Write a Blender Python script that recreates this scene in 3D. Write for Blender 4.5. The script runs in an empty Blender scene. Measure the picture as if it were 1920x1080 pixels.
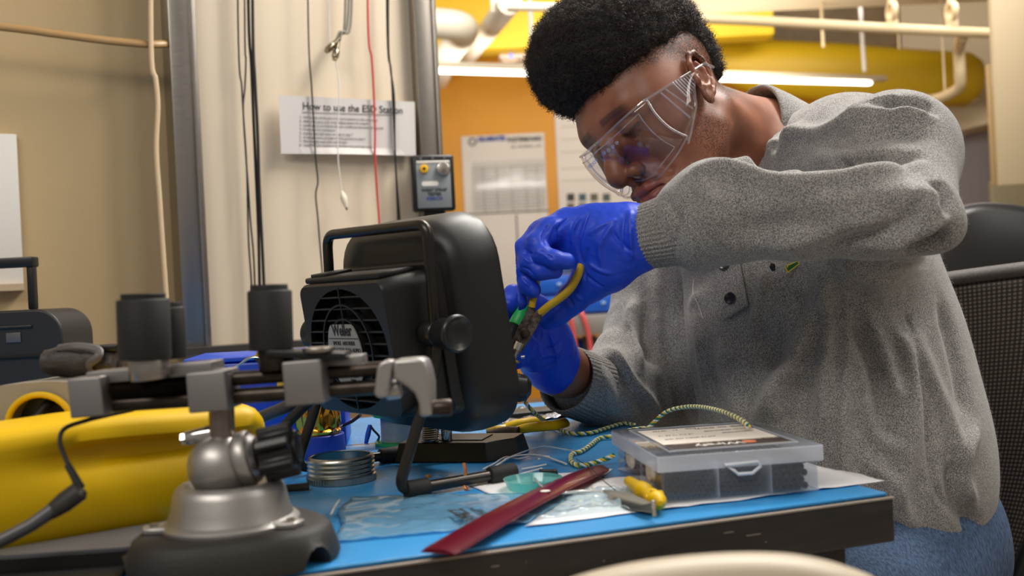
import bpy, bmesh, math, random
import numpy as np
from mathutils import Vector, Matrix, noise

random.seed(7)
SC = bpy.context.scene
COL = SC.collection

# ------------------------------------------------------------------ camera, world, lights, exposure
TABLE_Z = 0.75
CAM_Z = 0.93
FPX = 35.0 / 36.0 * 1920.0
ROLL = 0.05
cr, sr = math.cos(ROLL), math.sin(ROLL)
cam_d = bpy.data.cameras.new('camera')
cam = bpy.data.objects.new('camera', cam_d)
COL.objects.link(cam)
cam_d.lens = 35.0
cam_d.sensor_width = 36.0
cam_d.clip_start = 0.02
cam_d.dof.use_dof = True
cam_d.dof.focus_distance = 1.1
cam_d.dof.aperture_fstop = 5.6
cam.matrix_world = Matrix(((cr, sr, 0, 0), (0, 0, -1, 0), (-sr, cr, 0, CAM_Z), (0, 0, 0, 1)))
SC.camera = cam

w = bpy.data.worlds.new('room_ambience')
SC.world = w
w.use_nodes = True
w.node_tree.nodes['Background'].inputs[0].default_value = (1.0, 0.93, 0.84, 1)
w.node_tree.nodes['Background'].inputs[1].default_value = 0.24


def lamp(name, loc, target, size, energy, col=(1, 0.95, 0.88)):
    d = bpy.data.lights.new(name, 'AREA')
    d.shape = 'RECTANGLE'
    d.size, d.size_y = size
    d.energy = energy
    d.color = col
    o = bpy.data.objects.new(name, d)
    COL.objects.link(o)
    o.location = loc
    o.rotation_euler = (Vector(target) - Vector(loc)).to_track_quat('-Z', 'Y').to_euler()
    return o


lamp('ceiling_or_fill_lamp', (0.7, 1.75, 2.6), (0.4, 1.2, 0.6), (1.5, 0.4), 58)
lamp('ceiling_or_fill_lamp', (-1.0, -0.9, 2.7), (-0.1, 1.0, 0.8), (1.8, 0.5), 27)
lamp('ceiling_or_fill_lamp', (1.9, 0.6, 2.75), (1.0, 1.2, 0.5), (0.6, 2.4), 16)
lamp('ceiling_or_fill_lamp', (1.0, 4.2, 2.95), (1.0, 5.2, 0), (4.0, 1.2), 66)
lamp('ceiling_or_fill_lamp', (0.4, 6.0, 2.0), (0.4, 7.5, 3.0), (3.0, 0.3), 36)  # added unseen uplight, brightens the yellow ducts and far ceiling
lamp('ceiling_or_fill_lamp', (0.0, 3.4, 2.75), (-0.3, 6.0, 2.4), (1.4, 0.3), 22)  # unseen fill added to brighten the white bent duct
lamp('ceiling_or_fill_lamp', (2.3, 5.25, 2.9), (3.4, 7.9, 1.8), (1.4, 0.3), 24)  # unseen fill added for the tan bulkhead and partition at the right

SC.view_settings.view_transform = 'Standard'
SC.view_settings.look = 'None'
SC.view_settings.gamma = 1
SC.view_settings.use_curve_mapping = False
SC.view_settings.exposure = 0.2
SC.cycles.use_denoising = True
SC.cycles.max_bounces = 10
SC.cycles.transparent_max_bounces = 24
SC.cycles.caustics_reflective = False
SC.cycles.caustics_refractive = False
SC.cycles.sample_clamp_indirect = 6.0


# ------------------------------------------------------------------ measuring helpers
def P(px, py, Y):
    """world point seen at photograph pixel (px, py) at distance Y along the view"""
    u, v = (px - 960) / FPX, (540 - py) / FPX
    return Vector(((u * cr + v * sr) * Y, Y, CAM_Z + (-u * sr + v * cr) * Y))


def T(px, py, z=TABLE_Z):
    """world point at photograph pixel on the horizontal plane z"""
    u, v = (px - 960) / FPX, (540 - py) / FPX
    k = -u * sr + v * cr
    Y = (z - CAM_Z) / k
    return Vector(((u * cr + v * sr) * Y, Y, z))


# ------------------------------------------------------------------ materials
def lin(c):
    def f(x):
        x /= 255.0
        return x / 12.92 if x <= 0.04045 else ((x + 0.055) / 1.055) ** 2.4
    return (f(c[0]), f(c[1]), f(c[2]), 1)


MATS = {}


def mat(name, col, rough=0.5, metal=0.0, bump=None, var=None, spec=0.5, coat=0.0, alpha=1.0, emit=None, trans=0.0, sheen=0.0, stretch=(1, 1, 1), rvar=None):
    if name in MATS:
        return MATS[name]
    m = bpy.data.materials.new(name)
    m.use_nodes = True
    nt = m.node_tree
    b = nt.nodes['Principled BSDF']
    c = lin(col)
    b.inputs['Base Color'].default_value = c
    b.inputs['Roughness'].default_value = rough
    b.inputs['Metallic'].default_value = metal
    b.inputs['Specular IOR Level'].default_value = spec
    b.inputs['Coat Weight'].default_value = coat
    b.inputs['Coat Roughness'].default_value = 0.08
    b.inputs['Alpha'].default_value = alpha
    b.inputs['Transmission Weight'].default_value = trans
    b.inputs['Sheen Weight'].default_value = sheen
    if emit:
        b.inputs['Emission Color'].default_value = lin(emit[0])
        b.inputs['Emission Strength'].default_value = emit[1]
    tc = mp = None
    if bump or var or rvar:
        tc = nt.nodes.new('ShaderNodeTexCoord')
        mp = nt.nodes.new('ShaderNodeMapping')
        mp.inputs['Scale'].default_value = stretch
        nt.links.new(tc.outputs['Object'], mp.inputs['Vector'])
    if var:
        n = nt.nodes.new('ShaderNodeTexNoise')
        n.inputs['Scale'].default_value = var[0]
        n.inputs['Detail'].default_value = 5
        nt.links.new(mp.outputs[0], n.inputs['Vector'])
        r = nt.nodes.new('ShaderNodeValToRGB')
        r.color_ramp.elements[0].position = 0.35
        r.color_ramp.elements[1].position = 0.65
        a = var[1]
        c2 = lin(var[2]) if len(var) > 2 else tuple(x * (1 - a) for x in c[:3]) + (1,)
        r.color_ramp.elements[0].color = c2
        r.color_ramp.elements[1].color = c if len(var) > 2 else tuple(min(1, x * (1 + a)) for x in c[:3]) + (1,)
        nt.links.new(n.outputs['Fac'], r.inputs[0])
        nt.links.new(r.outputs[0], b.inputs['Base Color'])
    if rvar:
        n = nt.nodes.new('ShaderNodeTexNoise')
        n.inputs['Scale'].default_value = rvar[0]
        n.inputs['Detail'].default_value = 4
        nt.links.new(mp.outputs[0], n.inputs['Vector'])
        r = nt.nodes.new('ShaderNodeMapRange')
        r.inputs['To Min'].default_value = rvar[1]
        r.inputs['To Max'].default_value = rvar[2]
        nt.links.new(n.outputs['Fac'], r.inputs['Value'])
        nt.links.new(r.outputs[0], b.inputs['Roughness'])
    if bump:
        n = nt.nodes.new('ShaderNodeTexNoise')
        n.inputs['Scale'].default_value = bump[0]
        n.inputs['Detail'].default_value = 4
        nt.links.new(mp.outputs[0], n.inputs['Vector'])
        bp = nt.nodes.new('ShaderNodeBump')
        bp.inputs['Strength'].default_value = bump[1]
        bp.inputs['Distance'].default_value = bump[2] if len(bump) > 2 else 0.001
        nt.links.new(n.outputs['Fac'], bp.inputs['Height'])
        nt.links.new(bp.outputs[0], b.inputs['Normal'])
    MATS[name] = m
    return m


def clear_mat(name, tint=(255, 255, 255), gloss=0.12, rough=0.03, ior=1.45, haze=0.0, hazecol=(230, 235, 240)):
    """thin clear plastic: light passes straight through, surface reflects by fresnel, optional milky diffuse"""
    m = bpy.data.materials.new(name)
    m.use_nodes = True
    nt = m.node_tree
    nt.nodes.remove(nt.nodes['Principled BSDF'])
    out = nt.nodes['Material Output']
    t = nt.nodes.new('ShaderNodeBsdfTransparent')
    t.inputs[0].default_value = lin(tint)
    g = nt.nodes.new('ShaderNodeBsdfGlossy')
    g.inputs['Roughness'].default_value = rough
    fr = nt.nodes.new('ShaderNodeFresnel')
    fr.inputs[0].default_value = ior
    ad = nt.nodes.new('ShaderNodeMath')
    ad.operation = 'ADD'
    ad.inputs[1].default_value = gloss * 0.08
    nt.links.new(fr.outputs[0], ad.inputs[0])
    mx = nt.nodes.new('ShaderNodeMixShader')
    # reflect on the outer faces only
    ge = nt.nodes.new('ShaderNodeNewGeometry')
    inv_ = nt.nodes.new('ShaderNodeMath')
    inv_.operation = 'SUBTRACT'
    inv_.inputs[0].default_value = 1.0
    nt.links.new(ge.outputs['Backfacing'], inv_.inputs[1])
    ml = nt.nodes.new('ShaderNodeMath')
    ml.operation = 'MULTIPLY'
    ml.use_clamp = True
    nt.links.new(ad.outputs[0], ml.inputs[0])
    nt.links.new(inv_.outputs[0], ml.inputs[1])
    nt.links.new(ml.outputs[0], mx.inputs[0])
    last = t
    if haze > 0:
        d = nt.nodes.new('ShaderNodeBsdfDiffuse')
        d.inputs[0].default_value = lin(hazecol)
        tr = nt.nodes.new('ShaderNodeBsdfTranslucent')
        tr.inputs[0].default_value = lin(hazecol)
        m0 = nt.nodes.new('ShaderNodeMixShader')
        m0.inputs[0].default_value = 0.5
        nt.links.new(d.outputs[0], m0.inputs[1])
        nt.links.new(tr.outputs[0], m0.inputs[2])
        m1 = nt.nodes.new('ShaderNodeMixShader')
        m1.inputs[0].default_value = haze
        nt.links.new(t.outputs[0], m1.inputs[1])
        nt.links.new(m0.outputs[0], m1.inputs[2])
        last = m1
    nt.links.new(last.outputs[0], mx.inputs[1])
    nt.links.new(g.outputs[0], mx.inputs[2])
    nt.links.new(mx.outputs[0], out.inputs[0])
    MATS[name] = m
    return m


# ------------------------------------------------------------------ object bookkeeping
FR = {}


def thing(name, label, cat, frame, group=None):
    """an Empty at the thing's base; frame = Matrix or location"""
    o = bpy.data.objects.new(name, None)
    o.empty_display_size = 0.02
    COL.objects.link(o)
    M = frame if isinstance(frame, Matrix) else Matrix.Translation(Vector(frame))
    o.matrix_world = M
    FR[o.name] = M.copy()
    o['label'] = label
    o['category'] = cat
    if group:
        o['group'] = group
    return o


def tag(o, label, cat, group=None, kind=None):
    o['label'] = label
    o['category'] = cat
    if group:
        o['group'] = group
    if kind:
        o['kind'] = kind
    return o


def struct(o):
    o['kind'] = 'structure'
    return o


def frame(o, x, y=None, z=None):
    """4x4 from origin and axis directions (x, z given -> y computed)"""
    x = Vector(x).normalized()
    z = Vector(z) if z is not None else Vector((0, 0, 1))
    z = (z - x * z.dot(x)).normalized()
    y = z.cross(x)
    M = Matrix((x, y, z)).transposed().to_4x4()
    M.translation = Vector(o)
    return M


def zframe(o, z, xh=(1, 0, 0)):
    z = Vector(z).normalized()
    x = Vector(xh)
    if abs(x.normalized().dot(z)) > 0.98:
        x = Vector((0, 1, 0))
    x = (x - z * x.dot(z)).normalized()
    y = z.cross(x)
    M = Matrix((x, y, z)).transposed().to_4x4()
    M.translation = Vector(o)
    return M


def spline(pts, n=8, closed=False):
    """Catmull-Rom through pts"""
    pts = [Vector(p) for p in pts]
    out = []
    N = len(pts)
    rng = N if closed else N - 1
    for i in range(rng):
        p0 = pts[(i - 1) % N] if (closed or i > 0) else pts[0]
        p1, p2 = pts[i], pts[(i + 1) % N]
        p3 = pts[(i + 2) % N] if (closed or i + 2 < N) else pts[-1]
        for k in range(n):
            t = k / n
            out.append(0.5 * ((2 * p1) + (p2 - p0) * t + (2 * p0 - 5 * p1 + 4 * p2 - p3) * t * t + (3 * p1 - p0 - 3 * p2 + p3) * t ** 3))
    if not closed:
        out.append(pts[-1])
    return out


class B:
    """collects shapes, links them as one mesh object"""

    def __init__(s):
        s.v, s.f, s.uv = [], [], None

    def add(s, vs, fs, M=None):
        k = len(s.v)
        s.v += [(M @ Vector(v)) if M is not None else Vector(v) for v in vs]
        s.f += [tuple(i + k for i in f) for f in fs]
        return s

    def box(s, c, size, M=None, bev=0.0, seg=2, taper=1.0):
        bm = bmesh.new()
        bmesh.ops.create_cube(bm, size=1)
        for v in bm.verts:
            tp = taper if v.co.z > 0 else 1.0
            v.co = Vector((v.co.x * size[0] * tp + c[0], v.co.y * size[1] * tp + c[1], v.co.z * size[2] + c[2]))
        if bev > 0:
            bmesh.ops.bevel(bm, geom=bm.edges[:], offset=bev, segments=seg, profile=0.5, affect='EDGES')
        bm.verts.index_update()
        s.add([v.co.copy() for v in bm.verts], [[v.index for v in f.verts] for f in bm.faces], M)
        bm.free()
        return s

    def cyl(s, p0, p1, r0, r1=None, seg=24, M=None, bev=0.0):
        r1 = r0 if r1 is None else r1
        p0, p1 = Vector(p0), Vector(p1)
        L = (p1 - p0).length
        Z = zframe(p0, p1 - p0)
        if bev > 0:
            prof = [(0, 0), (r0 - bev, 0), (r0 - bev * 0.3, bev * 0.3), (r0, bev), (r1, L - bev), (r1 - bev * 0.3, L - bev * 0.3), (r1 - bev, L), (0, L)]
        else:
            prof = [(0, 0), (r0, 0), (r1, L), (0, L)]
        return s.lathe(prof, (M @ Z) if M is not None else Z, seg)

    def lathe(s, prof, M=None, seg=32, a0=0.0, a1=2 * math.pi):
        vs, fs = [], []
        full = abs(a1 - a0 - 2 * math.pi) < 1e-6
        n = seg if full else seg + 1
        idx = []
        for r, z in prof:
            if r < 1e-7:
                vs.append((0, 0, z))
                idx.append([len(vs) - 1] * n)
            else:
                row = []
                for k in range(n):
                    a = a0 + (a1 - a0) * k / seg
                    vs.append((r * math.cos(a), r * math.sin(a), z))
                    row.append(len(vs) - 1)
                idx.append(row)
        for a, b_ in zip(idx[:-1], idx[1:]):
            for k in range(seg):
                k2 = (k + 1) % n
                q = [a[k], a[k2], b_[k2], b_[k]]
                q2 = []
                for t in q:
                    if t not in q2:
                        q2.append(t)
                if len(q2) >= 3:
                    fs.append(q2)
        return s.add(vs, fs, M)

    def tube(s, pts, r, seg=10, closed=False, M=None, cap=True, flat=None):
        pts = [Vector(p) for p in pts]
        N = len(pts)
        rs = r if isinstance(r, (list, tuple)) else [r] * N
        if len(rs) != N:
            rs = [rs[min(len(rs) - 1, int(i * len(rs) / N))] for i in range(N)]
        tang = []
        for i in range(N):
            a = pts[(i - 1) % N] if (closed or i > 0) else pts[0]
            b_ = pts[(i + 1) % N] if (closed or i < N - 1) else pts[-1]
            t = (b_ - a)
            tang.append(t.normalized() if t.length > 1e-9 else Vector((0, 0, 1)))
        nrm = tang[0].orthogonal().normalized()
        vs, fs = [], []
        for i in range(N):
            nrm = (nrm - tang[i] * nrm.dot(tang[i]))
            nrm = nrm.normalized() if nrm.length > 1e-6 else tang[i].orthogonal().normalized()
            bn = tang[i].cross(nrm)
            for k in range(seg):
                a = 2 * math.pi * k / seg
                vs.append(pts[i] + (nrm * math.cos(a) + bn * math.sin(a) * (flat or 1.0)) * rs[i])
        rng = N if closed else N - 1
        for i in range(rng):
            j = (i + 1) % N
            for k in range(seg):
                k2 = (k + 1) % seg
                fs.append([i * seg + k, i * seg + k2, j * seg + k2, j * seg + k])
        if not closed and cap:
            fs.append(list(range(seg))[::-1])
            fs.append([(N - 1) * seg + k for k in range(seg)])
        return s.add(vs, fs, M)

    def prism(s, poly, h, M=None, z0=0.0, holes=None, inset=0.0):
        """2D outline extruded along local z"""
        n = len(poly)
        vs = [(p[0], p[1], z0) for p in poly] + [(p[0], p[1], z0 + h) for p in poly]
        area = sum(poly[i][0] * poly[(i + 1) % n][1] - poly[(i + 1) % n][0] * poly[i][1] for i in range(n))
        fs = [list(range(n))[::-1], [n + i for i in range(n)]] + [[i, (i + 1) % n, n + (i + 1) % n, n + i] for i in range(n)]
        if area < 0:
            fs = [f[::-1] for f in fs]
        return s.add(vs, fs, M)

    def sphere(s, c, r, seg=20, M=None, sc=(1, 1, 1)):
        vs, fs = [], []
        rings = seg // 2
        prof = [(math.sin(math.pi * i / rings), -math.cos(math.pi * i / rings)) for i in range(rings + 1)]
        prof[0] = (0, -1)
        prof[-1] = (0, 1)
        Q = Matrix.Translation(Vector(c)) @ Matrix.Diagonal((r * sc[0], r * sc[1], r * sc[2], 1))
        return s.lathe(prof, (M @ Q) if M is not None else Q, seg)

    def loft(s, rings, M=None, cap=True):
        n = len(rings[0])
        vs = [p for R_ in rings for p in R_]
        fs = []
        for i in range(len(rings) - 1):
            for k in range(n):
                k2 = (k + 1) % n
                fs.append([i * n + k, i * n + k2, (i + 1) * n + k2, (i + 1) * n + k])
        if cap:
            fs.append(list(range(n))[::-1])
            fs.append([(len(rings) - 1) * n + k for k in range(n)])
        return s.add(vs, fs, M)

    def out(s, name, material, parent=None, world=False, smooth=True, angle=35, bevel=0.0, bseg=2, fix=True):
        me = bpy.data.meshes.new(name)
        vs = s.v
        org = Vector((0, 0, 0))
        if parent is not None:
            if world:
                inv = FR[parent.name].inverted()
                vs = [inv @ v for v in vs]
        else:
            xs = [v.x for v in vs]; ys = [v.y for v in vs]; zs = [v.z for v in vs]
            org = Vector(((min(xs) + max(xs)) / 2, (min(ys) + max(ys)) / 2, min(zs)))
            vs = [v - org for v in vs]
        me.from_pydata([tuple(v) for v in vs], [], s.f)
        me.update()
        if fix:
            bm = bmesh.new()
            bm.from_mesh(me)
            bmesh.ops.recalc_face_normals(bm, faces=bm.faces)
            bm.to_mesh(me)
            bm.free()
        me.materials.append(material)
        if smooth:
            me.shade_smooth()
            try:
                me.set_sharp_from_angle(angle=math.radians(angle))
            except Exception:
                pass
        o = bpy.data.objects.new(name, me)
        COL.objects.link(o)
        if parent is not None:
            o.parent = parent
            FR[o.name] = FR[parent.name]
        else:
            o.location = org
            FR[o.name] = Matrix.Translation(org)
        if bevel > 0:
            md = o.modifiers.new('bevel', 'BEVEL')
            md.width = bevel
            md.segments = bseg
            md.limit_method = 'ANGLE'
            md.angle_limit = math.radians(40)
        return o


def child_frame(o, parent):
    """a part with sub-parts keeps the identity frame of its thing"""
    FR[o.name] = FR[parent.name]
    return o


def text_mesh(body, size, M, material, name, parent, depth=0.0002, align='LEFT', sx=1.0, shear=0.0, bold=0.0, world=True):
    c = bpy.data.curves.new(name, 'FONT')
    c.body = body
    c.size = size
    c.align_x = align
    c.align_y = 'CENTER'
    c.extrude = depth
    c.shear = shear
    c.offset = bold
    c.resolution_u = 3
    t = bpy.data.objects.new(name + '_t', c)
    COL.objects.link(t)
    dg = bpy.context.evaluated_depsgraph_get()
    dg.update()
    me = bpy.data.meshes.new_from_object(t.evaluated_get(dg))
    bpy.data.objects.remove(t)
    bpy.data.curves.remove(c)
    S = Matrix.Diagonal((sx, 1, 1, 1))
    Q = M @ S
    if world and parent is not None:
        Q = FR[parent.name].inverted() @ Q
    me.transform(Q)
    me.materials.clear()
    me.materials.append(material)
    o = bpy.data.objects.new(name, me)
    COL.objects.link(o)
    if parent is not None:
        o.parent = parent
        FR[o.name] = FR[parent.name]
    return o


def join_meshes(objs, name):
    """merge freshly built lettering meshes into the first"""
    b = bmesh.new()
    for o in objs:
        b.from_mesh(o.data)
    me = objs[0].data
    b.to_mesh(me)
    b.free()
    for o in objs[1:]:
        bpy.data.objects.remove(o)
    objs[0].name = name
    FR[objs[0].name] = FR.get(objs[0].name, Matrix.Identity(4))
    return objs[0]


def rrect(w_, h_, r, n=6, cx=0.0, cy=0.0):
    pts = []
    for (sx, sy, a0) in ((1, 1, 0), (-1, 1, 90), (-1, -1, 180), (1, -1, 270)):
        for k in range(n + 1):
            a = math.radians(a0 + 90 * k / n)
            pts.append((cx + sx * (w_ / 2 - r) + r * math.cos(a), cy + sy * (h_ / 2 - r) + r * math.sin(a)))
    return pts


# ------------------------------------------------------------------ palette
blk = mat('black_plastic', (16, 15, 15), 0.38, bump=(900, 0.15, 0.0004), spec=0.5)
blk_s = mat('black_satin', (17, 16, 16), 0.42, bump=(1200, 0.1, 0.0003), spec=0.5)
blk_rub = mat('black_rubber', (24, 22, 21), 0.7, bump=(500, 0.2))
blk_deep = mat('dark_void', (6, 6, 7), 0.8)
steel = mat('brushed_steel', (165, 158, 150), 0.3, 1.0, bump=(60, 0.12), stretch=(1, 1, 12), rvar=(40, 0.22, 0.42))
alu = mat('cast_aluminium', (176, 172, 168), 0.42, 0.85, bump=(700, 0.2, 0.0004))
alu_mat = mat('matt_aluminium', (150, 146, 145), 0.45, 0.8, bump=(900, 0.1, 0.0003))
chrome = mat('chrome', (200, 198, 195), 0.14, 1.0)
dk_steel = mat('dark_steel', (70, 62, 56), 0.38, 0.9, var=(60, 0.25))
yel = mat('yellow_plastic', (218, 176, 2), 0.45, spec=0.3)
yel_tool = mat('yellow_grip', (205, 168, 28), 0.5, bump=(700, 0.15), var=(30, 0.12))
blue_pl = mat('blue_plastic', (18, 62, 176), 0.35)
white_pl = mat('white_plastic', (225, 220, 212), 0.4)
cream = mat('cream_paint', (222, 207, 184), 0.45, bump=(300, 0.05))
paper = mat('white_paper', (206, 200, 196), 0.8, bump=(40, 0.1))
ink = mat('black_ink', (30, 30, 34), 0.7)
ink_g = mat('grey_ink', (105, 103, 108), 0.8)
ink_b = mat('blue_ink', (40, 60, 140), 0.7)
# ------------------------------------------------------------------ the room
tiles = mat('floor_tiles', (150, 142, 130), 0.45, var=(3, 0.08), bump=(8, 0.05))
orange = mat('orange_paint', (204, 138, 0), 0.55, bump=(120, 0.05), var=(1.5, 0.05))
yellow_paint = mat('yellow_paint', (232, 188, 30), 0.5, bump=(120, 0.03), var=(2, 0.04))
tan_paint = mat('tan_paint', (196, 176, 142), 0.55, bump=(100, 0.05))
deck = mat('metal_deck', (128, 108, 78), 0.6, bump=(30, 0.3), var=(4, 0.2))

struct(B().box((1.5, 4.0, -0.05), (14, 13, 0.1)).out('floor', tiles))
struct(B().box((0.9, 8.4, 1.7), (7.4, 0.2, 3.6)).out('wall_back', orange))
# open metal-deck ceiling with joists in its mesh
cb = B().box((1.5, 6.4, 3.55), (8.6, 5.6, 0.1))
for i in range(14):
    cb.box((1.5, 3.9 + i * 0.36, 3.46), (8.6, 0.12, 0.09))
struct(cb.out('ceiling', deck))
# wall to the right, tan
struct(B().box((5.2, 5.5, 1.7), (0.2, 6.0, 3.6)).out('wall_right', tan_paint))

# the near wall of the bench, receding to the right
wd = Vector((0.891, 0.454, 0)).normalized()
wn = Vector((wd.y, -wd.x, 0))            # towards the camera
WA = Vector((-0.431, 1.92, 0))
def WP(s, z, off=0.0):
    return WA + wd * s + wn * off + Vector((0, 0, z))
def wall_s(px, py=300):
    """distance along the bench wall of a pixel column"""
    u, v = (px - 960) / FPX, (540 - py) / FPX
    x = u * cr + v * sr
    return (x * WA.y - WA.x) / (wd.x - x * wd.y)
def wall_pt(px, py, off=0.0):
    u, v = (px - 960) / FPX, (540 - py) / FPX
    x, k = u * cr + v * sr, -u * sr + v * cr
    O = WA + wn * off
    s = (x * O.y - O.x) / (wd.x - x * wd.y)
    p = O + wd * s
    return Vector((p.x, p.y, CAM_Z + k * p.y))
WM = frame(WA, wd, z=(0, 0, 1))          # x along wall, y away from camera, z up
s1, s2 = wall_s(360, 300), wall_s(797, 290)
panel_m = mat('cream_panel', (226, 209, 184), 0.38, bump=(15, 0.03), var=(2.5, 0.02))
gloss_beige = mat('glossy_beige_laminate', (192, 167, 126), 0.2, var=(1.2, 0.05), coat=0.3)
struct(B().box(((s1 + s2) / 2, 0.03, 1.53), (s2 - s1 + 0.02, 0.04, 1.42), WM).out('wall_bench', panel_m))
struct(B().box((s1 - 0.82, 0.09, 1.4), (1.72, 0.05, 1.9), WM).out('wall_left', gloss_beige))
# steel posts
for (a, b_, nm) in ((312, 364, 'trim_1'), (771, 812, 'trim_2')):
    sa, sb = wall_s(a, 40), wall_s(b_, 40)
    wdt = sb - sa
    pb = B()
    pb.box(((sa + sb) / 2, 0.03, 1.45), (wdt, 0.10, 1.9), WM, bev=0.003)
    pb.box((sb - wdt * 0.2, -0.022, 1.45), (wdt * 0.08, 0.006, 1.9), WM)
    struct(pb.out(nm, steel))
# white board edge at far left, on the left wall
wl = B()
wl.box((s1 - 0.36 - 0.35, 0.055, 1.28), (0.55, 0.012, 0.42), WM, bev=0.002)
o = thing('whiteboard', 'white board at the far left, hung on the glossy beige wall', 'whiteboard', WP(s1 - 0.7, 1.05, -0.06))
wl2 = B().box((wall_s(34, 300) - 0.3, 0.055, 1.11), (0.6, 0.014, 0.27), WM, bev=0.002)
wl2.out('board', white_pl, o, world=True)
B().box((wall_s(34, 300) - 0.3, 0.05, 0.975), (0.6, 0.03, 0.012), WM).out('ledge', mat('beige_ledge', (190, 168, 138), 0.4), o, world=True)

# sagging tan cable duct across the left wall
pts = [wall_pt(-500, -6, 0.02), wall_pt(0, 50, 0.02), wall_pt(100, 63, 0.02), wall_pt(200, 76, 0.02), wall_pt(285, 83, 0.02), wall_pt(322, 80, 0.0)]
tag(B().tube(spline(pts, 8), 0.009, 12, flat=0.7).out('cable_duct', mat('tan_hose', (160, 126, 82), 0.4, var=(3, 0.05))), 'thick tan hose sagging across the beige wall at the left', 'hose')

def wall_cable(name, label, pix, r, m, off=0.012, cat='cable', group=None, parent=None):
    pts = [wall_pt(x, y if y > -15 else -330, off) for x, y in pix]
    b = B().tube(spline(pts, 6), r, 8)
    o = b.out(name, m, parent, world=parent is not None)
    if parent is None:
        tag(o, label, cat, group)
    return o
blk_cable = mat('black_cable', (28, 27, 27), 0.45)
cream_cable = mat('cream_cable', (212, 186, 150), 0.5)
wall_cable('cable', 'cream cable hanging down in front of the glossy beige wall', [(283, -20), (283, 80), (292, 150), (296, 200), (293, 280), (299, 370), (305, 460), (312, 560)], 0.0045, cream_cable, off=0.03)
wall_cable('cable', 'thin black cable at the left edge of the cable bundle', [(442, -20), (447, 80), (453, 160), (456, 210), (462, 300), (464, 370), (466, 450), (472, 540), (476, 640)], 0.0017, blk_cable)
wall_cable('cable', 'thin black cable crossing its left neighbour in the bundle', [(457, -20), (459, 60), (461, 110), (459, 165), (456, 205), (461, 290), (466, 360), (470, 420), (476, 490), (481, 640)], 0.0017, blk_cable, off=0.016)
wall_cable('cable', 'thick black cable, third from the left in the bundle', [(460, -20), (466, 30), (471, 120), (476, 240), (480, 330), (484, 420), (486, 500), (489, 640)], 0.0028, blk_cable, off=0.013)
wall_cable('cable', 'thick black cable, rightmost of the bundle left of the notice', [(471, -20), (474, 50), (478, 150), (483, 250), (486, 350), (491, 450), (495, 540), (498, 650)], 0.003, blk_cable, off=0.019)
wall_cable('cable', 'wavy single black wire hanging over the left of the notice', [(575, -20), (578, 50), (584, 160), (588, 230), (592, 300), (596, 340), (592, 365), (596, 410), (600, 460), (606, 530)], 0.0016, blk_cable, off=0.018)
wall_cable('cable', 'red wire hanging in front of the notice', [(686, -20), (690, 40), (697, 110), (701, 180), (703, 250), (703, 290), (707, 360), (710, 400), (713, 440)], 0.0021, mat('red_cable', (200, 58, 48), 0.45), off=0.02)
wall_cable('cable', 'left one of the two black wires crossing the notice right end', [(722, -20), (726, 60), (733, 130), (737, 200), (741, 290), (744, 360), (747, 430)], 0.0018, blk_cable, off=0.016)
wall_cable('cable', 'right one of the two black wires crossing the notice right end', [(729, -20), (728, 40), (731, 120), (739, 180), (740, 260), (743, 330), (748, 390), (752, 440)], 0.0018, blk_cable, off=0.021)

# grey coax leads ending in metal connectors
cx = thing('coax_leads', 'bundle of grey leads with metal connectors hanging above the notice', 'cable', wall_pt(640, 60, 0.02))
grey_cable = mat('grey_cable', (140, 136, 124), 0.5)
for k, (x0, x1) in enumerate(((650, 634), (656, 632), (662, 638))):
    wall_cable('lead', '', [(x0, -20), (x0 - 3, 25), (x1 + 4, 60), (x1 - 4, 85)], 0.0024, grey_cable, off=0.02 + k * 0.003, parent=cx)
for k, (x, y, xx, yy) in enumerate(((636, 72, 614, 94), (634, 80, 628, 108))):
    a, b_ = wall_pt(x, y, 0.026 + k * .004), wall_pt(xx, yy, 0.03 + k * .006)
    bb = B().cyl(a, a.lerp(b_, 0.6), 0.004, 0.005)
    bb.cyl(a.lerp(b_, 0.55), b_ , 0.0068, seg=20, bev=0.001)
    bb.cyl(b_, b_ + (b_ - a).normalized() * 0.005, 0.0045)
    bb.out('connector', mat('nickel', (150, 138, 118), 0.25, 1.0), cx, world=True)
# white lead with clip
wc = thing('clip_lead', 'thin white lead with a white alligator clip hanging below the notice', 'cable', wall_pt(645, 390, 0.02))
wall_cable('lead', '', [(614, -20), (617, 40), (624, 90), (634, 140), (636, 190), (633, 240), (634, 300), (639, 345), (641, 362)], 0.0012, white_pl, off=0.03, parent=wc)
a, b_ = wall_pt(641, 358, 0.03), wall_pt(650, 392, 0.03)
B().tube([a, a.lerp(b_, .15), a.lerp(b_, .35), a.lerp(b_, .6), a.lerp(b_, .92)], [0.0025, 0.0045, 0.0072, 0.0065, 0.0035], 12, flat=0.7).out('clip', mat('ivory_rubber', (222, 212, 190), 0.5), wc, world=True)
B().tube([a.lerp(b_, .9), a.lerp(b_, 1.05)], [0.0022, 0.0016], 8).out('jaw', dk_steel, wc, world=True)

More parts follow.
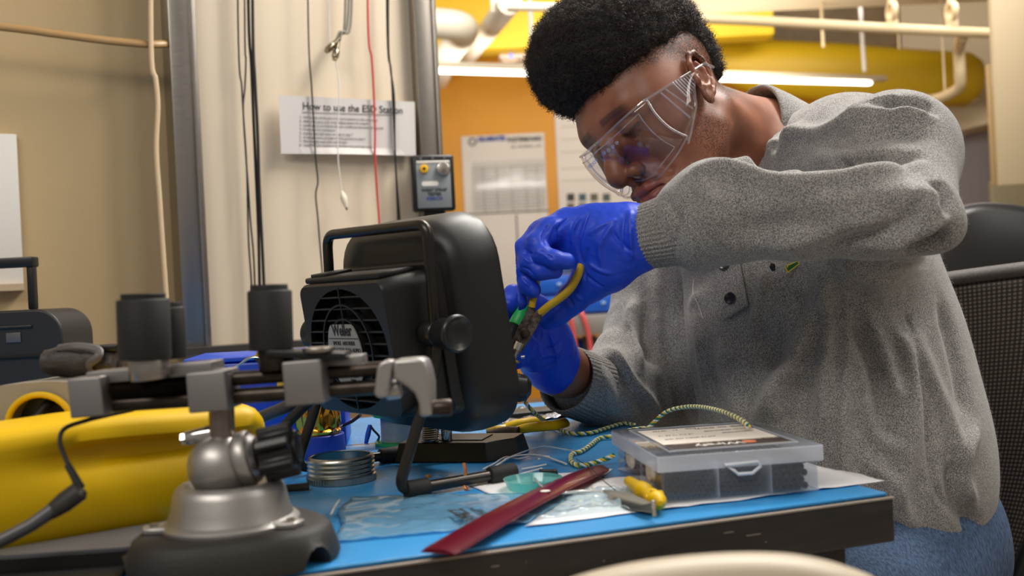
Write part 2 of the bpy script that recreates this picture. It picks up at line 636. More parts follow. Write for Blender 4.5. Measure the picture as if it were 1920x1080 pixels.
# notice
nt_ = thing('notice', 'white paper notice headed How to use the ESD Station', 'notice', wall_pt(650, 292, 0.012))
tl, tr, br_, bl = wall_pt(522, 178, .012), wall_pt(778, 191, .012), wall_pt(780, 292, .012), wall_pt(527, 288, .012)
n_x, n_z = 24, 8
vs, fs = [], []
for j in range(n_z + 1):
    for i in range(n_x + 1):
        a, t = i / n_x, j / n_z
        p = (tl.lerp(tr, a)).lerp(bl.lerp(br_, a), t)
        curl = 0.007 * max(0, (t - 0.86) / 0.14) ** 2 * math.sin(math.pi * min(1, max(0, (a - .12) / .8)))
        vs.append(p + wn * (curl + 0.0001 * math.sin(a * 9 + t * 4)))
for j in range(n_z):
    for i in range(n_x):
        q = j * (n_x + 1) + i
        fs.append((q, q + 1, q + n_x + 2, q + n_x + 1))
ob = B().add(vs, fs).out('sheet', paper, nt_, world=True, smooth=False)
md = ob.modifiers.new('thickness', 'SOLIDIFY'); md.thickness = 0.0004
xdir = (tr - tl).normalized()
def on_wall(px, py, off=0.0135):
    p = wall_pt(px, py, off)
    zz = (wall_pt(px, py - 20, off) - p)
    return frame(p, xdir, z=-wn) if False else Matrix((xdir, Vector((0, 0, 1)) - xdir * xdir.z, wn)).transposed().to_4x4(), p
def wall_text(body, px, py, size, m, name, parent, align='LEFT', sx=1.0, off=0.0135, shear=0.0, bold=0.0):
    R_, p = on_wall(px, py, off)
    R_ = R_.copy()
    R_.translation = p
    return text_mesh(body, size, R_, m, name, parent, align=align, sx=sx, shear=shear, bold=bold)
t0 = wall_text('How to use the ESD Station', 567, 199, 0.0205, ink, 'heading', nt_, sx=0.88, off=0.0129)
a, b_ = wall_pt(567, 210.5, .0129), wall_pt(736, 216, .0129)
B().box((0, 0, 0), ((b_ - a).length, 0.0004, 0.0008), frame((a + b_) / 2, b_ - a)).out('underline', ink, nt_, world=True)
lines = ['1.  Pull the clip off the end of the cord attached to the wrist strap',
         '2.  Slide wrist strap onto wrist. Adjust tension for snug fit',
         '3.  Insert end of cord (looks like you could) into the tester on the wall',
         '4.  Press and hold test button',
         '5.  If green pass light turns on, skip to step 7',
         '6.  If red light turns on (high or low), go back to step 2',
         '7.  Place the clip back onto end of cord',
         '8.  Attach the clip anywhere on the blue mat and begin work']
tt = []
for k, ln in enumerate(lines):
    tt.append(wall_text(ln, 562, 219 + k * 7.5, 0.0064, mat('pale_grey_ink', (138, 134, 138), 0.8), 'line', nt_, sx=0.93, off=0.0129))
join_meshes(tt, 'instructions')

# wrist strap tester on the post
tp = wall_pt(813, 343, 0.05)
TM = frame(tp, (wd.x * 0.99, wd.y * 0.8, 0), z=(0, 0, 1))
tx = Vector((TM[0][0], TM[1][0], TM[2][0]))
TM = frame(tp, wd + Vector((0.1, -0.25, 0)), z=(0, 0, 1))
te = thing('wrist_strap_tester', 'black and grey wrist strap tester box on the steel post', 'tester', TM)
w_, h_ = 0.086, 0.114
B().box((0, 0.012, 0), (w_, 0.03, h_), bev=0.006, seg=3).out('case', blk, te)
B().box((0, -0.004, -0.005), (w_ * 0.8, 0.002, h_ * 0.80), bev=0.0005).out('faceplate', mat('grey_faceplate', (128, 134, 138), 0.45), te)
B().cyl((-0.019, -0.004, 0.028), (-0.019, -0.011, 0.028), 0.0085, bev=0.001).out('jack', mat('jack_yellow', (235, 178, 20), 0.35), te)
B().cyl((-0.019, -0.0105, 0.028), (-0.019, -0.0115, 0.028), 0.003).out('jack_hole', blk_deep, te)
B().cyl((0.02, -0.004, 0.027), (0.02, -0.012, 0.027), 0.0145, 0.0135, bev=0.002).out('test_button', mat('button_metal', (205, 198, 188), 0.25, 1.0, bump=(120, 0.6)), te)
B().box((0, -0.0052, 0.042), (w_ * 0.78, 0.001, 0.005), bev=0.0003).out('indicator_strip', white_pl, te)
for dx in (-0.024, 0, 0.024):
    B().cyl((dx, -0.003, 0.0495), (dx, -0.005, 0.0495), 0.0025, seg=12).out('indicator_lamp', mat('lamp_grey', (110, 108, 108), 0.3), te)
B().prism(rrect(0.034, 0.0095, 0.0045), 0.001, Matrix.Translation((-0.008, -0.005, -0.002)) @ Matrix.Rotation(math.pi / 2, 4, 'X')).out('pill_label', white_pl, te)
def te_text(body, x, z, s, m, nm, sx=1.0):
    M_ = FR[te.name] @ (Matrix.Translation((x, -0.0056, z)) @ Matrix.Rotation(math.pi / 2, 4, 'X'))
    return text_mesh(body, s, M_, m, nm, te, align='CENTER', sx=sx, bold=0.0002)
join_meshes([te_text('WRIST STRAP', 0, -0.015, 0.0085, ink, 'lettering'), te_text('TESTER', 0, -0.0235, 0.0085, ink, 'lettering')], 'title')
te_text('DESCO', 0, -0.032, 0.0085, ink_b, 'maker_mark', 1.2)
B().box((0, 0.014, -h_ / 2 - 0.008), (0.04, 0.02, 0.02)).out('bracket', blk_deep, te)

# ------------------------------------------------------------------ far room
def bgbox(name, label, cat, x0, y0, x1, y1, Y, depth, m, bev=0.003, parent=None):
    a, b_ = P(x0, y0, Y), P(x1, y1, Y)
    a2, b2 = P(x0, y1, Y), P(x1, y0, Y)
    xs = [(a.x + a2.x) / 2, (b_.x + b2.x) / 2]
    zs = [(a.z + b2.z) / 2, (b_.z + a2.z) / 2]
    c = ((xs[0] + xs[1]) / 2, Y + depth / 2, (zs[0] + zs[1]) / 2)
    bb = B().box(c, (abs(xs[1] - xs[0]), depth, abs(zs[1] - zs[0])), bev=bev)
    if parent is None:
        o = bb.out(name, m)
        if label:
            tag(o, label, cat)
    else:
        o = bb.out(name, m, parent, world=True)
    return o

# posters
def poster(x0, y0, x1, y1, Y, label):
    t = thing('poster', label, 'poster', P((x0 + x1) / 2, y1, Y))
    bgbox('sheet', '', '', x0, y0, x1, y1, Y, 0.010, mat('poster_paper', (214, 206, 196), 0.6), 0.001, t)
    return t
pt = poster(872, 252, 1028, 560, 8.285, 'white chart poster with a blue and black heading on the orange wall')
def bg_text(body, px, py, Y, size, m, nm, par, sx=1.0, bold=0.0, align='LEFT'):
    M_ = Matrix.Translation(P(px, py, Y)) @ Matrix.Rotation(math.pi / 2, 4, 'X')
    return text_mesh(body, size, M_, m, nm, par, sx=sx, depth=0.001, bold=bold, align=align)
bg_text('DELAMINATED', 896, 262, 8.280, 0.052, ink_b, 'heading', pt, 0.66, bold=0.003)
bg_text('POSTERBOARD', 951, 263, 8.280, 0.05, ink, 'subheading', pt, 0.84, bold=0.002)
bg_text('EST. MATERIAL  LIST', 958, 276, 8.280, 0.03, ink, 'caption', pt, 0.95)
B().lathe([(0.02, 0), (0.036, 0), (0.036, .003), (0.02, .003), (0.02, 0)], Matrix.Translation(P(886, 266, 8.280)) @ Matrix.Rotation(math.pi / 2, 4, 'X'), 20).out('round_logo', ink_g, pt, world=True)
gr = B()
for i in range(15):
    yy = 312 + i * 6.2
    a, b_ = P(884, yy, 8.281), P(1022, yy, 8.281)
    gr.box(((a.x + b_.x) / 2, 8.281, (a.z + b_.z) / 2), (b_.x - a.x, 0.003, 0.004))
for x in (905, 930, 958, 985, 1006):
    a, b_ = P(x, 312, 8.281), P(x, 400, 8.281)
    gr.box((a.x, 8.281, (a.z + b_.z) / 2), (0.004, 0.003, a.z - b_.z))
a, b_ = P(878, 402, 8.281), P(1030, 402, 8.281)
gr.box(((a.x + b_.x) / 2, 8.281, a.z), (b_.x - a.x, 0.003, 0.012))
a, b_ = P(968, 402, 8.281), P(968, 470, 8.281)
gr.box((a.x, 8.281, (a.z + b_.z) / 2), (0.012, 0.003, a.z - b_.z))
gr.out('table_lines', ink_g, pt, world=True)
# clear sleeve hanging on the poster
B().box((P(955, 345, 8.27).x, 8.272, P(955, 345, 8.27).z), (0.60, 0.006, 0.40), bev=0.002).out('plastic_sleeve', clear_mat('sleeve_film', haze=0.12, rough=0.15), pt, world=True)
p2 = poster(1048, 196, 1250, 560, 8.285, 'large cream poster with rows of small pictures behind the gloved hand')
pic_cols = [(40, 38, 36), (60, 90, 100), (88, 84, 70), (70, 82, 74), (96, 80, 60), (50, 46, 44), (120, 100, 80), (60, 60, 64)]
k = 0
for j, yy in enumerate((370, 388, 406)):
    for i, xx in enumerate((1070, 1092, 1114, 1137)):
        bgbox('picture', '', '', xx - 7, yy - 7, xx + 7, yy + 7, 8.279, 0.006, mat('picture_tone_%d' % (k % 8), pic_cols[k % 8], 0.6, var=(30, 0.4)), 0, p2)
        k += 1
gl = B()
for yy in (238, 262, 286, 317, 340):
    a, b_ = P(1052, yy, 8.280), P(1150, yy, 8.280)
    gl.box(((a.x + b_.x) / 2, 8.280, a.z), (b_.x - a.x, 0.003, 0.006))
gl.out('text_lines', mat('faint_ink', (170, 160, 145), 0.8), p2, world=True)

# linear ceiling lamp
def lamp_line(x0, y0, x1, y1, Y):
    return P(x0, y0, Y), P(x1, y1, Y)
a, b_ = P(790, 134, 5.6), P(1632, 158, 6.66)
b_.z = a.z
lf = thing('linear_lamp', 'long white linear lamp hanging under the ceiling behind the person', 'ceiling lamp', (a + b_) / 2)
LM = frame((a + b_) / 2, b_ - a)
L = (b_ - a).length
B().box((0.05, 0, 0.038), (L + 0.14, 0.06, 0.034), LM, bev=0.006).out('housing', mat('lamp_housing', (205, 190, 165), 0.5), lf, world=True)
B().box((0, 0, 0.005), (L, 0.04, 0.020), LM, bev=0.006).out('diffuser', mat('lit_diffuser', (255, 250, 240), 0.5, emit=((255, 250, 238), 6.0)), lf, world=True)
rod = P(1622, 150, 6.64)
B().cyl((rod.x - 0.0, rod.y, a.z + 0.08), (rod.x - 0.02, rod.y, 3.5), 0.014, seg=10).out('hanger', white_pl, lf, world=True)
rod2 = P(1000, 130, 5.82)
B().cyl((rod2.x, rod2.y, a.z + 0.08), (rod2.x, rod2.y, 3.5), 0.014, seg=10).out('hanger', white_pl, lf, world=True)

pipe_w = mat('white_pipe_paint', (236, 226, 206), 0.4)
pipe_c = mat('cream_pipe_paint', (222, 200, 160), 0.45)
# white elbow duct, upper left
ep = [P(720, 40, 5.6), P(820, 44, 5.6), P(862, 50, 5.65), P(868, 62, 5.8), P(846, 92, 6.3), P(828, 130, 7.2), P(822, 150, 8.3)]
tag(B().tube(spline(ep, 6), 0.085, 18).out('bent_duct', pipe_w), 'white duct with a bend right of the steel post', 'duct')
tag(B().tube([P(956, 4, 5.0), P(930, 38, 5.6), P(892, 86, 6.6), P(866, 122, 8.25)], 0.062, 14).out('sloping_pipe', pipe_w), 'straight white pipe sloping down towards the projector', 'pipe')
tag(B().tube([P(950, 12, 5.0), P(1060, 14, 5.0), P(1200, 20, 5.0)], 0.022, 12).out('pipe', pipe_w), 'thin white pipe running from the sloping pipe behind the hair', 'pipe')
tag(B().tube([P(925, -10, 5.2), P(927, 24, 5.2)], 0.018, 10).out('pipe_hanger', pipe_w), 'short vertical rod above the sloping white pipe', 'rod')
# projector
pj = thing('projector', 'small white projector with a blue light under the ceiling', 'projector', P(958, 115, 7.2))
bgbox('body', '', '', 935, 88, 985, 108, 7.2, 0.25, mat('projector_white', (222, 205, 190), 0.4), 0.02, pj)
bgbox('lower_cover', '', '', 940, 104, 972, 117, 7.22, 0.2, mat('projector_grey', (186, 160, 130), 0.5), 0.015, pj)
B().cyl(P(958, 105, 7.19), P(958, 105, 7.23), 0.012, seg=12).out('indicator_light', mat('blue_led', (60, 90, 255), 0.4, emit=((90, 110, 255), 2.5)), pj, world=True)
B().cyl(P(960, 88, 7.3), P(962, 20, 7.3), 0.02, seg=10).out('mount', deck, pj, world=True)
# yellow ducts
yd = B().box((0, 0, 0), (1, 1, 1))
bgbox('square_duct', 'bright yellow square duct above the linear lamp', 'duct', 690, -160, 1448, 84, 7.0, 0.22, yellow_paint, 0.02)
bgbox('soffit', 'yellow soffit band along the top of the orange wall', 'soffit', 600, -90, 1448, 96, 8.12, 0.16, yellow_paint, 0.01)
bgbox('deck_beam', 'brown metal deck beam between the yellow square duct and the tan bulkhead', 'beam', 1448, -90, 1720, 92, 8.10, 0.1, deck, 0.01)
a, b_ = P(1425, 118, 6.7), P(1790, 138, 7.6)
od = B().tube([P(1290, 104, 7.7), P(1420, 124, 7.55), P(1560, 136, 7.5), P(1690, 146, 7.45), P(1812, 150, 7.4), P(1828, 151, 7.4)], [0.10, 0.20, 0.22, 0.215, 0.20, 0.16], 24)
tag(od.out('round_duct', mat('olive_yellow_paint', (196, 158, 18), 0.5)), 'big round olive yellow duct ending in front of the tan wall', 'duct')
# cream beam and hangers
tag(B().tube([P(1200, 30, 5.4), P(1400, 38, 5.4), P(1640, 52, 5.4), P(1960, 68, 5.4)], 0.028, 14).out('sprinkler_pipe', pipe_c), 'thick cream pipe running across the top right', 'pipe')
tag(B().box((0, 0, 0), (3.2, 0.9, 0.05), frame(P(1470, 0, 5.9) + Vector((0.5, 0, 0.08)), (1, 0.02, 0.0))).out('ceiling_panel', mat('cream_ceiling_panel', (214, 194, 160), 0.6)), 'cream ceiling panel above the thick cream pipe', 'ceiling panel')
dr = [P(1806, 66, 5.43), P(1798, 90, 5.75), P(1800, 140, 5.8), P(1797, 165, 5.85), P(1765, 183, 6.0), P(1735, 190, 6.2)]
tag(B().tube(spline(dr, 5), 0.032, 12).out('drop_pipe', pipe_c), 'cream pipe dropping with an elbow in front of the round duct', 'pipe')
for k, xx in enumerate((1672, 1784)):
    c = P(xx, 22, 5.4)
    bb = B().lathe([(0.04, -0.015), (0.055, -0.015), (0.055, 0.015), (0.04, 0.015), (0.04, -0.015)], Matrix.Translation(c) @ Matrix.Rotation(math.pi / 2, 4, 'Y'), 20)
    bb.cyl(c + Vector((0, 0, 0.04)), c + Vector((0, 0, 0.25)), 0.02, seg=10)
    bb.box(c + Vector((0, 0, -0.06)), (0.05, 0.04, 0.05))
    tag(bb.out('pipe_clamp', pipe_c), ['cream pipe clamp on the thick pipe, left of the pair', 'cream pipe clamp above the elbow of the drop pipe'][k], 'clamp')
for k, (xx, y1) in enumerate(((1544, 88), (1686, 92), (1772, 175))):
    b_ = P(xx, y1, 6.2)
    a = Vector((b_.x, b_.y, 3.45))
    tag(B().cyl(a, b_, 0.006 if k else 0.010, seg=8).out('hanger_rod', pipe_c), ['short cream rod in front of the metal deck', 'cream rod between the lamp hanger and the drop pipe', 'long thin rod left of the drop pipe'][k], 'rod')
# right side: soffit, glass partition, column
sf = [P(1700, 272, 7.95), P(1872, 226, 7.75), P(1868, 60, 7.75), P(1740, 60, 7.95)]
bs = B()
top = P(1868, 60, 5.6).z
q = [(sf[0].x, sf[0].y, sf[0].z), (sf[1].x, sf[1].y, sf[1].z), (sf[1].x, sf[1].y, 3.45), (sf[0].x, sf[0].y, 3.45)]
q0 = P(1700, 272, 8.15)
sofm = B()
sofm.add([(q0.x, q0.y, q[0][2]), q[0], q[1], (q0.x + .8, q0.y, q[1][2]), (q0.x, q0.y, 3.45), q[3], q[2], (q0.x + .8, q0.y, 3.45)],
         [(0, 1, 2, 3), (4, 7, 6, 5), (1, 5, 6, 2), (0, 4, 5, 1), (2, 6, 7, 3), (0, 3, 7, 4)])
tag(sofm.out('bulkhead', tan_paint), 'tan bulkhead above the grey glass partition', 'bulkhead')
bgbox('glass_partition', 'grey blue frosted partition behind the raised elbow', 'partition', 1700, 200, 1870, 420, 8.17, 0.03, mat('frosted_panel', (152, 146, 152), 0.25, var=(1.5, 0.1), coat=0.3), 0.002)
struct(bgbox('column', '', '', 1866, -60, 1990, 345, 5.0, 0.04, mat('cream_column', (200, 180, 146), 0.5), 0.004)).name = 'trim_3'
struct(bgbox('trim_4', '', '', 1858, 120, 1885, 345, 5.06, 0.03, mat('column_tan', (178, 150, 104), 0.5), 0.002))
bgbox('cabinet', 'olive grey cabinet at the right edge below the cream column', 'cabinet', 1868, 335, 1990, 640, 5.6, 0.05, mat('olive_cabinet', (132, 122, 92), 0.5), 0.01)
for k, (x, y) in enumerate(((1866, 236),)):
    sl = thing('spot_lamp', 'small glowing round lamp above the glass partition', 'lamp', P(x, y, 7.7))
    B().sphere(P(x, y, 7.68), 0.026, 14).out('bulb', mat('lit_bulb', (255, 255, 250), 0.4, emit=((255, 252, 245), 8)), sl, world=True)
    B().cyl(P(x, y, 7.69), P(x, y - 10, 7.76), 0.016, seg=10).out('socket', pipe_c, sl, world=True)

# far workbench, drawers, hoses
wb = thing('workbench', 'grey far workbench behind the gloved hands', 'workbench', P(1110, 700, 4.6))
a, b_ = P(1046, 597, 4.6), P(1420, 590, 4.6)
a.z = b_.z = (P(1100, 592, 4.6)).z
B().box(((a.x + b_.x) / 2 + .1, 4.9, a.z - 0.045), (b_.x - a.x + .5, 0.6, 0.09), bev=0.004).out('worktop', mat('grey_worktop', (142, 136, 130), 0.4), wb, world=True)
for dx in (-0.0, 0.95):
    B().box((P(1108, 640, 4.62).x + dx, 4.72, a.z / 2 - 0.05), (0.06, 0.06, a.z - 0.1)).out('leg', mat('dark_leg', (70, 62, 54), 0.5), wb, world=True)
zsh = P(1106, 701, 4.75).z
B().box((P(1110, 700, 4.8).x + .45, 4.93, zsh - 0.012), (1.35, 0.5, 0.018)).out('lower_shelf', mat('grey_worktop', (142, 136, 130), 0.4), wb, world=True)
dw = thing('drawer_cabinet', 'blue drawer cabinet standing on the far grey workbench', 'drawer cabinet', P(1080, 592, 4.75))
zt = a.z
x0, x1 = P(985, 590, 4.75).x, P(1155, 590, 4.75).x
zb, ztop = zt, P(1100, 512, 4.75).z
B().box(((x0 + x1) / 2, 4.93, (zb + ztop) / 2 + 0.003), (x1 - x0, 0.3, ztop - zb - 0.006), bev=0.004).out('body', blue_pl, dw, world=True)
for i in range(2):
    for j in range(2):
        dz = (ztop - zb) / 2
        cz = zb + dz * (j + 0.5) + .003
        cxx = x0 + (x1 - x0) * (0.27 + 0.48 * i)
        d_ = B().box((cxx, 4.773, cz), ((x1 - x0) * 0.45, 0.012, dz * 0.82), bev=0.003).out('drawer', mat('blue_drawer', (20, 88, 190), 0.3), dw, world=True)
        B().box((cxx + (x1 - x0) * 0.12, 4.762, cz), (0.022, 0.014, 0.014), bev=0.004).out('knob', mat('pale_knob', (150, 180, 215), 0.4), d_, world=True)
B().box(((x0 + x1) / 2 - .04, 4.9, ztop + 0.05), ((x1 - x0) * 0.75, 0.25, 0.09), bev=0.004).out('open_tray', mat('tray_blue', (70, 96, 140), 0.5, var=(40, 0.5)), dw, world=True)
bgbox('storage_bin', 'bright blue bin under the far grey workbench', 'bin', 1010, 640, 1106, 700, 4.75, 0.36, mat('bin_blue', (18, 84, 200), 0.4), 0.01)
bgbox('storage_bin', 'bright blue bin under the bench, right of its dark leg', 'bin', 1116, 636, 1220, 698, 4.75, 0.36, mat('bin_blue', (18, 84, 200), 0.4), 0.01)
rd = mat('pink_red_hose', (214, 84, 84), 0.5)
tag(B().tube(spline([P(1050, 588, 4.72), P(1062, 582, 4.63), P(1070, 596, 4.585), P(1078, 640, 4.58), P(1084, 690, 4.58)], 6), 0.010, 10).out('hose', rd), 'thin red hose over the far bench, the left one', 'hose')
tag(B().tube(spline([P(1070, 588, 4.72), P(1082, 582, 4.63), P(1093, 592, 4.58), P(1104, 630, 4.575), P(1112, 690, 4.575)], 6), 0.011, 10).out('hose', rd), 'thicker red hose over the far bench, the right one', 'hose')
# ------------------------------------------------------------------ the bench table
C1 = T(1675, 925)                       # near right corner
C0 = T(560, 1075)
te_d = (C1 - C0).normalized()           # along the near edge
tn = Vector((-te_d.y, te_d.x, 0))       # away from the camera
TW, TL = 0.80, 1.25
TF = Matrix((te_d, tn, Vector((0, 0, 1)))).transposed().to_4x4()
TF.translation = Vector((C1.x, C1.y, 0))
tb = thing('work_table', 'work table with a blue mat top and scuffed black edge', 'table', TF)
edge_m = mat('scuffed_black_edge', (36, 31, 29), 0.42, var=(14, 0.35), bump=(60, 0.15), stretch=(1, 1, 6), rvar=(20, 0.3, 0.6))
B().box((-TL / 2, TW / 2, TABLE_Z - 0.021), (TL, TW, 0.036), bev=0.002).out('table_top', edge_m, tb)
mat_m = mat('blue_mat', (52, 142, 205), 0.28, bump=(220, 0.04, 0.0004), var=(5, 0.05), rvar=(9, 0.2, 0.36))
B().box((-TL / 2 - 0.001, TW / 2 + 0.002, TABLE_Z - 0.0015), (TL - 0.002, TW - 0.006, 0.003), bev=0.001).out('mat_surface', mat_m, tb)
B().box((-TL / 2, 0.0005, TABLE_Z - 0.0034), (TL + 0.001, 0.0035, 0.0018), bev=0.0006).out('trim_strip', mat('pale_strip', (150, 138, 126), 0.4), tb)
B().box((-TL / 2, TW / 2, TABLE_Z - 0.06), (TL - 0.05, TW - 0.06, 0.04), bev=0.003).out('under_frame', edge_m, tb)
for (x, y) in ((-0.05, 0.05), (-TL + 0.06, 0.05), (-0.05, TW - 0.05), (-TL + 0.06, TW - 0.05)):
    B().box((x, y, (TABLE_Z - 0.08) / 2), (0.035, 0.035, TABLE_Z - 0.08), bev=0.003).out('leg', edge_m, tb)
# pale scuff flecks of the edge are a part of their own
sc_ = B()
rnd = random.Random(3)
for k in range(15):
    x = -rnd.random() * 0.5
    z = TABLE_Z - 0.012 - rnd.random() * 0.022
    l = 0.0005 + rnd.random() ** 3 * 0.012
    sc_.box((x, -0.0001, z), (l, 0.0003, 0.0003 + rnd.random() * 0.0004))
sc_.out('scuffs', mat('scuff', (150, 140, 130), 0.6), tb)['kind'] = 'stuff'

# ------------------------------------------------------------------ smoke absorber
th = 0.7022
A_ = Vector((math.cos(th), math.sin(th), 0))          # fan axis, away from us to the right
W_ = Vector((math.sin(th), -math.cos(th), 0))         # towards the near side
tilt = 0.1408
Bc = Vector((-0.1564, 0.9352, 0.88))
Z_ = Vector((0, 0, 1)) * math.cos(tilt) - A_ * math.sin(tilt)
A2 = A_ * math.cos(tilt) + Vector((0, 0, 1)) * math.sin(tilt)
# local frame: x = near side, y = axis to the hood, z = up
SM = Matrix((W_, A2, Z_)).transposed().to_4x4()
SM.translation = Bc
base_pt = T(745, 925)
sa = thing('smoke_absorber', 'black bench smoke absorber with fan grille and wide hood', 'smoke absorber', Matrix.Translation(Vector((Bc.x, Bc.y, TABLE_Z))))
def ring(w_, h_, r, y, cx=0, cz=0, n=7):
    return [Vector((p[0] + cx, y, p[1] + cz)) for p in rrect(w_, h_, r, n)]
hw, hh = 0.0765, 0.0632
# rear housing with a round recess for the fan
hb = B()
def ring_s(w_, h_, r, y, n=7, m=9):
    """rounded rectangle ring with its straight sides divided"""
    base = rrect(w_, h_, r, n)
    pts = []
    for i, p in enumerate(base):
        q_ = base[(i + 1) % len(base)]
        pts.append(p)
        if i % (n + 1) == n:
            pts += [(p[0] + (q_[0] - p[0]) * k / m, p[1] + (q_[1] - p[1]) * k / m) for k in range(1, m)]
    return [Vector((p[0], y, p[1])) for p in pts]
outer0 = ring_s(2 * hw - 0.004, 2 * hh - 0.004, 0.010, 0.0, n=7)
outer1 = ring_s(2 * hw, 2 * hh, 0.012, 0.003, n=7)
outer2 = ring_s(2 * hw + 0.004, 2 * hh + 0.003, 0.012, 0.052, n=7)
n_ = len(outer0)
R0 = 0.059
RX, RZ = 0.0685, 0.0575
circ = []
for p in outer0:
    a = math.atan2(p.z / RZ, p.x / RX)
    circ.append(Vector((RX * math.cos(a), 0.0, RZ * math.sin(a))))
circ2 = [Vector((p.x, 0.006, p.z)) for p in circ]
hb.loft([circ2, circ, outer0, outer1, outer2], SM, cap=False)
hb.add([(SM @ Vector((0, 0, 0))) for _ in ()], [])
hb.out('fan_housing', blk_s, sa, world=True, angle=50)
B().lathe([(0, 0.030), (R0 + 0.002, 0.030), (R0 + .002, 0.006)], SM @ Matrix.Diagonal((RX / R0, 1, RZ / R0, 1)) @ Matrix.Rotation(-math.pi / 2, 4, 'X'), 40).out('fan_cavity', blk_deep, sa, world=True)
# grille: horizontal slats, rings and spokes
gb = B()
for i in range(10):
    z = -0.0495 + i * 0.011
    hwid = RX * math.sqrt(max(0, 1 - (z / RZ) ** 2))
    gb.box((0, 0.0030, z), (2 * hwid, 0.006, 0.0016), SM, bev=0.0004, seg=1)
for rr in (0.0415, 0.028):
    gb.lathe([(rr, -0.001), (rr + 0.0018, -0.001), (rr + 0.0018, 0.005), (rr, 0.005), (rr, -0.001)], SM @ Matrix.Rotation(-math.pi / 2, 4, 'X') @ Matrix.Rotation(0, 4, 'Z'), 48)
gb.box((0, 0.002, 0), (0.0016, 0.005, 2 * R0), SM)
gb.out('grille', blk_s, sa, world=True)
fb = B()
for k in range(7):
    a = k * 2 * math.pi / 7
    M_ = SM @ Matrix.Translation((0, 0.018, 0)) @ Matrix.Rotation(a, 4, 'Y') @ Matrix.Translation((0.032, 0, 0)) @ Matrix.Rotation(0.6, 4, 'X')
    fb.box((0, 0, 0), (0.042, 0.0015, 0.024), M_, bev=0.0005)
fb.cyl((0, 0.008, 0), (0, 0.028, 0), 0.019, M=SM)
fb.out('fan', blk_deep, sa, world=True)
# label, an oval cut flat at top
lab = []
RL = 0.0300
for k in range(40):
    a = 2 * math.pi * k / 40
    lab.append((RL * 0.98 * math.cos(a), max(-0.036, min(0.0275, 0.036 * math.sin(a)))))
FM = SM @ Matrix.Rotation(math.pi / 2, 4, 'X')       # x right, y up, z towards us
B().prism(lab, 0.0012, FM @ Matrix.Translation((-0.001, -0.003, 0.0022))).out('label', mat('label_grey', (150, 148, 146), 0.5, metal=0.2), sa, world=True)
def sm_text(body, x, y, s, m, nm, sx=1.0, bold=0.0, align='CENTER', shear=0.0):
    return text_mesh(body, s, FM @ Matrix.Translation((x, y, 0.0036)), m, nm, sa, align=align, sx=sx, bold=bold, shear=shear)
sm_text('Weller', 0.0, 0.0185, 0.0150, ink, 'maker_mark', 0.82, bold=0.0004)
B().box((0, 0.0112, 0.0036), (0.053, 0.0007, 0.0003), FM).out('label_rule', ink, sa, world=True)
join_meshes([sm_text(t_, x_, y_, s_, ink, 'lettering', 0.9, al) if False else sm_text(t_, x_, y_, s_, ink, 'lettering', 0.85) for (t_, x_, y_, s_) in
             (('SMOKE  ABSORBER', 0, 0.0065, 0.0054), ('EXTRACTOR PARA HUMO', 0, 0.0, 0.0054), ('WSA350', -0.014, -0.007, 0.005), ('E64', 0.004, -0.009, 0.007),
              ('100V 50-60Hz 0.2A', 0.002, -0.020, 0.0042), ('120V 60Hz 23W', 0.004, -0.0245, 0.0042), ('CHINA', 0.006, -0.029, 0.0038))], 'label_text')
B().lathe([(0.003, 0), (0.0038, 0), (0.0038, .0004), (0.003, .0004), (0.003, 0)], FM @ Matrix.Translation((0.0195, -0.009, 0.0033)), 20).out('ring_mark', ink, sa, world=True)
# top strap on the housing
tpb = B()
tpb.box((-0.006, 0.027, hh + 0.003), (0.135, 0.04, 0.006), SM, bev=0.002)
tpb.box((-0.052, 0.026, hh + 0.007), (0.030, 0.030, 0.004), SM, bev=0.001)
tpb.out('top_ledge', blk_s, sa, world=True)
# flange between housing and hood
f0 = ring(2 * hw + 0.010, 2 * hh + 0.012, 0.014, 0.050)
f1 = ring(2 * hw + 0.013, 2 * hh + 0.016, 0.012, 0.052)
f2 = ring(2 * hw + 0.021, 2 * hh + 0.026, 0.014, 0.072)
B().loft([f0, f1, f2], SM, cap=True).out('flange', blk_s, sa, world=True, angle=30)
# hood: rounded square flaring outwards, open at the front
hr = []
for (ww, hx, r, y) in ((0.150, 0.150, 0.030, 0.058), (0.176, 0.178, 0.040, 0.060), (0.194, 0.198, 0.046, 0.066), (0.201, 0.207, 0.050, 0.078), (0.205, 0.211, 0.050, 0.092), (0.206, 0.212, 0.050, 0.106), (0.205, 0.211, 0.049, 0.1125), (0.206, 0.208, 0.047, 0.1140), (0.200, 0.202, 0.045, 0.1125), (0.198, 0.200, 0.044, 0.098), (0.16, 0.17, 0.03, 0.075)):
    hr.append(ring(ww, hx, r, y, cz=0.0058))
B().loft(hr, SM, cap=True).out('hood', mat('black_hood', (23, 22, 21), 0.42, bump=(1500, 0.12, 0.0002)), sa, world=True, angle=60)
fl = B().loft([ring(0.19, 0.19, 0.04, 0.097, cz=0.006), ring(0.19, 0.19, 0.04, 0.101, cz=0.006)], SM)
fl.out('carbon_filter', mat('filter_foam', (28, 28, 28), 0.95, bump=(250, 1.0, 0.002)), sa, world=True)
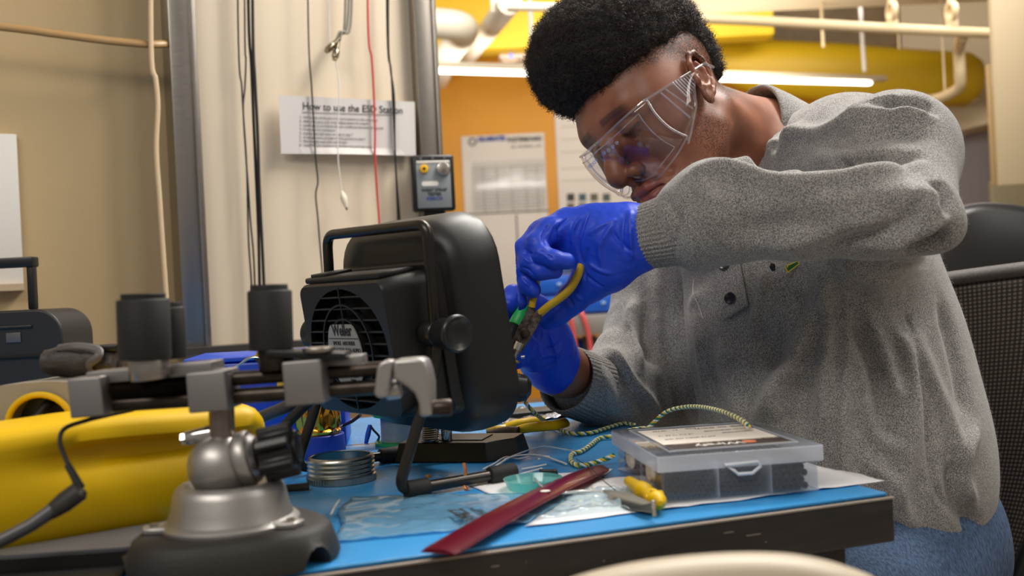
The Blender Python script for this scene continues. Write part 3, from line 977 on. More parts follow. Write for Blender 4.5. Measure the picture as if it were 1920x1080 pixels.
# handle / stand, one bent tube on each side of the housing with knobs
piv = Vector((hw + 0.016, 0.036, 0.008))
piv_n = SM @ piv
piv_f = SM @ Vector((-piv.x, piv.y, piv.z))
tube_m = mat('black_tube', (58, 55, 52), 0.3, 0.75, bump=(900, 0.1, 0.0003))
hn, hf = P(801, 419, 0.862), P(612, 446, 0.985)
k1 = piv_n + (hn - piv_n) * 0.02
def rounded(pts, r=0.012, n=6):
    """polyline with its inner corners rounded"""
    pts = [Vector(p) for p in pts]
    out = [pts[0]]
    for i in range(1, len(pts) - 1):
        a = pts[i] + (pts[i - 1] - pts[i]).normalized() * r
        b_ = pts[i] + (pts[i + 1] - pts[i]).normalized() * r
        for k in range(n + 1):
            t = k / n
            out.append(a * (1 - t) ** 2 + pts[i] * 2 * t * (1 - t) + b_ * t * t)
    out.append(pts[-1])
    return out
Dn = piv_n.y
hn = P(801, 420, piv_n.y - 0.012)
hf_top = P(613, 441, piv_f.y - 0.016)
htube = rounded([piv_n, hn, hf_top, P(617, 510, piv_f.y - 0.008), piv_f], 0.014)
B().tube(htube, 0.0052, 14).out('handle', tube_m, sa, world=True)
foot_n, foot_f = T(745, 922, TABLE_Z + 0.008), T(962, 884, TABLE_Z + 0.008)
low_n = piv_n + (piv_n - hn).normalized() * 0.024
leg = rounded([piv_n, low_n, foot_n, foot_f], 0.016)
B().tube(leg, 0.0052, 14).out('stand_tube', tube_m, sa, world=True)
back = (piv_f - piv_n)
bk = Vector((back.x, back.y, 0))
fn2, ff2 = foot_n + bk, foot_f + bk
B().tube(rounded([piv_f, piv_f + (low_n - piv_n), fn2, ff2], 0.016), 0.0052, 12).out('stand_tube', tube_m, sa, world=True)
fd = (foot_f - foot_n).normalized()
for (o_, a, b_) in ((foot_n, 0.008, 0.031), (foot_f, -0.027, 0.002)):
    for off in ((Vector((0, 0, 0)), bk) if o_ is foot_f else (Vector((0, 0, 0)),)):
        bb = B().cyl(o_ + off + fd * a, o_ + off + fd * b_, 0.0082, seg=20, bev=0.002)
        bb.out('rubber_sleeve', blk_rub, sa, world=True)
for sgn, pv in ((1, piv_n), (-1, piv_f)):
    d = W_ * sgn
    kb = B()
    kb.cyl(pv - d * 0.012, pv + d * 0.006, 0.012, bev=0.002)
    KM = zframe(pv + d * 0.006, d)
    kb.lathe([(0, 0), (0.009, 0), (0.0125, 0.002), (0.0138, 0.006), (0.0135, 0.018), (0.0145, 0.021), (0.0165, 0.024), (0.0170, 0.027), (0.0160, 0.029), (0.0145, 0.0295), (0.0125, 0.0280), (0.008, 0.0265), (0, 0.026)], KM, 36)
    kb.out('knob', mat('knob_black', (30, 29, 29), 0.3), sa, world=True, angle=50)
c_ = P(973, 727, 1.0)
B().tube([c_ + Vector((-0.035, -0.02, 0)), c_ + Vector((-0.012, 0, 0)), c_, c_ + Vector((0.008, 0.0, -0.0005)), c_ + Vector((0.0125, 0, -0.001))], [0.006, 0.011, 0.0145, 0.0125, 0.006], 24).out('front_knob', mat('knob_black', (30, 29, 29), 0.3), sa, world=True)
# ------------------------------------------------------------------ board-holder vise in the foreground
VD = 0.70
VC = P(442, 1035, VD)
VC.z = TABLE_Z
vs_ = thing('board_vise', 'silver ball-joint board vise on a black base in the foreground', 'vise', VC)
R_, F_ = Vector((1, 0, 0)), Vector((0, -1, 0))
vb = B()
prof = [(0, 0), (0.070, 0), (0.0725, 0.004), (0.068, 0.024), (0.064, 0.030), (0.058, 0.032), (0, 0.032)]
# base: lobed body with arch cut-outs
vsb, fsb = [], []
NA = 96
rows = [(0.0, 0.0), (0.0, 1.0), (0.004, 1.02), (0.016, 0.97), (0.0215, 0.94), (0.0242, 0.89), (0.025, 0.80), (0.025, 0.0)]
for zi, (z, k) in enumerate(rows):
    for a in range(NA):
        t = 2 * math.pi * a / NA
        lob = 0.0690 + 0.0055 * math.cos(3 * (t + 0.30))
        zz = z
        # arches
        for c_ in (-0.50, 1.59, 3.69):
            dd = abs((t - c_ + math.pi) % (2 * math.pi) - math.pi)
            if dd < 0.15 and zi <= 3:
                zz = max(z, 0.0145 * math.sqrt(max(0, 1 - (dd / 0.15) ** 2)))
        vsb.append((lob * k * math.cos(t), lob * k * math.sin(t), zz))
for i in range(len(rows) - 1):
    for a in range(NA):
        b_ = (a + 1) % NA
        fsb.append((i * NA + a, i * NA + b_, (i + 1) * NA + b_, (i + 1) * NA + a))
B().add(vsb, fsb).out('base', mat('base_black_texture', (40, 37, 35), 0.6, bump=(600, 0.5)), vs_, angle=50)
zc = 0.0250
fl_ = B().lathe([(0, 0), (0.0475, 0), (0.0475, 0.002), (0.046, 0.0035), (0.043, 0.005), (0.0405, 0.012), (0.0385, 0.022), (0.0365, 0.0265), (0.0335, 0.029), (0.030, 0.029), (0.027, 0.026), (0.0, 0.018)], Matrix.Translation((-0.002, 0, zc)), 64)
fl_.out('socket', alu, vs_, angle=40)
for ang in (-0.42, math.pi + 0.35, 1.3):
    M_ = Matrix.Translation((-0.002, 0, zc)) @ Matrix.Rotation(ang, 4, 'Z')
    tbm = B().prism([(0.036, -0.013), (0.052, -0.009), (0.0585, -0.006), (0.0585, 0.006), (0.052, 0.009), (0.036, 0.013)], 0.0042, M_)
    tbm.out('mounting_tab', alu, vs_, bevel=0.001)
    B().cyl((0.051, 0, 0.0042), (0.051, 0, 0.006), 0.003, seg=6, M=M_).out('tab_screw', steel, vs_)
ball_z = P(415, 874, VD).z - TABLE_Z
bx = P(415, 874, VD).x - VC.x
B().sphere((bx, 0, ball_z), 0.0232, 40).out('ball', alu, vs_)
# split clamp ring and black clamp knob
RM = Matrix.Translation((bx + 0.0195, -0.002, ball_z + 0.005)) @ Matrix.Rotation(math.radians(78), 4, 'Y')
B().lathe([(0.013, -0.0055), (0.0185, -0.0055), (0.0195, -0.004), (0.0195, 0.002), (0.0185, 0.0035), (0.013, 0.0035), (0.013, -0.0055)], RM, 48).out('clamp_ring', alu, vs_)
RM2 = Matrix.Translation((bx + 0.0245, -0.001, ball_z + 0.005)) @ Matrix.Rotation(math.radians(78), 4, 'Y')
B().lathe([(0, -0.002), (0.0165, -0.002), (0.017, 0.000), (0.014, 0.003), (0, 0.004)], RM2, 40).out('clamp_plate', alu_mat, vs_)
KM = Matrix.Translation((bx + 0.0280, -0.004, ball_z + 0.006)) @ Matrix.Rotation(math.radians(80), 4, 'Y')
star = []
for k in range(72):
    a = 2 * math.pi * k / 72
    r = 0.0165 + 0.0026 * (1 if math.cos(6 * a) > 0 else -1) * min(1, abs(math.cos(6 * a)) * 2.2)
    star.append((r * math.cos(a), r * math.sin(a)))
kk = B().prism(star, 0.024, KM, z0=0.002)
kk.out('clamp_knob', blk, vs_, bevel=0.0012)
B().lathe([(0, 0.0), (0.010, 0.0), (0.010, 0.008), (0.008, 0.009), (0, 0.009)], KM @ Matrix.Translation((0, 0, 0.02)), 24).out('knob_cap', blk_s, vs_)
a, b_ = P(349, 822, VD) - VC, P(400, 812, VD) - VC
B().cyl(a, b_, 0.0052, 0.006, seg=18, bev=0.001).cyl(a + Vector((-0.003, 0, -.0003)), a, 0.0042, seg=6).out('thumb_screw', chrome, vs_)
# stem
a, b_ = P(418, 850, VD) - VC, P(415, 760, VD) - VC
B().cyl(a, b_, 0.0088, seg=28).out('stem', mat('worn_steel', (128, 116, 108), 0.35, 0.9, var=(40, 0.2)), vs_)
# parallel bars and their blocks, running left-right
tl_dir = (P(640, 715, 0.70) - P(200, 744, 0.70))
def vb_block(x0, y0, x1, y1, Y, dep, nm, m, bev=0.0015):
    c = P((x0 + x1) / 2, (y0 + y1) / 2, Y) - VC
    w_ = (x1 - x0) / FPX * Y
    h_ = (y1 - y0) / FPX * Y
    M_ = Matrix.Translation(c) @ Matrix.Rotation(math.radians(-2.4), 4, 'Y') @ Matrix.Rotation(math.radians(-3), 4, 'Z')
    return B().box((0, dep / 2, 0), (w_, dep, h_), M_, bev=bev, seg=3).out(nm, m, vs_)
vb_block(127, 708, 192, 783, 0.685, 0.034, 'jaw_block', alu_mat)
vb_block(349, 697, 424, 773, 0.685, 0.032, 'centre_block', alu_mat)
vb_block(530, 676, 604, 760, 0.680, 0.032, 'jaw_block', alu_mat)
Yb = 0.703
for (ya, yb, dy) in ((727, 688, 0), (760, 722, 0.0)):
    a, b_ = P(190, ya, Yb) - VC, P(760, yb, Yb) - VC
    B().cyl(a, b_, 0.0052 if ya < 740 else 0.0056, seg=20).out('rail', dk_steel, vs_)
    t_a, t_b = a.lerp(b_, 0.02), a.lerp(b_, 0.3)
tr_ = B()
a, b_ = P(210, 733, 0.70) - VC, P(352, 722, 0.70) - VC
for k in range(34):
    t = k / 34
    c = a.lerp(b_, t)
    tr_.lathe([(0.0050, 0), (0.0062, 0.0008), (0.0050, 0.0016)], zframe(c, b_ - a), 16)
tr_.out('thread', dk_steel, vs_)
# end bracket and curved arm at the right
EB = [(-0.0, 0.0)]
ebY = 0.675
def vpoly(pix, Y, dep, nm, m, bev=0.002):
    f, bk_ = [], []
    for (x, y) in pix:
        p = P(x, y, Y) - VC
        f.append(p)
        bk_.append(p + Vector((0.12 * dep, dep, 0)))
    n = len(f)
    fs = [list(range(n)), [n + i for i in range(n)][::-1]] + [[i, n + i, n + (i + 1) % n, (i + 1) % n] for i in range(n)]
    return B().add(f + bk_, fs).out(nm, m, vs_, bevel=bev, bseg=3)
vpoly([(706, 690), (712, 680), (722, 675), (738, 676), (734, 700), (728, 730), (724, 742), (716, 748), (704, 746), (700, 738)], ebY, 0.012, 'end_plate', alu)
arm_px = [(736, 675), (770, 672), (788, 671), (797, 678), (803, 695), (808, 720), (809, 780), (786, 783), (784, 757), (776, 738), (762, 726), (750, 718), (736, 712)]
vpoly(arm_px, ebY, 0.020, 'end_arm', alu, 0.0025)
a, b_ = P(722, 733, 0.69) - VC, P(752, 728, 0.69) - VC
B().cyl(a, b_, 0.0068, seg=24, bev=0.002).out('end_bush', alu, vs_)
a, b_ = P(805, 766, 0.685) - VC, P(848, 763, 0.685) - VC
B().cyl(a, b_, 0.0058, seg=24, bev=0.0015).out('end_pin', dk_steel, vs_)
# rubber topped posts
def rpost(x0, x1, y0, y1, Y, nm='rubber_post'):
    c0, c1 = P((x0 + x1) / 2 + 2, y1, Y) - VC, P((x0 + x1) / 2 - 2, y0, Y) - VC
    r = (x1 - x0) / 2 / FPX * Y
    H = (c1 - c0).length
    M_ = zframe(c0, c1 - c0)
    B().lathe([(0, 0), (r * 0.97, 0), (r, 0.002), (r, H * 0.90), (r * 0.97, H * 0.915), (r * 0.83, H * 0.93), (r * 0.83, H), (r * 0.8, H + .0006), (0, H + .0006)], M_, 48).out(nm, blk_rub, vs_, angle=40)
    return c0
c0 = rpost(222, 318, 552, 673, 0.685)
c1 = rpost(288, 347, 568, 672, 0.72)
c2 = rpost(466, 548, 535, 655, 0.70)
for c, r, m in ((c0, 0.0135, steel), (c2, 0.012, dk_steel)):
    B().cyl(c + Vector((0.003, 0, -0.0145)), c + Vector((0.002, 0, 0.001)), r, seg=32, bev=0.001).out('post_collar', m, vs_)
vb_block(158, 688, 400, 712, 0.695, 0.026, 'slide_plate', alu_mat, 0.001)
pl_ = B()
a = P(500, 662, 0.69) - VC; b_ = P(648, 668, 0.69) - VC
M_ = frame((a + b_) / 2, b_ - a)
pl_.box((0, 0.01, 0), ((b_ - a).length, 0.03, 0.0055), M_, bev=0.0015)
pl_.out('jaw_arm', blk_s, vs_)
vb_block(612, 668, 680, 700, 0.70, 0.02, 'jaw_plate', alu_mat, 0.0012)
a = P(597, 660, 0.69) - VC
B().cyl(a, a + Vector((0, 0, 0.0035)), 0.011, seg=28, bev=0.001).out('jaw_washer', steel, vs_)

# ------------------------------------------------------------------ yellow case and its neighbours, left foreground
y0, y1 = Vector((-0.43, 0.655, TABLE_Z)), Vector((-0.203, 0.815, TABLE_Z))
yd_ = (y1 - y0).normalized()
yn_ = Vector((-yd_.y, yd_.x, 0))
YM = Matrix((yd_, yn_, Vector((0, 0, 1)))).transposed().to_4x4()
YM.translation = y0
yc = thing('yellow_case', 'glossy yellow plastic case lying behind the silver vise', 'case', YM)
Ly = (y1 - y0).length
# cross-section (depth y, height z) with a long dent and tucked-under foot
sec = [(0.012, 0.0), (0.006, 0.006), (-0.001, 0.022), (-0.004, 0.030), (-0.005, 0.045), (-0.002, 0.060), (0.003, 0.0665), (0.0035, 0.074), (-0.0015, 0.080), (-0.001, 0.088), (0.004, 0.093), (0.012, 0.0955), (0.06, 0.097), (0.10, 0.09), (0.11, 0.05), (0.11, 0.0)]
rings_ = []
NX = 40
for i in range(NX + 1):
    t = i / NX
    x = Ly * t
    dent = 1 / (1 + math.exp(-(t - 0.42) * 28)) * (1 / (1 + math.exp((t - 0.985) * 90)))
    top = 0.004 * math.sin(math.pi * min(1, t * 1.2)) - (0.002 * (1 - dent))
    rg = []
    for (y, z) in sec:
        yy = y
        if 0.06 < z < 0.0775 and y < 0.02:
            yy = y + 0.006 * dent - 0.006 * (1 - dent) + 0.002
        endr = 0.0
        zz = z
        if t > 0.93:
            k = (t - 0.93) / 0.07
            zz = z * (1 - 0.10 * k * k)
            yy = y + (0.05 - y) * 0.28 * k * k * k
        rg.append(Vector((x, yy, zz + (top if z > 0.07 else 0))))
    rings_.append(rg)
rings_.append([Vector((Ly + 0.004, 0.05 + (p.y - 0.05) * 0.55, 0.045 + (p.z - 0.045) * 0.8)) for p in rings_[-1]])
B().loft(rings_).out('body', yel, yc, angle=60)

sl_M = Matrix.Translation((0, 0, 0))
sbx = thing('instrument_box', 'flat dark box with a glossy grey top in front of the yellow case', 'box', (-0.33, 0.70, TABLE_Z))
B().prism([(-0.40, 0.585), (-0.266, 0.585), (-0.266, 0.650), (-0.272, 0.683), (-0.40, 0.672)], 0.004, z0=TABLE_Z).out('base_plate', blk_s, sbx, world=True)
spoly = [(-0.385, 0.674), (-0.271, 0.684), (-0.271, 0.764), (-0.385, 0.684)]
B().prism(spoly, 0.014, z0=TABLE_Z).out('body', blk_s, sbx, world=True, bevel=0.001)
B().prism([(-0.384, 0.6745), (-0.272, 0.6845), (-0.272, 0.7625), (-0.384, 0.6835)], 0.0015, z0=TABLE_Z + 0.014).out('top_plate', mat('glossy_grey_top', (110, 112, 122), 0.12, 0.3), sbx, world=True)

tdm = thing('tape_dispenser', 'grey dispenser with a yellow ringed round opening behind the yellow case', 'dispenser', P(60, 800, 0.82))
# shell: rounded outline with a round hole, extruded in depth
def dpt(x, y, Y):
    return P(x, y, Y)
outl = [(-60, 850), (-60, 745), (-30, 731), (5, 722), (50, 717), (95, 714), (130, 716), (150, 722), (158, 740), (160, 850)]
ctr = (78, 792)
holes = []
NO = 48
fo, fi, bo, bi = [], [], [], []
def ray_outline(a):
    """point of the outline in direction a from the hole centre"""
    best = None
    cx_, cy_ = ctr
    dx, dy = math.cos(a), math.sin(a)
    n = len(outl)
    for i in range(n):
        x1_, y1_ = outl[i]; x2_, y2_ = outl[(i + 1) % n]
        ex, ey = x2_ - x1_, y2_ - y1_
        den = dx * ey - dy * ex
        if abs(den) < 1e-9:
            continue
        t = ((x1_ - cx_) * ey - (y1_ - cy_) * ex) / den
        s = ((x1_ - cx_) * dy - (y1_ - cy_) * dx) / den
        if t > 0 and -1e-6 <= s <= 1 + 1e-6 and (best is None or t < best):
            best = t
    return (cx_ + dx * best, cy_ + dy * best)
for k in range(NO):
    a = 2 * math.pi * k / NO
    o2 = ray_outline(a)
    i2 = (ctr[0] + 62 * math.cos(a), ctr[1] + 56 * math.sin(a))
    fo.append(dpt(o2[0], o2[1], 0.80)); fi.append(dpt(i2[0], i2[1], 0.80))
    bo.append(dpt(o2[0], o2[1], 0.80) + Vector((0.01, 0.065, 0))); bi.append(dpt(i2[0], i2[1], 0.80) + Vector((0.01, 0.03, 0)))
shell = B()
shell.loft([bi, fi, fo, bo], cap=False)
shell.out('shell', mat('warm_grey_plastic', (150, 142, 130), 0.4), tdm, world=True, bevel=0.002)
rg1 = [dpt(ctr[0] - 3 + 60 * math.cos(2 * math.pi * k / NO), ctr[1] + 2 + 54 * math.sin(2 * math.pi * k / NO), 0.797) for k in range(NO)]
B().tube(rg1, 0.0026, 10, closed=True).out('ring', yel, tdm, world=True)
cav = [dpt(ctr[0] + 58 * math.cos(2 * math.pi * k / NO), ctr[1] + 53 * math.sin(2 * math.pi * k / NO), 0.812) for k in range(NO)]
B().add(cav + [p + Vector((0.008, 0.03, 0)) for p in cav], [list(range(NO)), list(range(NO, 2 * NO))] + [[i, (i + 1) % NO, NO + (i + 1) % NO, NO + i] for i in range(NO)]).out('inner_drum', mat('drum_black', (28, 30, 30), 0.5), tdm, world=True)
a, b_ = P(62, 790, 0.795), P(95, 750, 0.81)
B().tube([a, a.lerp(b_, .5) + Vector((0.002, 0, .002)), b_], 0.004, 10).out('lever', blk, tdm, world=True)

# test probe with its lead, leaning over the yellow case
pr = thing('probe', 'black probe with a curved lead leaning on the yellow case', 'probe', P(20, 1005, 0.655))
Yp = 0.668
B().tube(spline([P(250, 768, 0.735), P(200, 779, 0.72), P(160, 789, 0.705), P(122, 803, 0.69), P(112, 825, 0.683), P(119, 850, 0.68), P(130, 875, 0.675), P(137, 893, 0.672)], 6), 0.0016, 10).out('lead', blk_cable, pr, world=True)
B().tube([P(127, 872, 0.675), P(140, 895, 0.671), P(150, 915, 0.668)], [0.0024, 0.0028, 0.0034], 10).out('strain_relief', blk_rub, pr, world=True)
pb_ = B().tube([P(156, 915, 0.667), P(150, 920, 0.666), P(120, 942, 0.664), P(98, 958, 0.662), P(88, 965, 0.661)], [0.0045, 0.0078, 0.0078, 0.0062, 0.0050], 20, flat=0.7)
pb_.out('head', mat('probe_black', (42, 38, 36), 0.4), pr, world=True)
B().tube([P(100, 956, 0.662), P(60, 984, 0.657), P(20, 1005, 0.653), P(-40, 1034, 0.648)], [0.0050, 0.0045, 0.0045, 0.0045], 20).out('body', mat('probe_grey', (78, 78, 82), 0.3), pr, world=True)

# black case with a tube handle at the far left, strapped pouch
ca = thing('equipment_case', 'black case with rounded corner and tall frame handle, far left', 'case', P(30, 720, 1.35))
YC = 1.35
x1c = P(118, 650, YC).x
zt_, zb_ = P(60, 580, YC).z, TABLE_Z
cp = []
for (px, pz) in rrect(0.34, zt_ - zb_, 0.036, 8):
    cp.append((px, pz))
CMX = Matrix.Translation((x1c - 0.17, YC, (zt_ + zb_) / 2)) @ Matrix.Rotation(math.pi / 2, 4, 'X')
B().prism(cp, 0.10, CMX, z0=-0.10).out('body', mat('case_black', (34, 30, 29), 0.5, bump=(300, 0.2)), ca, world=True, bevel=0.003)
B().box((P(26, 633, YC).x, YC - 0.001, P(26, 633, YC).z), (0.020, 0.002, 0.0135), bev=0.001).out('name_plate', mat('plate_grey', (96, 88, 88), 0.4), ca, world=True)
B().box((x1c - 0.19, YC - 0.001, P(60, 612, YC).z), (0.30, 0.003, 0.004), bev=0.001).out('seam', blk, ca, world=True)
B().box((x1c - 0.17, YC - 0.002, P(60, 668, YC).z), (0.33, 0.004, 0.003), bev=0.001).out('lid_joint', blk_deep, ca, world=True)
hz = P(40, 492, YC + 0.03)
pp = P(60, 575, YC + 0.03)
B().box((hz.x - 0.14, YC + 0.03, hz.z), (0.32, 0.02, 0.014), bev=0.002).out('handle_bar', blk, ca, world=True)
for dx in (0.0, -0.26):
    B().box((pp.x + dx + 0.002, YC + 0.03, (hz.z + zt_) / 2), (0.009, 0.014, hz.z - zt_), bev=0.002).out('handle_post', blk, ca, world=True)

po = thing('pouch', 'crumpled dark grey pouch with a strap beside the black case', 'pouch', P(155, 705, 0.835))
pm = B()
YP = 0.835
rr_ = []
for i in range(17):
    t = i / 16
    x = 90 + 132 * t
    ctrx = P(x, 678, YP)
    hh_ = 0.0125 * (0.25 + 0.9 * math.sin(math.pi * min(1, 0.12 + 0.8 * t)) ** 0.5)
    rg = []
    for k in range(20):
        a = 2 * math.pi * k / 20
        nz = 0.0018 * noise.noise(Vector((t * 6, math.cos(a) * 2, math.sin(a) * 2)))
        rg.append(ctrx + Vector((0, (0.016 + nz) * math.cos(a), (hh_ + nz) * math.sin(a))))
    rr_.append(rg)
pm.loft(rr_)
pm.out('bag', mat('pouch_grey', (52, 46, 44), 0.55, bump=(150, 0.6, .002)), po, world=True)
B().tube(spline([P(108, 652, .825), P(140, 648, .82), P(180, 653, .82), P(184, 668, .815), P(166, 684, .815), P(172, 700, .82)], 5), 0.0036, 8, flat=0.4).out('strap', mat('strap_grey', (84, 78, 78), 0.5), po, world=True)
B().box(P(206, 652, .83), (0.017, 0.012, 0.006), bev=0.002).out('buckle', blk, po, world=True)
B().cyl(P(212, 690, .84), P(238, 689, .84), 0.0095, seg=16).out('roll_end', mat('roll_brown', (60, 46, 38), 0.6), po, world=True)

# ------------------------------------------------------------------ blue soldering station and things on the blue mat
stn = thing('soldering_station', 'blue box shaped soldering station standing behind the vise rails', 'soldering station', T(500, 850))
f0_, f1_ = T(350, 858), T(651, 838)
f1_.z = f0_.z = TABLE_Z
sd = (f1_ - f0_).normalized()
SMx = Matrix((sd, Vector((-sd.y, sd.x, 0)), Vector((0, 0, 1)))).transposed().to_4x4()
SMx.translation = f0_
Ls = (f1_ - f0_).length
B().box((Ls * 0.36, 0.06, 0.055), (Ls * 0.72, 0.12, 0.110), SMx, bev=0.006, seg=3).out('body', blue_pl, stn, world=True)
B().box((Ls * 0.40, 0.06, 0.1125), (Ls * 0.78, 0.126, 0.006), SMx, bev=0.002).out('lid', mat('blue_lid', (36, 76, 190), 0.35), stn, world=True)
B().box((Ls * 0.25, 0.001, 0.088), (Ls * 0.36, 0.006, 0.010), SMx, bev=0.002).out('slot', blk_deep, stn, world=True)
B().box((Ls * 0.86, 0.05, 0.025), (Ls * 0.28, 0.10, 0.05), SMx, bev=0.003).out('side_tray', blue_pl, stn, world=True)
tag(B().box((0, 0, 0), (0.36, 0.06, 0.012), frame(P(430, 653, 1.84) , wd)).out('dark_shelf', mat('dark_shelf_edge', (50, 46, 44), 0.5)), 'dark ledge under the cream panel behind the soldering station', 'shelf')

# iron with a yellow and black grip held in its rest
ir = thing('wire_stripper', 'yellow and black wire stripper standing by the blue station', 'wire stripper', P(505, 720, 1.03))
Yi = 1.03
def flat_poly(pix, Y, dep, nm, m, par, bev=0.001):
    f = [P(x, y, Y) for (x, y) in pix]
    bk_ = [p + Vector((0, dep, 0)) for p in f]
    n = len(f)
    fs = [list(range(n)), [n + i for i in range(n)][::-1]] + [[i, n + i, n + (i + 1) % n, (i + 1) % n] for i in range(n)]
    return B().add(f + bk_, fs).out(nm, m, par, world=True, bevel=bev)
flat_poly([(484, 656), (490, 650), (498, 662), (530, 672), (548, 680), (548, 720), (526, 712), (505, 700), (486, 680), (474, 672)], Yi, 0.010, 'body', yel_tool, ir)
B().cyl(P(508, 689, Yi - 0.0035), P(508, 689, Yi + 0.001), 0.0048, seg=24, bev=0.001).out('pivot_screw', chrome, ir, world=True)
B().tube(spline([P(437, 692, Yi), P(455, 680, Yi - .003), P(472, 671, Yi - .004), P(490, 672, Yi - .005), P(512, 682, Yi - .005), P(524, 698, Yi - .004), P(528, 715, Yi)], 6), 0.0011, 8).out('wire_loop', chrome, ir, world=True)
B().tube(spline([P(430, 695, Yi), P(448, 684, Yi), P(466, 671, Yi - .003), P(478, 668, Yi - .004)], 5), 0.001, 8).out('wire_end', chrome, ir, world=True)
B().tube([P(478, 672, Yi - 0.004), P(492, 684, Yi - .004), P(506, 697, Yi - .004)], 0.0018, 8).out('groove', blk, ir, world=True)
B().box(P(528, 726, Yi), (0.008, 0.008, 0.012), bev=0.001).out('lower_grip', yel_tool, ir, world=True)
# thick black cords
tag(B().tube(spline([P(468, 792, 0.98), P(500, 778, 0.97), P(530, 766, 0.96), P(560, 752, 0.955), P(600, 740, 0.95)], 6), 0.0062, 14).out('cord', mat('charcoal_cord', (58, 58, 60), 0.45)), 'thick charcoal cord crossing behind the vise rails', 'cord')
tag(B().tube(spline([P(512, 828, 0.96), P(528, 806, 0.955), P(548, 784, 0.95), P(570, 762, 0.945), P(590, 745, 0.94)], 6), 0.0052, 14).out('cord', blk_cable), 'black cord slanting in front of the brass tip cleaner', 'cord')
tag(B().tube(spline([T(622, 812, TABLE_Z + .03) + Vector((0, 0, 0)), P(640, 800, 1.16), P(660, 790, 1.15), P(676, 778, 1.14)], 6), 0.002, 8).out('cord', blk_cable), 'thin black cord curving up right of the brass tip cleaner', 'cord')

# brass tip cleaner
bc_ = T(590, 862)
bcn = thing('tip_cleaner', 'gold coloured brass tip cleaner in a round blue holder', 'tip cleaner', bc_ + Vector((0, 0.028, 0)))
B().lathe([(0, 0), (0.030, 0), (0.0305, 0.002), (0.029, 0.024), (0.028, 0.025), (0.0255, 0.025), (0.025, 0.022), (0, 0.022)], FR[bcn.name], 48).out('holder', mat('holder_blue', (26, 52, 150), 0.45), bcn, world=True)
gold = mat('gold_foil', (226, 166, 62), 0.16, 1.0, bump=(40, 0.35, 0.002))
vg, fg = [], []
NG = 80
gz = [0.018, 0.026, 0.029, 0.031, 0.036, 0.046, 0.052, 0.058, 0.064, 0.068]
for j, z in enumerate(gz):
    for k in range(NG):
        a = 2 * math.pi * k / NG
        r = 0.0250
        if j in (2, 3):
            r = 0.0262 if j == 2 else 0.0235
        if j >= 4:
            r = 0.0245 + 0.0014 * math.sin(a * 9) + 0.0015 * noise.noise(Vector((math.cos(a) * 3, math.sin(a) * 3, z * 60)))
            if j >= 7:
                r *= 1 - 0.10 * (j - 6)
        zz = z
        if j >= 6:
            zz = z - 0.016 * max(0, math.sin(a * 2.0 + 0.6)) * (j - 5) / 4 + 0.004 * math.sin(a * 5)
        vg.append((r * math.cos(a), r * math.sin(a), zz))
for j in range(len(gz) - 1):
    for k in range(NG):
        b_ = (k + 1) % NG
        fg.append((j * NG + k, j * NG + b_, (j + 1) * NG + b_, (j + 1) * NG + k))
og = B().add(vg, fg, FR[bcn.name]).out('brass_cup', gold, bcn, world=True, angle=60)
md = og.modifiers.new('t', 'SOLIDIFY'); md.thickness = 0.0006
B().sphere((0, 0, 0.036), 0.019, 24, FR[bcn.name], (1, 1, 0.7)).out('brass_wool', mat('brass_wool', (200, 140, 50), 0.3, 1.0, bump=(350, 1.0, .003)), bcn, world=True)

# jar band (stack of rings)
jc = T(637, 905) + Vector((0, 0.012, 0))
jb = B()
prof_ = [(0.0325, 0.0), (0.0335, 0.0005), (0.0335, 0.006), (0.0325, 0.0065)]
z = 0.0065
for k in range(4):
    prof_ += [(0.0318, z + 0.0005), (0.0330, z + 0.0018), (0.0330, z + 0.0026), (0.0318, z + 0.0040)]
    z += 0.0042
prof_ += [(0.0315, z + 0.001), (0.0290, z + 0.0018), (0.0285, z + 0.001), (0.0300, z - 0.001), (0.0300, 0.001), (0.0325, 0.0)]
jb.lathe(prof_, Matrix.Translation(jc), 72)
for k in range(72):
    a = 2 * math.pi * k / 72
    jb.box((0.0336 * math.cos(a), 0.0336 * math.sin(a), 0.003), (0.0006, 0.0012, 0.005), Matrix.Translation(jc) @ Matrix.Rotation(0, 4, 'Z'))
tag(jb.out('jar_band', mat('zinc', (172, 172, 166), 0.3, 1.0), angle=40), 'silver threaded jar band lying on the mat beside the vise', 'jar band')
tag(B().tube([T(520, 918, TABLE_Z + .004), T(545, 915, TABLE_Z + .004), T(580, 912, TABLE_Z + .004)], 0.004, 12, flat=0.6).out('rubber_plug', blk_rub), 'short black plug on the mat left of the jar band', 'plug')

# solder spool
spc = T(745, 838) + Vector((0, 0.026, 0))
sp_ = thing('solder_spool', 'spool of silver solder wire with green flanges', 'spool', spc)
gn = mat('green_flange', (18, 150, 84), 0.4)
SPM = FR[sp_.name]
for z in (0.0, 0.034):
    B().lathe([(0.006, z), (0.030, z), (0.0305, z + 0.001), (0.030, z + 0.0035), (0.006, z + 0.0035)], SPM, 40).out('flange', gn, sp_, world=True)
w_b = B()
for k in range(22):
    z = 0.004 + k * 0.00135
    w_b.lathe([(0.0215, z), (0.0222, z + 0.0004), (0.0222, z + 0.0009), (0.0215, z + 0.0013)], SPM, 40)
w_b.out('solder_wire', mat('solder', (196, 198, 200), 0.38, 0.6), sp_, world=True)
tag(B().cyl(T(800, 838) + Vector((0, 0.045, 0.001)), T(800, 838) + Vector((0, 0.045, 0.030)), 0.017, 0.015, seg=32, bev=0.002).out('plastic_cup', clear_mat('cup_clear', haze=0.25)), 'small clear plastic cup right of the solder spool', 'cup')
a, b_ = T(686, 832, TABLE_Z + 0.002), P(694, 797, 1.2)
mk = thing('marker', 'small blue marker leaning beside the solder spool', 'marker', a)
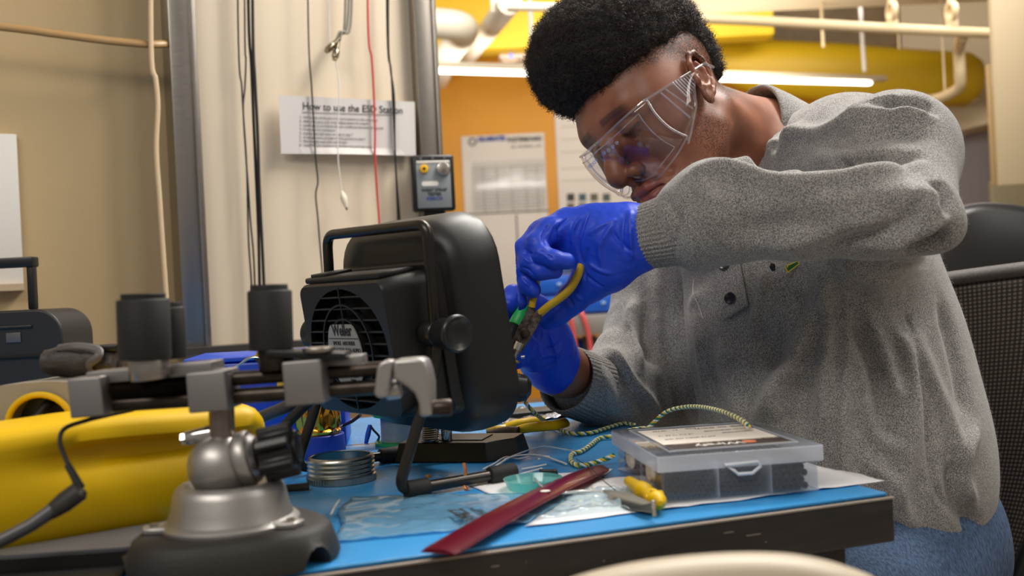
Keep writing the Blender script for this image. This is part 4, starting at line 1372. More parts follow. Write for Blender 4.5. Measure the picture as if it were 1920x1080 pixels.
B().tube([a, a.lerp(b_, .5), b_], [0.0022, 0.0032, 0.0026], 12).out('barrel', mat('marker_blue', (24, 76, 190), 0.4), mk, world=True)
B().tube(spline([b_, b_ + Vector((0.004, -.002, -0.006)), b_ + Vector((0.010, 0, -0.014)), T(708, 826, TABLE_Z + 0.003)], 4), 0.0014, 8).out('cord', blk_cable, mk, world=True)
tag(B().box((0, 0, 0.003), (0.045, 0.022, 0.006), frame(T(668, 845), sd), bev=0.001).out('plastic_strip', clear_mat('strip_clear', haze=0.35, hazecol=(200, 220, 240))), 'clear plastic strip behind the jar band', 'strip')

# soldering iron rest block
k0, k1, k2 = T(763, 868), T(905, 868), T(954, 854)
ex = (k1 - k0).normalized()
ey = (k2 - k1); ey.z = 0; ey.normalize()
ey = (ey - ex * ey.dot(ex)).normalized()
KB = Matrix((ex, ey, Vector((0, 0, 1)))).transposed().to_4x4()
KB.translation = (k0 + k1) / 2 + ey * 0.0
rest = thing('iron_rest', 'heavy black soldering iron rest block under the smoke absorber', 'iron rest', KB)
Wk = (k1 - k0).length + 0.01
Dk = 0.075
ht = 0.0205
bb = B()
bot = [(-Wk / 2 - 0.01, 0), (Wk / 2, 0), (Wk / 2 + 0.026, Dk * 0.45), (Wk / 2 + 0.026, Dk), (-Wk / 2 - 0.01, Dk)]
cxk = Vector((0.005, Dk / 2))
topp = [((x - 0.005) * 0.93 + 0.005, (y - Dk / 2) * 0.86 + Dk / 2) for x, y in bot]
n = len(bot)
bb.add([(x, y, 0) for x, y in bot] + [(x, y, ht) for x, y in topp], [list(range(n))[::-1], list(range(n, 2 * n))] + [[i, (i + 1) % n, n + (i + 1) % n, n + i] for i in range(n)])
bb.out('base', blk, rest, bevel=0.0012)
B().box((0.012, Dk * 0.5, ht + 0.0006), (0.05, 0.04, 0.0012), bev=0.0004).out('sponge_tray', blk_s, rest)
spk = B()
M0 = P(806, 828, 1.06)
inv = FR[rest.name].inverted()
hel = []
for k in range(0, 14 * 14):
    t = k / (14 * 14)
    a = 2 * math.pi * 14 * t
    hel.append(inv @ (Vector((M0.x, M0.y, TABLE_Z + ht + 0.001)) + Vector((0.009 * math.cos(a) + 0.004 * t, 0.009 * math.sin(a), 0.032 * t))))
B().tube(hel, 0.0009, 6).out('spring', steel, rest)
M1 = Vector((M0.x, M0.y, TABLE_Z + ht))
B().cyl(inv @ M1, inv @ (M1 + Vector((0.004, 0, 0.034))), 0.0062, seg=20).out('post', dk_steel, rest)
B().cyl(inv @ (M1 + Vector((0.018, 0.002, 0.0))), inv @ (M1 + Vector((0.018, 0.002, 0.022))), 0.006, seg=20, bev=.001).out('post', chrome, rest)

# ------------------------------------------------------------------ loose things on the mat
def on(px, py, h=0.0):
    return T(px, py, TABLE_Z + h)
z0 = TABLE_Z
# sheets: white bags, blue film with print, big foil
def sheet(name, label, cat, quad, m, amp=0.0015, n=26, lift=0.0008, parent=None, seed=0, thick=0.0003):
    a, b_, c, d = [Vector(q) for q in quad]
    vs, fs = [], []
    for j in range(n + 1):
        for i in range(n + 1):
            s, t = i / n, j / n
            p = a.lerp(b_, s).lerp(d.lerp(c, s), t)
            e = 0.006 * noise.noise(Vector((p.x * 20, p.y * 20, seed + 3)))
            w_ = 1.0 if (i in (0, n) or j in (0, n)) else 0.4
            nz = abs(noise.noise(Vector((p.x * 38, p.y * 38, seed)))) + 0.6 * abs(noise.noise(Vector((p.x * 95, p.y * 60, seed + 9))))
            vs.append(p + Vector((e * w_, e * w_, lift + amp * nz * 2)))
    for j in range(n):
        for i in range(n):
            q = j * (n + 1) + i
            fs.append((q, q + 1, q + n + 2, q + n + 1))
    o = B().add(vs, fs).out(name, m, parent, world=parent is not None)
    md = o.modifiers.new('thickness', 'SOLIDIFY'); md.thickness = thick; md.offset = 1
    if parent is None:
        tag(o, label, cat)
    return o
bagp = mat('white_bag_paper', (240, 238, 240), 0.55, bump=(70, 0.4, .002))
sheet('paper_bag', 'crumpled white paper bag under the clear parts box', 'bag', (on(985, 990), on(1660, 905), on(1500, 868), on(1120, 902)), bagp, 0.0008, seed=1)
sheet('paper_slip', 'white paper slip under the small teal dish', 'paper', (on(930, 934), on(1090, 925), on(1150, 880), on(876, 905)), bagp, 0.0006, seed=5, lift=0.0006)
film = clear_mat('pale_blue_film', tint=(215, 240, 250), haze=0.58, hazecol=(165, 220, 240), rough=0.15, gloss=0.4)
fb_ = thing('film_bag', 'pale blue plastic film bag with dark print on the mat', 'bag', on(800, 980))
sheet('film', '', '', (on(632, 1020), on(990, 985), on(1090, 925), on(648, 938)), film, 0.0016, seed=8, lift=0.0012, parent=fb_, n=34)
def mat_text(body, px, py, size, ang, nm, par, sx=1.0, m=ink, h=0.0068, bold=0.0):
    M_ = Matrix.Translation(on(px, py, h)) @ Matrix.Rotation(ang, 4, 'Z')
    return text_mesh(body, size, M_, m, nm, par, align='CENTER', sx=sx, depth=0.0001, bold=bold)
jt = [mat_text('ZZH', 862, 962, 0.016, -1.2, 'print', fb_, bold=.0004), mat_text('KAPE', 872, 970, 0.012, -1.2, 'print', fb_, bold=.0003)]
for k, (t_, x, y) in enumerate((('PARTS LIST', 893, 960), ('QTY 100', 902, 962), ('STATIC BAG', 911, 964), ('ZIM', 948, 958), ('HHI', 955, 958))):
    jt.append(mat_text(t_, x, y, 0.007 if k < 3 else 0.012, -1.2, 'print', fb_))
join_meshes(jt, 'dark_print')
film2 = clear_mat('clear_film', tint=(245, 250, 252), haze=0.25, hazecol=(215, 232, 236), rough=0.12, gloss=0.6)
sheet('clear_film', 'wrinkled clear film lying over the white bag beside the red ruler', 'film', (on(1010, 978), on(1225, 958), on(1200, 918), on(1090, 925)), film2, 0.003, seed=12, lift=0.0022, n=30)

# red ruler
r0, r1_ = T(822, 1054), T(1127, 889)
rl_d = (r1_ - r0).normalized()
rl_n = Vector((-rl_d.y, rl_d.x, 0))
Lr = (r1_ - r0).length
rul = thing('ruler', 'translucent red ruler reaching over the near edge of the table', 'ruler', Matrix.Translation(r0 + rl_d * Lr / 2 + Vector((0, 0, 0.006))))
RMx = Matrix((rl_d, rl_n, Vector((0, 0, 1)))).transposed().to_4x4()
RMx.translation = r0 + Vector((0, 0, 0.0056))
redp = bpy.data.materials.new('red_translucent_plastic')
redp.use_nodes = True
nt = redp.node_tree
bs_ = nt.nodes['Principled BSDF']
bs_.inputs['Base Color'].default_value = lin((112, 12, 38))
bs_.inputs['Roughness'].default_value = 0.28
bs_.inputs['Coat Weight'].default_value = 0.15
tp_ = nt.nodes.new('ShaderNodeBsdfTransparent'); tp_.inputs[0].default_value = lin((190, 60, 80))
mx_ = nt.nodes.new('ShaderNodeMixShader'); mx_.inputs[0].default_value = 0.68
nt.links.new(tp_.outputs[0], mx_.inputs[1]); nt.links.new(bs_.outputs[0], mx_.inputs[2])
nt.links.new(mx_.outputs[0], nt.nodes['Material Output'].inputs[0])
rr_b = B()
secr = [(-0.0145, 0.0), (0.0145, 0.0), (0.0145, 0.0008), (0.006, 0.0030), (-0.006, 0.0030), (-0.0145, 0.0008)]
rings_ = []
for i in range(41):
    t = i / 40
    x = Lr * t
    bow = 0.0035 * math.sin(math.pi * t)
    wsc = 1.0 if t < 0.93 else 1 - 0.55 * ((t - 0.93) / 0.07) ** 2
    if t < 0.03:
        wsc = 0.9 + 0.1 * t / 0.03
    rings_.append([Vector((x, y * wsc, z + bow)) for y, z in secr])
rr_b.loft(rings_, RMx)
rr_b.out('blade', redp, rul, world=True, angle=20)
tk = B()
for k in range(100):
    x = 0.008 + k * (Lr - 0.03) / 100
    l = 0.0055 if k % 10 == 0 else (0.004 if k % 5 == 0 else 0.0025)
    bow = 0.0035 * math.sin(math.pi * x / Lr)
    tk.box((x, -0.0140 + l / 2, 0.0022 + bow - 0.0008), (0.00025, l, 0.0003), RMx)
tk.out('graduations', mat('dark_red_ink', (60, 6, 18), 0.5), rul, world=True)
B().lathe([(0, 0.0), (0.0042, 0.0), (0.0042, 0.0004), (0, 0.0004)], RMx @ Matrix.Translation((Lr * 0.55, -0.004, 0.0070)), 20).out('white_sticker', white_pl, rul, world=True)

# teal dish
tdh = on(1000, 918)
tag(B().lathe([(0, 0), (0.022, 0), (0.026, 0.008), (0.0265, 0.0085), (0.0255, 0.0085), (0.0215, 0.0012), (0, 0.001)], Matrix.Translation(tdh + Vector((0, 0, 0.0018))), 40).out('dish', clear_mat('teal_clear', tint=(205, 240, 238), haze=0.45, hazecol=(140, 214, 212), rough=0.1)), 'small shallow teal plastic dish beside the red ruler', 'dish')

# copper strip stuck upright on the foot
tag(B().tube(spline([P(870, 868, 0.905), P(873, 885, 0.903), P(870, 902, 0.902), P(873, 916, 0.90), P(880, 921, 0.895)], 5), 0.0022, 8, flat=0.35).out('copper_strip', mat('copper', (206, 132, 84), 0.35, 0.8)), 'short upright copper strip leaning on the absorber foot', 'strip')

# black coil
co = []
a, b_ = on(1012, 887, 0.004), on(1046, 887, 0.004)
for k in range(14 * 10):
    t = k / 140
    c = a.lerp(b_, t)
    an = 2 * math.pi * 14 * t
    co.append(c + Vector((0, 0.0032 * math.cos(an), 0.0032 * math.sin(an))))
tag(B().tube(co, 0.0007, 6).out('coil_spring', blk), 'small black coil spring on the mat behind the teal dish', 'spring')

# wire offcuts
wire_m = mat('tinned_wire', (214, 214, 212), 0.25, 0.6)
wh = mat('white_wire', (226, 224, 220), 0.4)
def wire(pix, r, m, label, h=0.002):
    pts = [on(x, y, hh) for (x, y, hh) in pix]
    tag(B().tube(spline(pts, 6), r, 8).out('wire_offcut', m), label, 'wire')
wire([(920, 882, .003), (938, 868, .006), (960, 856, .006), (990, 853, .004), (1020, 856, .003), (1045, 864, .002), (1062, 870, .002)], 0.0011, wh, 'curved white wire offcut arching from the black rubber sleeve')
wire([(905, 880, .003), (925, 870, .004), (948, 857, .004), (972, 860, .003), (1000, 855, .002), (1030, 856, .002)], 0.0009, wh, 'wavy white wire offcut crossing the arched one')
wire([(945, 862, .004), (985, 846, .008), (1020, 837, .008), (1060, 843, .003), (1082, 846, .002)], 0.0008, wire_m, 'thin shiny wire offcut farthest back, reaching the striped cord')
wire([(978, 880, .002), (1000, 876, .002), (1024, 871, .002)], 0.0009, wh, 'upper of two short straight wire offcuts right of the sleeve')
wire([(976, 889, .002), (998, 883, .002), (1016, 878, .002)], 0.0009, wh, 'lower of two short straight wire offcuts right of the sleeve')
wire([(995, 886, .002), (1003, 897, .005), (1015, 912, .010), (1035, 923, .010), (1060, 924, .008), (1090, 921, .008), (1130, 923, .004)], 0.0012, wire_m, 'long bent wire running over the teal dish and red ruler')
wire([(1080, 860, .006), (1110, 880, .012), (1130, 900, .014), (1155, 920, .005)], 0.0004, dk_steel, 'hair-thin dark wire hanging over the red ruler tip')
wire([(982, 842, .001), (990, 839, .001)], 0.0013, wh, 'tiny white offcut on the mat near the iron rest')
wire([(1008, 862, .001), (1012, 861, .001)], 0.0012, wh, 'tiny pale crumb below the wavy white wire')
wire([(620, 965, .004), (628, 950, .006), (636, 938, .004)], 0.0010, wh, 'short white wire standing up right of the vise base')
wire([(800, 893, .001), (806, 894, .001)], 0.002, mat('amber_crumb', (160, 110, 40), 0.5), 'tiny amber crumb on the mat in front of the iron rest')

# twisted three-colour cord: each strand its own helix mesh part
def twisted(label, pix, pitch=0.0105, r=0.0021):
    pts = []
    for q in pix:
        if len(q) == 3:
            pts.append(on(q[0], q[1], q[2]))
        else:
            pts.append(P(q[0], q[1], q[3]))
    c = spline(pts, 14)
    # resample by length
    out = [c[0]]
    step = 0.0011
    for p in c[1:]:
        while (p - out[-1]).length >= step:
            out.append(out[-1] + (p - out[-1]).normalized() * step)
    t = thing('twisted_cord', label, 'cord', out[0])
    N = len(out)
    nrm = None
    frames = []
    for i in range(N):
        tg = (out[min(N - 1, i + 1)] - out[max(0, i - 1)]).normalized()
        if nrm is None:
            nrm = tg.orthogonal().normalized()
        nrm = (nrm - tg * nrm.dot(tg)).normalized()
        frames.append((nrm.copy(), tg.cross(nrm)))
    for k, (m, nm) in enumerate(((mat('strand_yellow', (222, 186, 40), 0.45), 'yellow_strand'), (mat('strand_green', (22, 112, 96), 0.45), 'green_strand'), (mat('strand_white', (232, 230, 222), 0.45), 'white_strand'))):
        path = []
        for i in range(N):
            a = 2 * math.pi * (i * step / pitch + k / 3)
            path.append(out[i] + frames[i][0] * math.cos(a) * r * 0.62 + frames[i][1] * math.sin(a) * r * 0.62)
        B().tube(path, r * 0.62, 7).out(nm, m, t, world=True)
    return t
twisted('yellow, green and white twisted cord arching onto the clear parts box',
        [(978, 745, 0, 1.20), (1000, 772, 0, 1.18), (1030, 795, .006), (1065, 811, .004), (1105, 812, .003), (1140, 802, .003), (1170, 794, .003), (1190, 797, .003)])
twisted('yellow, green and white twisted cord looping on the mat left of the box',
        [(1152, 854, .010), (1120, 866, .004), (1090, 873, .003), (1072, 866, .003), (1072, 852, .003), (1090, 846, .003), (1108, 834, .003), (1124, 822, .003), (1150, 817, .004), (1180, 807, .005), (1210, 803, .005), (1245, 805, .004)])
twisted('yellow, green and white twisted cord arching in front of the sweatshirt',
        [(1212, 806, .004), (1226, 792, .012), (1250, 772, .026), (1285, 763, .036), (1320, 764, .043), (1360, 774, .048), (1390, 788, .048), (1403, 800, .046)])

# yellow-handled pliers lying on the mat
py_ = thing('cutters', 'yellow handled cutters lying on the mat behind the iron rest', 'cutters', on(985, 806))
B().tube(spline([on(968, 808, .006), on(985, 803, .010), (on(1010, 800, .012)), on(1040, 797, .011), on(1060, 792, .008)], 6), [0.006, 0.0075, 0.0085, 0.008, 0.006] and 0.0068, 12, flat=0.7).out('grip', yel, py_, world=True)
B().tube(spline([on(945, 803, .006), on(965, 796, .010), on(990, 791, .012), on(1020, 789, .010)], 6), 0.0060, 12, flat=0.7).out('grip', yel, py_, world=True)
B().tube([on(912, 812, .005), on(935, 809, .006), on(955, 809, .007), on(972, 808, .008)], [0.003, 0.005, 0.007, 0.006], 12, flat=0.6).out('jaws', dk_steel, py_, world=True)
B().tube([on(912, 806, .006), on(930, 803, .008), on(948, 801, .008)], [0.002, 0.004, 0.004], 10, flat=0.6).out('return_spring', mat('gold_clip', (200, 160, 40), 0.3), py_, world=True)
sheet('silver_bag', 'crinkled silver antistatic bag under the right forearm', 'bag', (on(940, 800), on(1075, 782), on(1060, 764), on(950, 772)), mat('silver_film', (150, 150, 158), 0.22, 0.8, bump=(60, 0.6, .003)), 0.004, seed=21)
tag(B().box((0, 0, 0.004), (0.14, 0.05, 0.008), frame(on(1000, 778), te_d), bev=0.003).out('dark_tray', blk_s), 'thin dark tray behind the yellow handled cutters', 'tray')

# ------------------------------------------------------------------ clear parts box
b0, b1 = T(1244, 950), T(1536, 926)
bd = (b1 - b0).normalized()
bn_ = Vector((-bd.y, bd.x, 0))
bback = T(1168, 884) - b0
Wb = (b1 - b0).length
Db = 0.148
Hb = 0.030
# slight turn: depth direction follows the left side seen in the photo
bn2 = bn_
BM = Matrix((bd, bn2, Vector((0, 0, 1)))).transposed().to_4x4()
BM.translation = b0 + Vector((0, 0, 0.0025))
pbx = thing('parts_box', 'clear divided parts box holding black tubing, on the white bag', 'parts box', BM)
clr = clear_mat('box_plastic', tint=(248, 250, 252), haze=0.085, rough=0.10, gloss=0.25, hazecol=(235, 238, 245))
clr_e = clear_mat('box_rim_plastic', tint=(250, 250, 252), haze=0.40, rough=0.15, gloss=0.25, hazecol=(242, 244, 250))
tk_ = 0.0013
bt = B()
bt.box((Wb / 2, Db / 2, tk_ / 2), (Wb, Db, tk_))
for (c, s) in (((Wb / 2, tk_ / 2, Hb / 2), (Wb, tk_, Hb)), ((Wb / 2, Db - tk_ / 2, Hb / 2), (Wb, tk_, Hb)), ((tk_ / 2, Db / 2, Hb / 2), (tk_, Db - 2 * tk_, Hb)), ((Wb - tk_ / 2, Db / 2, Hb / 2), (tk_, Db - 2 * tk_, Hb))):
    bt.box(c, s)
bt.out('tray', clr, pbx, bevel=0.0004)
for fx in (0.36, 0.70):
    B().box((Wb * fx, Db / 2, Hb / 2), (0.0014, Db - 0.004, Hb - 0.001)).out('divider', clr_e, pbx)
B().box((Wb / 2, Db * 0.5, Hb / 2), (Wb - 0.004, 0.0014, Hb - 0.001)).out('divider', clr_e, pbx)
lz = Hb + 0.0005
ov = 0.0035
Hl = 0.0125
ld = B()
Lx0, Lx1, Ly0, Ly1 = -ov, Wb + ov, -ov, Db + ov
for (c, s) in (((Wb / 2, Ly0, lz + 0.001), (Wb + 2 * ov, tk_, Hl)), ((Wb / 2, Ly1, lz + 0.001), (Wb + 2 * ov, tk_, Hl)), ((Lx0, Db / 2, lz + 0.001), (tk_, Db + 2 * ov - tk_, Hl)), ((Lx1, Db / 2, lz + 0.001), (tk_, Db + 2 * ov - tk_, Hl))):
    ld.box(c, s)
ldo = ld.out('lid_rim', clr_e, pbx, bevel=0.0004)
B().box((Wb / 2, Db / 2, lz + Hl / 2 + 0.0012), (Wb + 2 * ov, Db + 2 * ov, 0.0014), bev=0.0005).out('lid_top', clr, pbx)
zt2 = lz + Hl / 2 + 0.002
rim = [(Lx0 + .014, Ly0 + .016), (Lx1 - .014, Ly0 + .016), (Lx1 - .014, Ly1 - .012), (Lx0 + .014, Ly1 - .012)]
B().tube([(x, y, zt2) for x, y in rim], 0.0007, 6, closed=True).out('lid_ridge', clr_e, pbx)
lbw, lbh = Wb - 0.030, Db - 0.038
B().box((Wb / 2, Ly0 + .020 + lbh / 2 , zt2 + 0.0004), (lbw, lbh, 0.0004)).out('label', mat('label_paper', (236, 226, 214), 0.5), pbx)
B().box((Wb / 2, Ly0 + .020 + 0.012, zt2 + 0.0008), (lbw, 0.024, 0.0004)).out('label_band', mat('label_brown', (52, 38, 32), 0.45), pbx)
def bx_text(body, x, y, s, m, nm, sx=1.0, bold=0.0):
    M_ = FR[pbx.name] @ Matrix.Translation((x, y, zt2 + 0.0011)) @ Matrix.Rotation(math.pi, 4, 'Z')
    return text_mesh(body, s, M_, m, nm, pbx, align='CENTER', sx=sx, bold=bold, depth=0.0001)
bx_text('Wirefy', Wb * 0.44, Ly0 + 0.029, 0.0135, white_pl, 'maker_mark', 1.1, 0.0003)
bx_text('HEAT SHRINK TUBING  ASSORTMENT', Wb * 0.52, Ly0 + 0.0405, 0.0042, mat('pale_ink', (200, 180, 160), 0.5), 'tag_line', 1.3)
B().lathe([(0, 0), (0.006, 0), (0.006, 0.0003), (0, 0.0003)], Matrix.Translation((Wb * 0.64, Ly0 + 0.030, zt2 + 0.001)), 20).out('emblem', mat('emblem_orange', (200, 110, 70), 0.5), pbx)
lt = [bx_text(t_, Wb * x, Ly0 + y, s, ink_g, 'lt') for (t_, x, y, s) in (('120 PCS', .25, 0.118, 0.004), ('3:1', .36, 0.118, 0.004), ('SIZES', .48, 0.122, 0.0045), ('REORDER  NO. 0042187', .72, 0.118, 0.0055), ('DUAL WALL ADHESIVE LINED', .7, 0.10, 0.0035), ('1/8  3/16  1/4  3/8  1/2', .3, 0.09, 0.0035), ('MOISTURE PROOF', .72, 0.085, 0.0035), ('CUT TO LENGTH AND HEAT', .35, 0.07, 0.0035))]
join_meshes(lt, 'label_print')
# latch handle on the front
lch = B()
pl2 = [(-0.017, 0.006), (-0.009, 0.001), (-0.006, -0.002), (0.006, -0.002), (0.013, 0.003), (0.011, 0.0065)]
lch.tube([Vector((Wb * 0.515 + x * 1.0, Ly0 - 0.0012, Hb * 0.72 + y)) for x, y in pl2], 0.0014, 8, closed=True)
lch.out('latch', mat('milky_plastic', (214, 218, 224), 0.3), pbx)
for yy in (0.032, 0.098):
    B().lathe([(0, 0), (0.011, 0), (0.012, 0.002), (0.0095, 0.0065), (0, 0.008)], Matrix.Translation((0.0015, yy, Hb - 0.010)) @ Matrix.Rotation(math.pi / 2, 4, 'Y') @ Matrix.Rotation(math.pi, 4, 'X') @ Matrix.Diagonal((0.75, 1, 0.55, 1)), 28).out('hinge_cup', mat('milky_cup', (214, 204, 192), 0.4, trans=0.2), pbx)
# black tubing pieces in the front compartments: countable, each its own object
tubem = mat('heat_shrink_black', (26, 27, 33), 0.45)
tubes = []
proto = None
def tubing(x, z, y0_, L_, r, label):
    b = B()
    b.lathe([(r * 0.62, 0), (r, 0), (r, L_), (r * 0.62, L_), (r * 0.62, 0)], BM @ Matrix.Translation((x, y0_, z)) @ Matrix.Rotation(-math.pi / 2, 4, 'X'), 12)
    return tag(b.out('tubing_piece', tubem), label, 'tubing', 'black tubing pieces in the parts box')
cells = [(0.003, Wb * 0.36 - 0.002, 0.0021, 'thin black tubing piece in the left compartment'), (Wb * 0.36 + 0.002, Wb * 0.70 - 0.006, 0.0023, 'black tubing piece in the middle compartment behind the latch'), (Wb * 0.70 + 0.002, Wb - 0.005, 0.0030, 'wider black tubing piece in the right compartment')]
for (xa, xb, r, lb) in cells:
    z = tk_ + r + 0.0002
    row = 0
    while z < Hb - 0.003:
        x = xa + r + (r if row % 2 else 0)
        while x < xb - r:
            tubing(x, z, 0.0035 + random.random() * 0.0015, Db * 0.5 - 0.008, r, lb)
            x += 2 * r + 0.0001
        z += r * 1.76
        row += 1
# rear compartments
for (xa, xb) in ((0.004, Wb * 0.36 - 0.002), (Wb * 0.36 + 0.002, Wb * 0.7 - .002), (Wb * 0.7 + .002, Wb - .004)):
    x = xa + 0.0035
    while x < xb - 0.003:
        for z in (tk_ + 0.0038, tk_ + 0.0112, tk_ + 0.0186):
            b = B()
            b.lathe([(0.0022, 0), (0.0036, 0), (0.0036, 0.062), (0.0022, 0.062), (0.0022, 0)], BM @ Matrix.Translation((x, Db * 0.5 + 0.003, z)) @ Matrix.Rotation(-math.pi / 2, 4, 'X'), 12)
            tag(b.out('tubing_piece', tubem), 'wide black tubing piece in the rear half of the parts box', 'tubing', 'black tubing pieces in the rear of the parts box')
        x += 0.0074

# yellow plug and metal blade left of the box
yp = thing('yellow_anchor', 'small knobbly yellow plastic piece beside the clear parts box', 'plastic piece', on(1215, 935, 0.003))
a, b_ = on(1176, 900, 0.010), on(1238, 944, 0.010)
pts = [a.lerp(b_, t) for t in (0, 0.06, 0.3, 0.42, 0.46, 0.58, 0.62, 0.72, 0.76, 0.92, 0.96, 1.0)]
B().tube(pts, [0.0025, 0.0045, 0.0055, 0.0055, 0.0078, 0.0078, 0.0058, 0.0058, 0.0075, 0.0075, 0.0055, 0.002], 14).out('stem', yel, yp, world=True)
kn = B()
for k in range(6):
    an = k * math.pi / 3
    ax = (b_ - a).normalized(); s1_ = ax.orthogonal().normalized(); s2_ = ax.cross(s1_)
    kn.sphere(a.lerp(b_, 0.86) + (s1_ * math.cos(an) + s2_ * math.sin(an)) * 0.0062, 0.0028, 10)
kn.out('lugs', yel, yp, world=True)
bl_ = thing('metal_blade', 'thin flat metal blade lying in front of the yellow piece', 'blade', on(1190, 950, 0.003))
flatp = [on(1130, 920, .006), on(1180, 925, .008), on(1222, 945, .012), on(1225, 962, .004), on(1180, 955, .003), on(1135, 935, .003)]
B().add(flatp + [p + Vector((0, 0.0008, 0.0008)) for p in flatp], [tuple(range(6)), tuple(range(11, 5, -1))] + [(i, (i + 1) % 6, 6 + (i + 1) % 6, 6 + i) for i in range(6)]).out('strip', mat('clear_steel', (170, 176, 176), 0.2, 0.9), bl_, world=True)
B().box(on(1226, 953, .010), (0.003, 0.003, 0.012), bev=0.0005).out('end_tab', chrome, bl_, world=True)

# ------------------------------------------------------------------ chairs
# beige chair back in the foreground
ch = thing('beige_chair', 'beige plastic chair, its rounded back showing below the table edge', 'chair', Vector((0.12, 0.42, 0)))
Ych = 0.50
tp_ = [(1040, 1106), (1090, 1087), (1170, 1067), (1260, 1053), (1350, 1045), (1430, 1043), (1500, 1047), (1560, 1058), (1610, 1073), (1650, 1089), (1700, 1120)]
beige = mat('beige_shell', (192, 178, 156), 0.45, bump=(400, 0.1))
cc = spline([P(x, y, Ych) for x, y in tp_], 4)
rings_ = []
for i, p in enumerate(cc):
    rings_.append([p + Vector((0, -0.010, -0.38)), p + Vector((0, -0.010, -0.02)), p + Vector((0, -0.008, -0.006)), p + Vector((0, 0.0, -0.001)), p + Vector((0, 0.012, -0.001)), p + Vector((0, 0.022, -0.006)), p + Vector((0, 0.026, -0.02)), p + Vector((0, 0.010, -0.38))])
B().loft(rings_).out('back', beige, ch, world=True, angle=60)
cxm = (cc[0].x + cc[-1].x) / 2
B().box((cxm, 0.30, 0.43), (0.36, 0.38, 0.02), bev=0.008, seg=3).out('seat', beige, ch, world=True)
for dx in (-0.16, 0.16):
    for yy in (0.14, 0.47):
        B().cyl((cxm + dx, yy, 0), (cxm + dx * 0.9, yy, 0.43), 0.011, seg=14).out('leg', steel, ch, world=True)
# ------------------------------------------------------------------ implicit-surface modelling helpers
def npv(p):
    return np.array([p[0], p[1], p[2]], dtype=np.float64)


class Field:
    """signed distance built up from smooth unions and subtractions"""

    def __init__(s):
        s.ops = []

    def add(s, kind, f, k, c=None, R=None):
        s.ops.append((kind, f, k, c, R))

    def cap(s, a, b_, ra, rb=None, k=0.01, kind='u', M=None):
        a, b_ = npv(a), npv(b_)
        rb = ra if rb is None else rb
        ab = b_ - a
        L2 = max(1e-12, ab @ ab)

        def f(p):
            t = np.clip(((p - a) @ ab) / L2, 0, 1)
            q = p - a - t[:, None] * ab
            return np.sqrt((q * q).sum(1)) - (ra + (rb - ra) * t)
        s.add(kind, f, k, (a + b_) / 2, math.sqrt(L2) / 2 + max(ra, rb) + 3 * k + 0.012)
        return s

    def chain(s, pts, k=0.01, kind='u'):
        """pts: list of (point, radius)"""
        for (a, ra), (b_, rb) in zip(pts[:-1], pts[1:]):
            s.cap(a, b_, ra, rb, k, kind)
        return s

    def ell(s, c, r, k=0.01, kind='u', R=None):
        c, r = npv(c), npv(r)
        Rm = None if R is None else np.array([[R[i][j] for j in range(3)] for i in range(3)])

        def f(p):
            q = p - c
            if Rm is not None:
                q = q @ Rm
            k0 = np.sqrt(((q / r) ** 2).sum(1)) + 1e-9
            k1 = np.sqrt(((q / (r * r)) ** 2).sum(1)) + 1e-9
            return k0 * (k0 - 1) / k1
        s.add(kind, f, k, c, r.max() + 3 * k + 0.012)
        return s

    def __call__(s, p):
        d = np.full(len(p), 1.0)
        for kind, f, k, c, R in s.ops:
            if c is not None:
                m = ((p - c) ** 2).sum(1) < R * R
                if kind == 'u':
                    # keep a usable value outside the ball
                    far = ~m
                    if far.any():
                        dd = np.sqrt(((p[far] - c) ** 2).sum(1)) - R + 3 * k + 0.012
                        d[far] = np.minimum(d[far], np.maximum(dd, 0.004))
                if not m.any():
                    continue
                q = p[m]
                cur = d[m]
            else:
                m = slice(None)
                q, cur = p, d
            v = f(q)
            if kind == 'u':
                h = np.clip(0.5 + 0.5 * (cur - v) / k, 0, 1)
                d[m] = cur * (1 - h) + v * h - k * h * (1 - h)
            else:
                h = np.clip(0.5 - 0.5 * (cur + v) / k, 0, 1)
                d[m] = cur * (1 - h) - v * h + k * h * (1 - h)
        return d


def axis(a, b_, fine=None, h=0.0035, hf=0.0016):
    """coordinates from a to b_, with a finer step inside the interval fine"""
    out = [a]
    while out[-1] < b_:
        x = out[-1]
        st = hf if fine and fine[0] < x < fine[1] else h
        if fine and not (fine[0] < x < fine[1]):
            dd = min(abs(x - fine[0]), abs(x - fine[1]))
            st = min(h, hf + dd * 0.12)
        out.append(x + st)
    return np.array(out)


